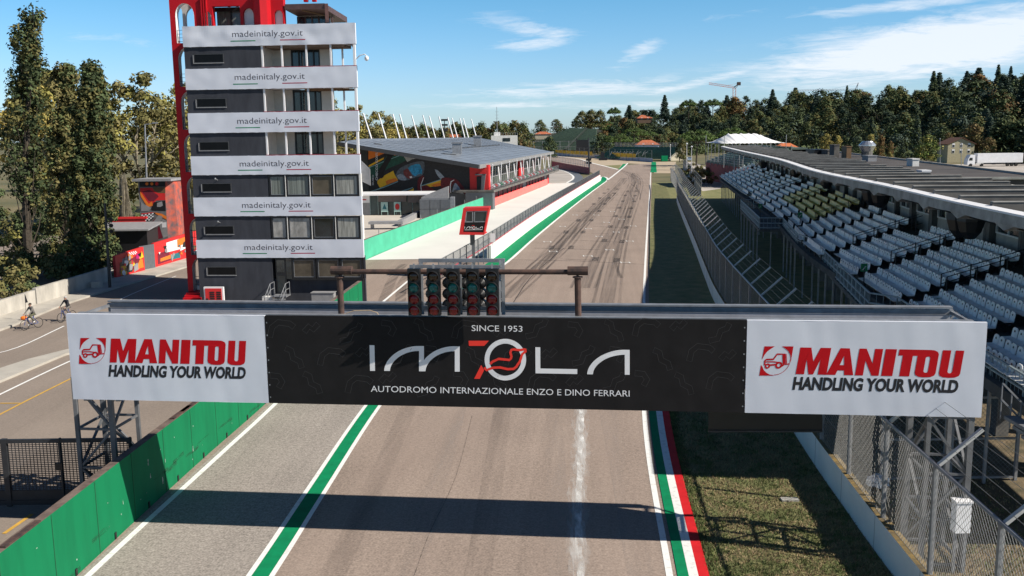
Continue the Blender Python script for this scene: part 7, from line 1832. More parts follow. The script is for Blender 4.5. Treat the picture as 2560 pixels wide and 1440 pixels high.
def cyclist(px, py, hdg, plabel, blabel, top_m, leg_m, hair_m, shoe_m, seed):
    g_ = G(px, py); c, s = cos(hdg), sin(hdg)
    bk = thing('bicycle', blabel, 'bicycle', g_); bk.rotation_euler = (0, 0, hdg); pe = thing('person', plabel, 'person', g_); pe.rotation_euler = (0, 0, hdg)
    O = V(g_); U = lambda x, y, z: O + V((x, y, z))           # local: forward is +y
    for yy, nm in ((.52, 'front'), (-.52, 'rear')):
        b_ = MB(); n = 24; vs = []; fs = []
        for i in range(n):
            a = 2 * pi * i / n
            for k in range(6): q = 2 * pi * k / 6; R = .34 + .022 * cos(q); vs.append(U(.022 * sin(q), yy + R * cos(a), .345 + R * sin(a)))
        for i in range(n):
            for k in range(6): fs.append([i * 6 + k, i * 6 + (k + 1) % 6, ((i + 1) % n) * 6 + (k + 1) % 6, ((i + 1) % n) * 6 + k])
        b_.add(vs, fs)
        w_ = part(b_, 'wheel', 'tyre', bk)
        b_ = MB()
        for i in range(12): a = 2 * pi * i / 12; b_.tube(U(0, yy, .345), U(0, yy + .33 * cos(a), .345 + .33 * sin(a)), .004, 3, cap=False)
        b_.tube(U(-.04, yy, .345), U(.04, yy, .345), .03, 8); part(b_, 'spokes', 'steel', w_)
    b_ = MB(); 
    for p_, q_ in (((0, .40, .86), (0, -.02, .30)), ((0, -.02, .30), (0, -.20, .90)), ((0, -.17, .80), (0, .38, .80)), ((0, -.02, .30), (0, -.52, .345)), ((0, -.52, .345), (0, -.17, .78)), ((0, .38, .95), (0, .52, .345)), ((0, -.20, .78), (0, -.22, .96))): b_.tube(U(*p_), U(*q_), .02, 6)
    part(b_, 'frame', mat('blue_bike_frame', (0.02, 0.05, 0.22), 0.35, 0.1), bk)
    b_ = MB(); b_.path([U(-.28, .34, 1.02), U(-.1, .40, 1.05), U(.1, .40, 1.05), U(.28, .34, 1.02)], .016, 6); b_.tube(U(0, .38, .92), U(0, .40, 1.05), .018, 6); part(b_, 'handlebar', 'darkmetal', bk)
    b_ = MB(); b_.hexa([U(-.08, -.36, .96), U(.08, -.36, .96), U(.03, -.08, .96), U(-.03, -.08, .96)], [U(-.08, -.36, 1.01), U(.08, -.36, 1.01), U(.03, -.08, 1.0), U(-.03, -.08, 1.0)]); part(b_, 'saddle', 'frame', bk)
    b_ = MB(); b_.tube(U(-.1, -.02, .30), U(.1, -.02, .30), .05, 8); b_.beam(U(.09, -.02, .30), U(.09, .12, .20), .02); b_.beam(U(-.09, -.02, .30), U(-.09, -.16, .40), .02); b_.bx(O.x + .08, O.x + .18, O.y + .08, O.y + .16, O.z + .19, O.z + .21); b_.bx(O.x - .18, O.x - .08, O.y - .2, O.y - .12, O.z + .39, O.z + .41); part(b_, 'crank', 'darkmetal', bk)
    v = [(0, -.24, 1.06), (0, -.18, 1.22), (0, -.10, 1.40), (0, -.05, 1.52), (0, -.02, 1.60), (0, .01, 1.70), (0, .0, 1.79),          # 0-6 pelvis..head top
         (.19, -.06, 1.50), (.27, .10, 1.26), (.26, .33, 1.07), (-.19, -.06, 1.50), (-.27, .10, 1.26), (-.26, .33, 1.07),            # arms 7-12
         (.10, -.18, 1.02), (.13, .20, .78), (.13, .07, .32), (.13, .20, .24), (-.10, -.18, 1.02), (-.13, .16, .92), (-.13, -.16, .52), (-.13, -.06, .44),   # legs 13-20
         (.27, .38, 1.05), (-.27, .38, 1.05)]
    e = [(0, 1), (1, 2), (2, 3), (3, 4), (4, 5), (5, 6), (3, 7), (7, 8), (8, 9), (3, 10), (10, 11), (11, 12), (0, 13), (13, 14), (14, 15), (15, 16), (0, 17), (17, 18), (18, 19), (19, 20), (9, 21), (12, 22)]
    r = [(.15, .12), (.15, .11), (.17, .11), (.12, .09), .055, .095, .075, .075, .05, .035, .075, .05, .035, .09, .065, .045, .04, .09, .065, .045, .04, .03, .03]
    reg = [1, 1, 1, 1, 0, 0, 1, 1, 1, 1, 1, 1, 2, 2, 2, 3, 2, 2, 2, 3, 0, 0]
    body_ = skin_body('body', v, e, r, reg, ['skin', top_m, leg_m, shoe_m], pe); ORG[body_.name] = O
    b_ = MB(); b_.ball(U(0, -.025, 1.745), .108, 10, 8, (.95, 1.0, .85)); part(b_, 'hair', hair_m, body_)
    b_ = MB(); b_.add([U(-.018, .10, 1.70), U(.018, .10, 1.70), U(0, .13, 1.70), U(0, .095, 1.745)], [[0, 1, 2], [0, 2, 3], [1, 3, 2]]); b_.ball(U(.1, .0, 1.71), .025, 6, 5); b_.ball(U(-.1, .0, 1.71), .025, 6, 5); part(b_, 'face_features', 'skin', body_)
    b_ = MB(); b_.ball(U(.036, .09, 1.735), .014, 6, 5); b_.ball(U(-.036, .09, 1.735), .014, 6, 5); b_.bx(O.x - .03, O.x + .03, O.y + .094, O.y + .1, O.z + 1.655, O.z + 1.665); part(b_, 'eyes_and_mouth', 'hairdark', body_)
    for sx in (.27, -.27):
        b_ = MB()
        for k in range(4): b_.path([U(sx - .03 + k * .02, .36, 1.055), U(sx - .03 + k * .02, .385, 1.02 - .004 * abs(k - 1.5)), U(sx - .03 + k * .02, .36, 1.0)], .010, 5)
        b_.path([U(sx + (.04 if sx < 0 else -.04), .34, 1.05), U(sx + (.055 if sx < 0 else -.055), .38, 1.03)], .011, 5); part(b_, 'hand', 'skin', body_)
    bk.scale = pe.scale = (.92, .92, .92)
    return pe
cyclist(80, 822, 2.62, 'cyclist in a grey top and khaki trousers riding nearest the pavement kerb', 'dark bicycle ridden by the cyclist in khaki trousers', 'cloth_grey', 'cloth_khaki', 'hairdark', 'white', 1)
cyclist(168, 803, 2.75, 'grey haired cyclist in a black jacket beside the left end of the gantry banner', 'blue framed bicycle ridden by the grey haired cyclist', 'cloth_black', 'cloth_grey', 'hairgrey', 'cloth_black', 2)
q = G(60, 800, .12); b = MB(); b.ball(q + V((0, 0, .14)), .18, 12, 8, (1.25, .9, .75)); b.tube(q + V((.08, 0, .2)), q + V((.14, .08, .3)), .03, 6)
solo(b, 'orange_bag', 'orange', 'round orange bag on the pavement beside the nearest cyclist', 'bag', smooth=True)
q = G(66, 800, .12); pn = thing('pennant', 'black pennant on a thin pole by the nearest cyclist', 'pennant', q); b = MB(); b.tube(q, q + V((.05, 0, 1.75)), .012, 5); part(b, 'pole', 'darkmetal', pn)
b = MB(); b.hexa([q + V((.05, 0, 1.15)), q + V((.20, .02, 1.2)), q + V((.20, .03, 1.2)), q + V((.05, .01, 1.15))], [q + V((.05, 0, 1.75)), q + V((.07, .02, 1.7)), q + V((.07, .03, 1.7)), q + V((.05, .01, 1.75))]); part(b, 'flag', 'cloth_black', pn)

# ------------------------------------------------------------------ beyond the straight: stands, barriers, houses, crane, truck
def WBX(mb, p0, p1, z0, z1, th, mi=0): mb.hexa([(p0.x, p0.y, z0), (p1.x, p1.y, z0), (p1.x, p1.y + th, z0), (p0.x, p0.y + th, z0)], [(p0.x, p0.y, z1), (p1.x, p1.y, z1), (p1.x, p1.y + th, z1), (p0.x, p0.y + th, z1)], mi)
br = [V(G(*q)[:2]) for q in ((1290, 384.5), (1380, 388.5), (1470, 394), (1550, 399.5), (1632, 405.5))]
bw_ = thing('tyre_barrier', 'long blue grey conveyor faced tyre barrier curving behind the gravel', 'barrier', (45, 450, 0))
b = MB(); b.strip(z3(br, -.1), z3(br, 1.5)); b.strip(z3(br, 1.5), z3([p + V((0, 1.2)) for p in br], 1.5)); part(b, 'barrier_face', 'blueish', bw_)
for x0, x1 in ((1382, 1500), (1521, 1600)):
    k0 = (x0 - 1380) / 252; k1 = (x1 - 1380) / 252; L_ = [br[1].lerp(br[4], k0 + (k1 - k0) * i / 8) + V((0, 1.6)) for i in range(9)]
    b = MB(); b.strip(z3(L_, 1.4), z3(L_, 2.9)); 
    for i in range(8): b.beam((L_[i].x, L_[i].y - .1, 1.4), (L_[i].x, L_[i].y - .1, 2.95), .25)
    part(b, 'yellow_banner', mat('yellow_hoarding', (0.80, 0.47, 0.03), 0.7, 0.15, 0.4), bw_)
b = MB(); L_ = [br[0].lerp(br[4], i / 30) + V((0, 3)) for i in range(31)]
for p in L_: b.tube((p.x, p.y, 0), (p.x, p.y, 4.6), .06, 4)
for zz in (3.4, 4.6): b.path([(p.x, p.y, zz) for p in L_], .04, 3)
solo(b, 'debris_fence', 'steeldark', 'tall grey debris fence running behind the yellow trackside hoardings', 'fence')
# green stand across the end of the straight
SA, SB_ = PY(1492, 396, 430), PY(1672, 404, 395)
sfr = Fr((SA.x, SA.y), SB_ - SA); SLn = (V((SB_.x, SB_.y)) - V((SA.x, SA.y))).length
fs_ = thing('green_stand', 'low dark green grandstand across the end of the straight, poles on top', 'grandstand', sfr.P(SLn / 2, 4, 0))
b = MB()
for k in range(9): b.hexa([sfr.P(k * .35, k * .9, .6), sfr.P(SLn, k * .9, .6), sfr.P(SLn, k * .9 + .9, .6), sfr.P(k * .35, k * .9 + .9, .6)], [sfr.P(k * .35, k * .9, 1.3 + k * .5), sfr.P(SLn, k * .9, 1.3 + k * .5), sfr.P(SLn, k * .9 + .9, 1.3 + k * .5), sfr.P(k * .35, k * .9 + .9, 1.3 + k * .5)])
part(b, 'terrace', 'greenseat', fs_)
b = MB()
for k in range(9): b.beam(sfr.P(k * .35, k * .9 + .1, 1.36 + k * .5), sfr.P(SLn, k * .9 + .1, 1.36 + k * .5), .12)
part(b, 'bench_row', mat('dark_green_bench', (0.012, 0.045, 0.04), 0.6, 0.2), fs_)
b = MB(); k = 3.0
while k < SLn: b.tube(sfr.P(k, 8.2, 5), sfr.P(k, 8.2, 7.3), .07, 4); k += .85
b.beam(sfr.P(3, 8.2, 6.0), sfr.P(SLn, 8.2, 6.0), .1); part(b, 'top_railing', 'steel', fs_)
for u in (6, 9.5, 14, 17.5, 22, 26): b = MB(); b.beam(sfr.P(u, -.3, .8), sfr.P(u + 2.2, 3.6, 3.6), .12); b.beam(sfr.P(u + 2.2, -.3, .8), sfr.P(u, 3.6, 3.6), .12); part(b, 'stair_rail', 'steel', fs_)
b = MB(); b.hexa([sfr.P(SLn, 0, 0), sfr.P(SLn + 1.2, 0, 0), sfr.P(SLn + 1.2, 8, 0), sfr.P(SLn, 8, 0)], [sfr.P(SLn, 0, 1.2), sfr.P(SLn + 1.2, 0, 1.2), sfr.P(SLn + 1.2, 8, 5.4), sfr.P(SLn, 8, 5.4)]); part(b, 'end_wall', 'wallcream', fs_)
p = PY(1661, 406, 390); b = MB(); b.bx(p.x - 1.3, p.x + 1.2, 389, 391, 0, 2.2); solo(b, 'skip', 'greenpaint', 'green skip at the right end of the green stand', 'skip')
# terraces on the hillside
ht = thing('hill_terrace', 'green seating terraces climbing the hillside left of the pines', 'terrace', PY(1400, 372, 560))
b = MB(); b2 = MB(); nt_ = 20
bl0, br0, tl0, tr0 = PY(1300, 373, 600), PY(1488, 374, 560), PY(1428, 318, 660), PY(1492, 322, 650)
for k in range(nt_):
    a_, c_ = bl0.lerp(tl0, k / nt_), br0.lerp(tr0, k / nt_); a2, c2 = bl0.lerp(tl0, (k + 1) / nt_), br0.lerp(tr0, (k + 1) / nt_)
    for aa, cc, half in ((0, .60, 0), (.64, 1, 1)):
        p0, p1 = a_.lerp(c_, aa), a_.lerp(c_, cc); q0, q1 = a2.lerp(c2, aa), a2.lerp(c2, cc)
        b.hexa([V((p0.x, p0.y, p0.z - 3)), V((p1.x, p1.y, p1.z - 3)), V((q1.x, q1.y, p1.z - 3)), V((q0.x, q0.y, p0.z - 3))], [p0, p1, V((q1.x, q1.y, p1.z + .2)), V((q0.x, q0.y, p0.z + .2))])
        b2.beam(p0 + V((0, 0, .3)), p1 + V((0, 0, .3)), .35, .2)
part(b, 'terrace_step', mat('terrace_green', (0.10, 0.155, 0.095), 0.8, 0.35, 0.5, col2=(0.05, 0.085, 0.06)), ht); part(b2, 'bench_row', mat('terrace_bench', (0.13, 0.19, 0.14), 0.7, 0.4, 0.8, col2=(0.04, 0.07, 0.05)), ht)
b = MB(); b.hexa([bl0.lerp(br0, .61) - V((0, 0, 2)), bl0.lerp(br0, .63) - V((0, 0, 2)), tl0.lerp(tr0, .63) - V((0, 0, 2)), tl0.lerp(tr0, .61) - V((0, 0, 2))], [bl0.lerp(br0, .60) + V((0, 0, .2)), bl0.lerp(br0, .64) + V((0, 0, .2)), tl0.lerp(tr0, .64) + V((0, 0, .3)), tl0.lerp(tr0, .60) + V((0, 0, .3))]); part(b, 'stairway', mat('terrace_stair', (0.03, 0.04, 0.03), .9, .2), ht)
b = MB(); L_ = [PY(1290 + i * 22, 379 - 0, 520) for i in range(10)]
for p in L_: b.tube((p.x, p.y, -1), (p.x, p.y, 7.5), .1, 4)
b.path([(p.x, p.y, 7.3) for p in L_], .06, 3); b.path([(p.x, p.y, 4.5) for p in L_], .06, 3); solo(b, 'terrace_fence', 'steel', 'thin pale fence posts and wire along the foot of the hillside terraces', 'fence')
p = PY(1448, 372, 500); b = MB(); b.bx(p.x - 1.5, p.x + 5, 499, 501, 1, 8); b.bx(p.x - 1.6, p.x - 1.3, 498.9, 499.1, 0, 9); solo(b, 'big_screen', 'frame', 'dark rectangular screen at the right foot of the hillside terraces', 'screen')
# red bleacher row and light gantry at the pit entry
b = MB(); A_, C_ = G(1380, 417), G(1474, 436.5)
rs = thing('red_bench', 'low red bleacher row with a grey rail beside the pit entry', 'bleacher', (A_ + C_) / 2)
for k in range(3): b.hexa([A_ + V((0, k * 1.2, 0)), C_ + V((0, k * 1.2, 0)), C_ + V((0, k * 1.2 + 1.2, 0)), A_ + V((0, k * 1.2 + 1.2, 0))], [A_ + V((0, k * 1.2, .8 + k * .55)), C_ + V((0, k * 1.2, .8 + k * .55)), C_ + V((0, k * 1.2 + 1.2, .8 + k * .55)), A_ + V((0, k * 1.2 + 1.2, .8 + k * .55))])
part(b, 'tiers', mat('crimson_tiers', (0.22, 0.012, 0.03), 0.7, 0.2), rs)
b = MB(); 
for i in range(24): q = A_.lerp(C_, i / 23) + V((0, 4, 0)); b.tube(q, q + V((0, 0, 3.6)), .06, 4)
for zz in (1.2, 2.4, 3.6): b.beam(A_ + V((0, 4, zz)), C_ + V((0, 4, zz)), .07)
part(b, 'rail', 'steel', rs)
Yp = G(1473, 433).y; p = G(1473, 433); lp = thing('signal_pole', 'dark pole with signal boxes and a lit arm board at the pit entry', 'signal pole', p)
b = MB(); tp_ = PY(1471, 345, Yp); b.tube(p, tp_, .32, 8, .2); part(b, 'pole', 'darkmetal', lp)
for (x0, y0, x1, y1) in ((1465, 396, 1478, 402), (1464, 404, 1479, 410)): 
    q0, q1 = PY(x0, y1, Yp - .6), PY(x1, y0, Yp - .6); b = MB(); b.bx(q0.x, q1.x, Yp - .9, Yp - .3, q0.z, q1.z); part(b, 'signal_box', 'frame', lp)
b = MB(); b.beam(PY(1473, 397, Yp), PY(1500, 389, Yp), .25); part(b, 'arm', 'darkmetal', lp)
q0, q1 = PY(1497, 401, Yp), PY(1518, 394, Yp); b = MB(); b.bx(q0.x, q1.x, Yp - .3, Yp + .3, q0.z, q1.z); q2, q3 = PY(1501, 394, Yp), PY(1511, 380, Yp); b.bx(q2.x, q3.x, Yp - .2, Yp + .2, q2.z, q3.z); part(b, 'arm_board', 'frame', lp)
# stand with the white tent
TA, TB_ = PY(1770, 420, 205), PY(1880, 420, 232)
ts = thing('tent_stand', 'scaffold stand with green seats on a red base, left under the white tent', 'grandstand', PY(1820, 415, 215))
b = MB(); X0, X1 = 48.6, 59.0
for k in range(11): b.bx(X0 + k * 1.0, X1 + 3, 202, 240, 2.0, 4.6 + k * .36)
part(b, 'seat_tier', mat('scaffold_green', (0.09, 0.13, 0.11), 0.7, 0.3, 0.5), ts)
b = MB()
for k in range(11): b.beam((X0 + k + .3, 202, 4.72 + k * .36), (X0 + k + .3, 240, 4.72 + k * .36), .25)
part(b, 'bench_row', mat('grey_green_bench', (0.22, 0.30, 0.27), 0.6, 0.2), ts)
b = MB(); b.bx(X0 - .1, X0 + .5, 202, 240, -.1, 4.2); b.bx(X0, X1, 201.6, 202, -.1, 4.2); part(b, 'red_base', mat('red_boards', (0.28, 0.06, 0.06), 0.8, 0.2, 1.5), ts)
b = MB()
for y in range(202, 241, 4):
    b.tube((X0 - .2, y, 3.8), (X0 - .2, y, 5.9), .06, 4)
    for x in (X0, X0 + 5, X0 + 10): b.tube((x, y, 0), (x, y, 8.8), .06, 4)
for zz in (4.9, 5.4, 5.9): b.beam((X0 - .2, 202, zz), (X0 - .2, 240, zz), .08)
for x0 in (0, 5): b.beam((X0 + x0, 202, 2), (X0 + x0 + 5, 202, 7), .08); b.beam((X0 + x0 + 5, 202, 3), (X0 + x0, 202, 8), .08)
part(b, 'scaffold', 'steel', ts)
tn = thing('white_tent', 'white peaked tent roof on top of the far stand', 'tent', PY(1860, 360, 215))
b = MB(); x0, x1 = PY(1788, 356, 212).x, PY(1936, 360, 212).x; zE = PY(1860, 357, 212).z; zP = PY(1850, 333, 212).z; nx, ny = 44, 14
rows_ = []
for j in range(ny + 1):
    v_ = j / ny; row = []
    for i in range(nx + 1):
        u = i / nx; hx = min(1, u / .22, (1 - u) / .3) ** .75; hy = (1 - abs(2 * v_ - 1)) ** .8
        z = zE + (zP - zE) * min(hx, 1) * hy * (1 - .10 * abs(sin(u * pi * 9)) ) ; row.append((x0 + (x1 - x0) * u, 203 + 19 * v_, z + .06 * sin(u * 90)))
    rows_.append(row)
for j in range(ny): b.strip(rows_[j], rows_[j + 1])
part(b, 'canopy', 'tent', tn, smooth=True)
b = MB()
for i in range(5):
    for y in (203, 222): x = x0 + (x1 - x0) * i / 4; b.tube((x, y, zE - 5), (x, y, zE + .1 + (1.6 if i in (0, 4) else 0)), .07, 5)
part(b, 'tent_pole', 'steel', tn)
# access road, wall, car
a = MB(); plan(a, gpts([(1702, 440), (1757, 478), (1800, 472), (1815, 452), (1790, 430), (1735, 405), (1715, 405)]), .004); struct(a, 'access_road', 'paleasph')
A_, C_ = G(1753, 490), G(1708, 420); b = MB(); WBX(b, V((A_.x, A_.y)), V((C_.x, C_.y)), -.1, 1.5, .4)
solo(b, 'access_wall', 'concrete', 'sunlit concrete wall beside the access road behind the catch fence', 'wall')
b = MB()
for i in range(14): q = A_.lerp(C_, i / 13); b.tube(q + V((0, .2, 1.4)), q + V((0, .2, 3.4)), .05, 4)
for zz in (1.9, 2.6, 3.4): b.beam(A_ + V((0, .2, zz)), C_ + V((0, .2, zz)), .06)
for i in range(90): q = A_.lerp(C_, i / 89); b.tube(q + V((0, .2, 1.5)), q + V((0, .2, 3.4)), .02, 3, cap=False)
solo(b, 'wall_fence', 'steeldark', 'grey mesh fence on the concrete wall beside the access road', 'fence')
def car(px, py, hdg, label, paint):
    g_ = G(px, py); c_ = thing('parked_car', label, 'car', g_); c_.rotation_euler = (0, 0, hdg); O = V(g_); U = lambda x, y, z: O + V((x, y, z))
    pr = [(-2.1, .35), (2.1, .35), (2.1, .75), (1.2, .95), (.6, 1.45), (-1.1, 1.48), (-1.9, .98), (-2.1, .85)]
    b_ = MB(); b_.prism([pr], lambda y, z: U(-.85, y, z), lambda y, z: U(.85, y, z)); part(b_, 'body', paint, c_)
    b_ = MB(); b_.prism([[(1.1, .98), (.6, 1.38), (-1.05, 1.40), (-1.75, 1.0)]], lambda y, z: U(-.865, y, z), lambda y, z: U(.865, y, z)); b_.hexa([U(-.7, 1.22, .98), U(.7, 1.22, .98), U(.7, 1.2, .96), U(-.7, 1.2, .96)], [U(-.66, .68, 1.42), U(.66, .68, 1.42), U(.66, .64, 1.4), U(-.66, .64, 1.4)]); part(b_, 'window', 'glass', c_)
    for x in (-.8, .8):
        for y in (-1.3, 1.3): b_ = MB(); b_.tube(U(x - .1, y, .32), U(x + .1, y, .32), .32, 12); part(b_, 'wheel', 'tyre', c_)
    for x in (-.6, .6): b_ = MB(); b_.bx(O.x + x - .18, O.x + x + .18, O.y + 2.08, O.y + 2.13, O.z + .6, O.z + .74); part(b_, 'headlight', 'white', c_)
    return c_
car(1773, 424, 3.1, 'bright blue car parked on the access road', 'bluecar'); car(1724, 402, 3.0, 'small pale blue car at the far end of the access road', mat('pale_blue_paint', (0.35, 0.45, 0.6), 0.3, 0.05))
for i, (px_, yt, yb, Y, lab) in enumerate(((1729, 368, 447, 225, 'slim white pole, farther of the two beside the access road wall'), (1717, 360, 420, 270, 'slim white pole near the end of the fence'), (1836, 377, 470, 160, 'white pole standing at the far end of the grandstand seats'), (1676, 363, 400, 380, 'white lamp pole behind the right end of the green stand'))):
    lamp((px_, px_), yt, yb, Y, lab, 0, 'white', .09, group='slim white poles beyond the fence')
# houses
def house(name, px0, px1, ytop, yb, Y, label, wall, roof, ridge='x', hip=False, win=0, depth=8, eave=.55):
    p0, p1 = PY(px0, yb, Y), PY(px1, yb, Y); zt = PY((px0 + px1) / 2, ytop, Y).z; z0 = p0.z; ze = z0 + (zt - z0) * eave
    h = thing(name, label, 'house', ((p0.x + p1.x) / 2, Y, z0)); b_ = MB(); b_.bx(p0.x, p1.x, Y, Y + depth, z0 - 1, ze); 
    if ridge == 'y': b_.hexa([(p0.x, Y + .01, ze), (p1.x, Y + .01, ze), ((p0.x + p1.x) / 2, Y + .01, zt - .1)], [(p0.x, Y + depth, ze), (p1.x, Y + depth, ze), ((p0.x + p1.x) / 2, Y + depth, zt - .1)])
    part(b_, 'wall', wall, h); b_ = MB(); o = .5; xm = (p0.x + p1.x) / 2
    if ridge == 'x':
        k = (p1.x - p0.x) * .3 if hip else -.3
        A = [(p0.x - o, Y - o, ze), (p1.x + o, Y - o, ze), (p1.x + o, Y + depth + o, ze), (p0.x - o, Y + depth + o, ze)]; r0, r1 = (p0.x + k, Y + depth / 2, zt), (p1.x - k, Y + depth / 2, zt)
        b_.add(A + [r0, r1], [[0, 1, 5, 4], [1, 2, 5], [2, 3, 4, 5], [3, 0, 4], [0, 3, 2, 1]])
    else:
        for s_ in (-1, 1):
            xe = p0.x - o if s_ < 0 else p1.x + o
            b_.hexa([(xe, Y - o, ze - .15), (xm, Y - o, zt), (xm, Y + depth + o, zt), (xe, Y + depth + o, ze - .15)], [(xe, Y - o, ze + .05), (xm, Y - o, zt + .2), (xm, Y + depth + o, zt + .2), (xe, Y + depth + o, ze + .05)])
    part(b_, 'roof', roof, h)
    for i in range(win):
        for zz in ((.55, .3) if win > 2 else (.45,)):
            x = p0.x + (p1.x - p0.x) * (i + .7) / (win + .4); z = z0 + (ze - z0) * zz * 1.5; b_ = MB(); b_.bx(x - .45, x + .45, Y - .06, Y, z - .1, z + 1.2); w_ = part(b_, 'window', 'white', h); b_ = MB(); b_.bx(x - .36, x + .36, Y - .08, Y - .06, z, z + .7); part(b_, 'pane', 'glass', w_)
    return h
house('yellow_house', 2368, 2434, 345, 400, 330, 'yellow house with gabled brown roof and white shuttered windows on the right', mat('yellow_render', (0.40, 0.36, 0.24), 0.9, 0.1), mat('brown_tiles', (0.13, 0.06, 0.04), 0.9, 0.2), 'y', win=3, eave=.72)
house('tiled_house', 1940, 1998, 358, 384, 480, 'white house with a bright orange hipped roof right of the tent', 'offwhite', mat('orange_tiles', (0.55, 0.16, 0.06), 0.85, 0.15, 2), 'x', True, 2, eave=.5)
house('tiled_house', 1592, 1648, 350, 372, 470, 'house with terracotta roof and pale blue gable behind the green stand', mat('pale_blue_render', (0.45, 0.53, 0.66), 0.8, .05), 'terracotta', 'x', True, 2, eave=.45)
house('villa', 1594, 1630, 287, 304, 640, 'villa with an orange roof among the trees on the hill', mat('brown_render', (0.14, 0.09, 0.06), 0.9, .1), 'terracotta', 'x', True, 2, eave=.5)
house('farm_house', 1338, 1378, 329, 345, 690, 'pale farmhouse with a terracotta roof left of the terraces', 'wallcream', 'terracotta', 'x', True, 2, eave=.6)
house('far_house', 1118, 1158, 336, 350, 560, 'terracotta roof peeping over the museum roof among the masts', 'wallcream', 'terracotta', 'x', False, 0, eave=.5); house('far_house', 1035, 1072, 341, 352, 600, 'low terracotta roof behind the middle museum masts', 'wallcream', 'terracotta', 'x', False, 0, eave=.5)
house('pink_house', 2205, 2250, 353, 390, 420, 'faded pink house partly hidden by the brown tree', mat('pink_render', (0.30, 0.17, 0.13), 0.9, .1), mat('brown_tiles', (0.13, 0.06, 0.04)), 'x', False, 2)
wbd = thing('white_office', 'flat roofed white office block behind the right end of the museum roof', 'building', PY(1262, 355, 330)); p0, p1 = PY(1228, 356, 330), PY(1294, 357, 330); z1_ = PY(1262, 339, 330).z
b = MB(); b.bx(p0.x, p1.x, 330, 345, 0, z1_); b.bx(p0.x + 1, p0.x + 3, 333, 336, z1_, z1_ + 1.2); part(b, 'wall', 'offwhite', wbd); b = MB(); b.bx(p0.x + 4, p1.x - 2.5, 329.9, 330, z1_ - 1.9, z1_ - .8); part(b, 'window', 'glass', wbd)
b = MB()
for i in range(12): x = p0.x + (p1.x - p0.x) * i / 11; b.tube((x, 330.2, z1_), (x, 330.2, z1_ + .9), .05, 4)
b.beam((p0.x, 330.2, z1_ + .9), (p1.x, 330.2, z1_ + .9), .06); part(b, 'roof_railing', 'steel', wbd)
b = MB(); p = PY(1243, 345, 400); tz = PY(1243, 267, 400).z; b.tube((p.x, 400, 0), (p.x, 400, tz), .25, 4, .08); 
for k in range(5): b.beam((p.x - .8, 400, tz - 2 - k * 1.3), (p.x + .8, 400, tz - 2 - k * 1.3), .06)
solo(b, 'radio_mast', 'steel', 'thin grey lattice radio mast above the white office block', 'mast')
lm = thing('floodlight_mast', 'dark floodlight mast rising among the white museum masts', 'floodlight', PY(1112, 345, 300)); p = PY(1112, 345, 300); tz = PY(1111, 300, 300).z; b = MB(); b.tube((p.x, 300, 0), (p.x, 300, tz), .22, 6, .12); part(b, 'pole', 'darkmetal', lm)
b = MB(); 
for zz in (0, -1.5, -3): b.bx(p.x - 1.0, p.x + 1.0, 299.8, 300.2, tz + zz - .3, tz + zz + .3)
part(b, 'lamp_bank', 'darkmetal', lm)
# cranes
def crane(px, yb, yt, Y, jib0, jib1, label, m_, apex, w=1.2, bow=1.0):
    p = PY(px, yb, Y); t_ = PY(px, yt, Y); c_ = thing('tower_crane', label, 'crane', p); b_ = MB()
    for dx in (-w / 2, w / 2): b_.tube((p.x + dx, Y, p.z - 6), (t_.x + dx, Y, t_.z), .2, 4)
    k = p.z
    while k < t_.z: b_.beam((p.x - w / 2, Y, k), (p.x + w / 2, Y, k + w), .14); k += w
    part(b_, 'mast', m_, c_); b_ = MB(); A, B = PY(*jib0, Y), PY(*jib1, Y); b_.beam(A, B, .25); b_.beam(A + V((0, 0, bow)), B + V((0, 0, bow)), .2); n = 22
    for i in range(n): q, r = A.lerp(B, i / n), A.lerp(B, (i + 1) / n); b_.beam(q, r + V((0, 0, bow)), .12)
    part(b_, 'jib', m_, c_); b_ = MB(); ap = PY(*apex, Y); b_.beam(t_, ap, .45); b_.beam(ap, A.lerp(B, .5), .1); b_.beam(t_ + V((1.5, 0, 0)), ap, .3); part(b_, 'apex', m_, c_)
    return c_
co = crane(1836, 262, 219, 700, (1838, 221), (1772, 211), 'orange tower crane with raised counter jib above the wood', mat('orange_crane_paint', (0.60, 0.16, 0.07), 0.6, .1), (1847, 208), 2.0, 1.3)
q = PY(1847, 208, 700); b = MB(); b.bx(q.x - 1.2, q.x + 1.2, 699, 701, q.z - 1.5, q.z + .8); part(b, 'counterweight', 'rust', co)
crane(2137, 250, 226, 820, (2140, 225), (1990, 228), 'thin grey tower crane with a long level jib far behind the hill', 'steel', (2146, 207), 1.4, 1.0)
# white truck and parking
a = MB(); plan(a, [V((118, 262)), V((118, 318)), V((300, 318)), V((300, 240)), V((140, 240))], .0); struct(a, 'parking', 'paleasph')
Yt = 296.0; x0, x1 = PY(2418, 420, Yt).x, PY(2556, 420, Yt).x
tr = thing('white_truck', 'white articulated truck parked beyond the rooftops on the right', 'truck', ((x0 + x1) / 2, Yt, 0))
b = MB(); b.bx(x0 + 3.0, x1, Yt, Yt + 2.5, 1.15, 4.0); part(b, 'trailer', 'white', tr)
b = MB(); b.prism([[(x0, .6), (x0 + 2.3, .6), (x0 + 2.3, 3.6), (x0 + .9, 3.7), (x0 + .25, 2.6), (x0, 1.6)]], lambda x, z: V((x, Yt, z)), lambda x, z: V((x, Yt + 2.45, z))); cb = part(b, 'cab', 'white', tr); b = MB(); b.prism([[(x0 + .4, 1.9), (x0 + 1.5, 1.9), (x0 + 1.5, 2.75), (x0 + .62, 2.75)]], lambda x, z: V((x, Yt - .03, z)), lambda x, z: V((x, Yt, z))); part(b, 'cab_window', 'glass', cb)
b = MB(); b.bx(x0 + 2.3, x1 - .5, Yt + .4, Yt + 2.1, .75, 1.15); part(b, 'chassis', 'darkmetal', tr)
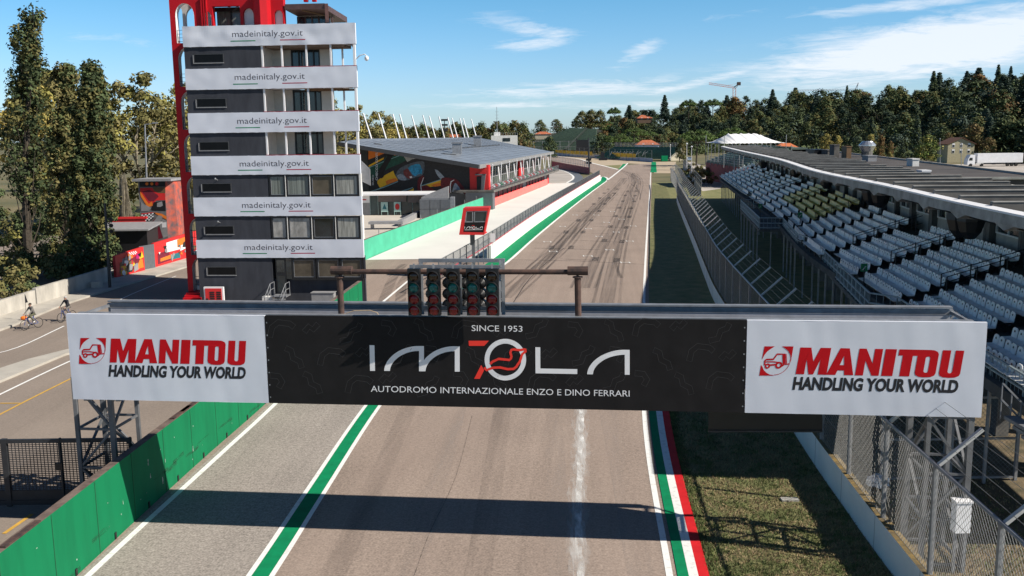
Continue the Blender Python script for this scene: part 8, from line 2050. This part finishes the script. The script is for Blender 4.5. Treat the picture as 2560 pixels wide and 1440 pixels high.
for x in (x0 + 1.0, x0 + 4.4, x1 - 4.6, x1 - 3.3, x1 - 2.0): b = MB(); b.tube((x, Yt - .05, .5), (x, Yt + .4, .5), .5, 12); part(b, 'wheel', 'tyre', tr)
b = MB(); b.bx(x0 + 2.6, x0 + 4.8, Yt - .05, Yt + .3, .7, 1.1); part(b, 'side_tank', 'offwhite', tr)
for px_, yt, yb, Y, lab in ((2350, 348, 418, 310, 'tall pale lamp post left of the yellow house'), (2403, 360, 432, 262, 'tall pale lamp post in front of the yellow house')): lamp((px_, px_), yt, yb, Y, lab, 0, 'steel', .12, group='lamp posts on the car park', z0=0)
b = MB(); q = G(2300, 472, 0)
for i in range(60): x = 46 + i * .9; b.tube((x, 142, 0), (x, 142, 1.7), .03, 3)
b.bx(46, 100, 141.95, 142.05, .2, 1.5); solo(b, 'green_screen_fence', mat('green_netting', (0.05, 0.07, 0.045), 0.9, .2), 'low dark green netting fence along the car park behind the roof', 'fence')

# ------------------------------------------------------------------ small things in the foreground, lower right
q = G(1974, 1250); b = MB(); b.bx(q.x - .28, q.x + .28, q.y - .14, q.y + .14, -.02, .05); solo(b, 'stone_slab', 'concrete', 'small pale stone slab lying in the grass before the white wall', 'slab')
q = V((12.05, 24.6, 0)); sb = thing('switch_box', 'white electric switch box on a post behind the catch fence', 'switch box', q); b = MB(); b.bx(q.x - .2, q.x + .2, q.y - .15, q.y + .15, 1.2, 2.05); b.bx(q.x - .23, q.x + .23, q.y - .18, q.y + .18, 2.05, 2.1); part(b, 'box', 'white', sb)
b = MB(); 
for dx in (-.13, .13): b.beam((q.x + dx, q.y, 0), (q.x + dx, q.y, 1.2), .07)
part(b, 'leg', 'steel', sb)
rng = random.Random(3); q = V((12.3, 31.0, 0)); b = MB(); b.ball((q.x, q.y, .2), .34, 12, 9, (1.2, .8, .65)); b.v = [(x + rng.uniform(-.06, .06), y + rng.uniform(-.06, .06), z + rng.uniform(-.06, .06)) for x, y, z in b.v]; solo(b, 'plastic_bag', 'white', 'crumpled white plastic bag on the ground behind the catch fence', 'bag')
rng = random.Random(31)
for i in range(6):
    x, y = 12.6 + rng.uniform(-.3, 1.6), 28.6 + rng.uniform(-.6, 1.5); b = MB(); s_ = rng.uniform(.06, .13); b.add([(x + rng.uniform(-s_, s_), y + rng.uniform(-s_, s_), .03 + rng.uniform(0, .08)) for _ in range(6)], [[0, 1, 2, 3], [2, 3, 4, 5], [0, 4, 5]]); solo(b, 'litter', ['white', 'concrete', 'brownpanel'][i % 3], 'scrap of litter on the ground behind the catch fence', 'litter', 'scraps of litter behind the catch fence')
gf = thing('wire_gate', 'tall grey wire gate and fence behind the right gantry leg', 'gate', (14.5, 31.5, 0)); b = MB(); bm = MB()
for x in (12.6, 14.75, 14.95, 17.2): b.beam((x, 31.5, 0), (x, 31.5, 3.0), .10)
for x0_, x1_ in ((12.6, 14.75), (14.95, 17.2)):
    for zz in (.12, 1.5, 2.95): b.beam((x0_, 31.5, zz), (x1_, 31.5, zz), .07)
    k = -2.9
    while k < x1_ - x0_:
        s0, s1 = max(k, 0), min(k + 2.85, x1_ - x0_)
        if s1 > s0: bm.tube((x0_ + s0, 31.5, .1 + s0 - k), (x0_ + s1, 31.5, .1 + s1 - k), .005, 3, cap=False); bm.tube((x0_ + s0, 31.5, 2.95 - s0 + k), (x0_ + s1, 31.5, 2.95 - s1 + k), .005, 3, cap=False)
        k += .16
part(b, 'gate_frame', 'steel', gf); part(bm, 'gate_mesh', 'wire', gf)
es = thing('end_steps', 'grey railed steps at the near end of the grandstand by the right edge', 'steps', (15.5, 28, 0)); b = MB()
for k in range(8): b.bx(14.6 + k * .28, 15.0 + k * .28, 26.2, 27.6, 3.4 - k * .3, 3.5 - k * .3)
part(b, 'treads', 'steel', es)
for y in (26.2, 27.6):
    b = MB()
    for hh in (.5, 1.0): b.beam((14.5, y, 3.5 + hh), (16.9, y, 1.1 + hh), .05)
    for k in range(9): b.beam((14.5 + k * .3, y, 3.4 - k * .3), (14.5 + k * .3, y, 4.5 - k * .3), .03)
    part(b, 'handrail', 'steel', es)
# grass blades on the near verge
rng = random.Random(99); b = MB()
def kerb_x(y):
    for i in range(len(RW) - 1):
        if RW[i].y <= y <= RW[i + 1].y: return RW[i].x + (RW[i + 1].x - RW[i].x) * (y - RW[i].y) / (RW[i + 1].y - RW[i].y) + 1.12
    return 5
def wall_x(y):
    for i in range(len(WR) - 1):
        if WR[i].y <= y <= WR[i + 1].y: return WR[i].x + (WR[i + 1].x - WR[i].x) * (y - WR[i].y) / (WR[i + 1].y - WR[i].y)
    return 10
n_ = 0
while n_ < 70000:
    y = 22 + 24 * rng.random() ** 1.5; xl, xr = kerb_x(y), wall_x(y) - .03
    edge_ = rng.random() < .16
    if edge_: x = xl + abs(rng.gauss(0, .16)) - .03
    else: x = rng.uniform(xl, xr)
    if rng.random() < .24: x = xr + .38 + rng.uniform(0, 5.5)
    dn = noise.noise(V((x * 1.1, y * 1.1, 3))) + .5 * noise.noise(V((x * 4, y * 4, 7)))
    gm = 0 if dn > .12 else (1 if rng.random() < .75 else 2)
    if rng.random() < .2: gm = rng.randrange(3)
    if edge_: gm = 0
    h = rng.uniform(.025, .085) * (1.25 if gm == 0 else 1.0); a = rng.uniform(0, 6.28); w_ = .011 + .011 * rng.random(); lx, ly = rng.gauss(0, .045), rng.gauss(0, .045)
    b.add([(x - cos(a) * w_, y - sin(a) * w_, -.006), (x + cos(a) * w_, y + sin(a) * w_, -.006), (x + lx, y + ly, h)], [[0, 1, 2]], gm); n_ += 1
g_ = b.build('grass', [mat('green_blade', (0.12, 0.15, 0.045), .8, .3, 2.0), mat('straw_blade', (0.36, 0.28, 0.15), .85, .25, 2.0), mat('brown_blade', (0.20, 0.13, 0.075), .85, .3, 2.0)]); g_['kind'] = 'stuff'; g_['label'] = 'dry patchy grass between the kerb and the white wall'; g_['category'] = 'grass'
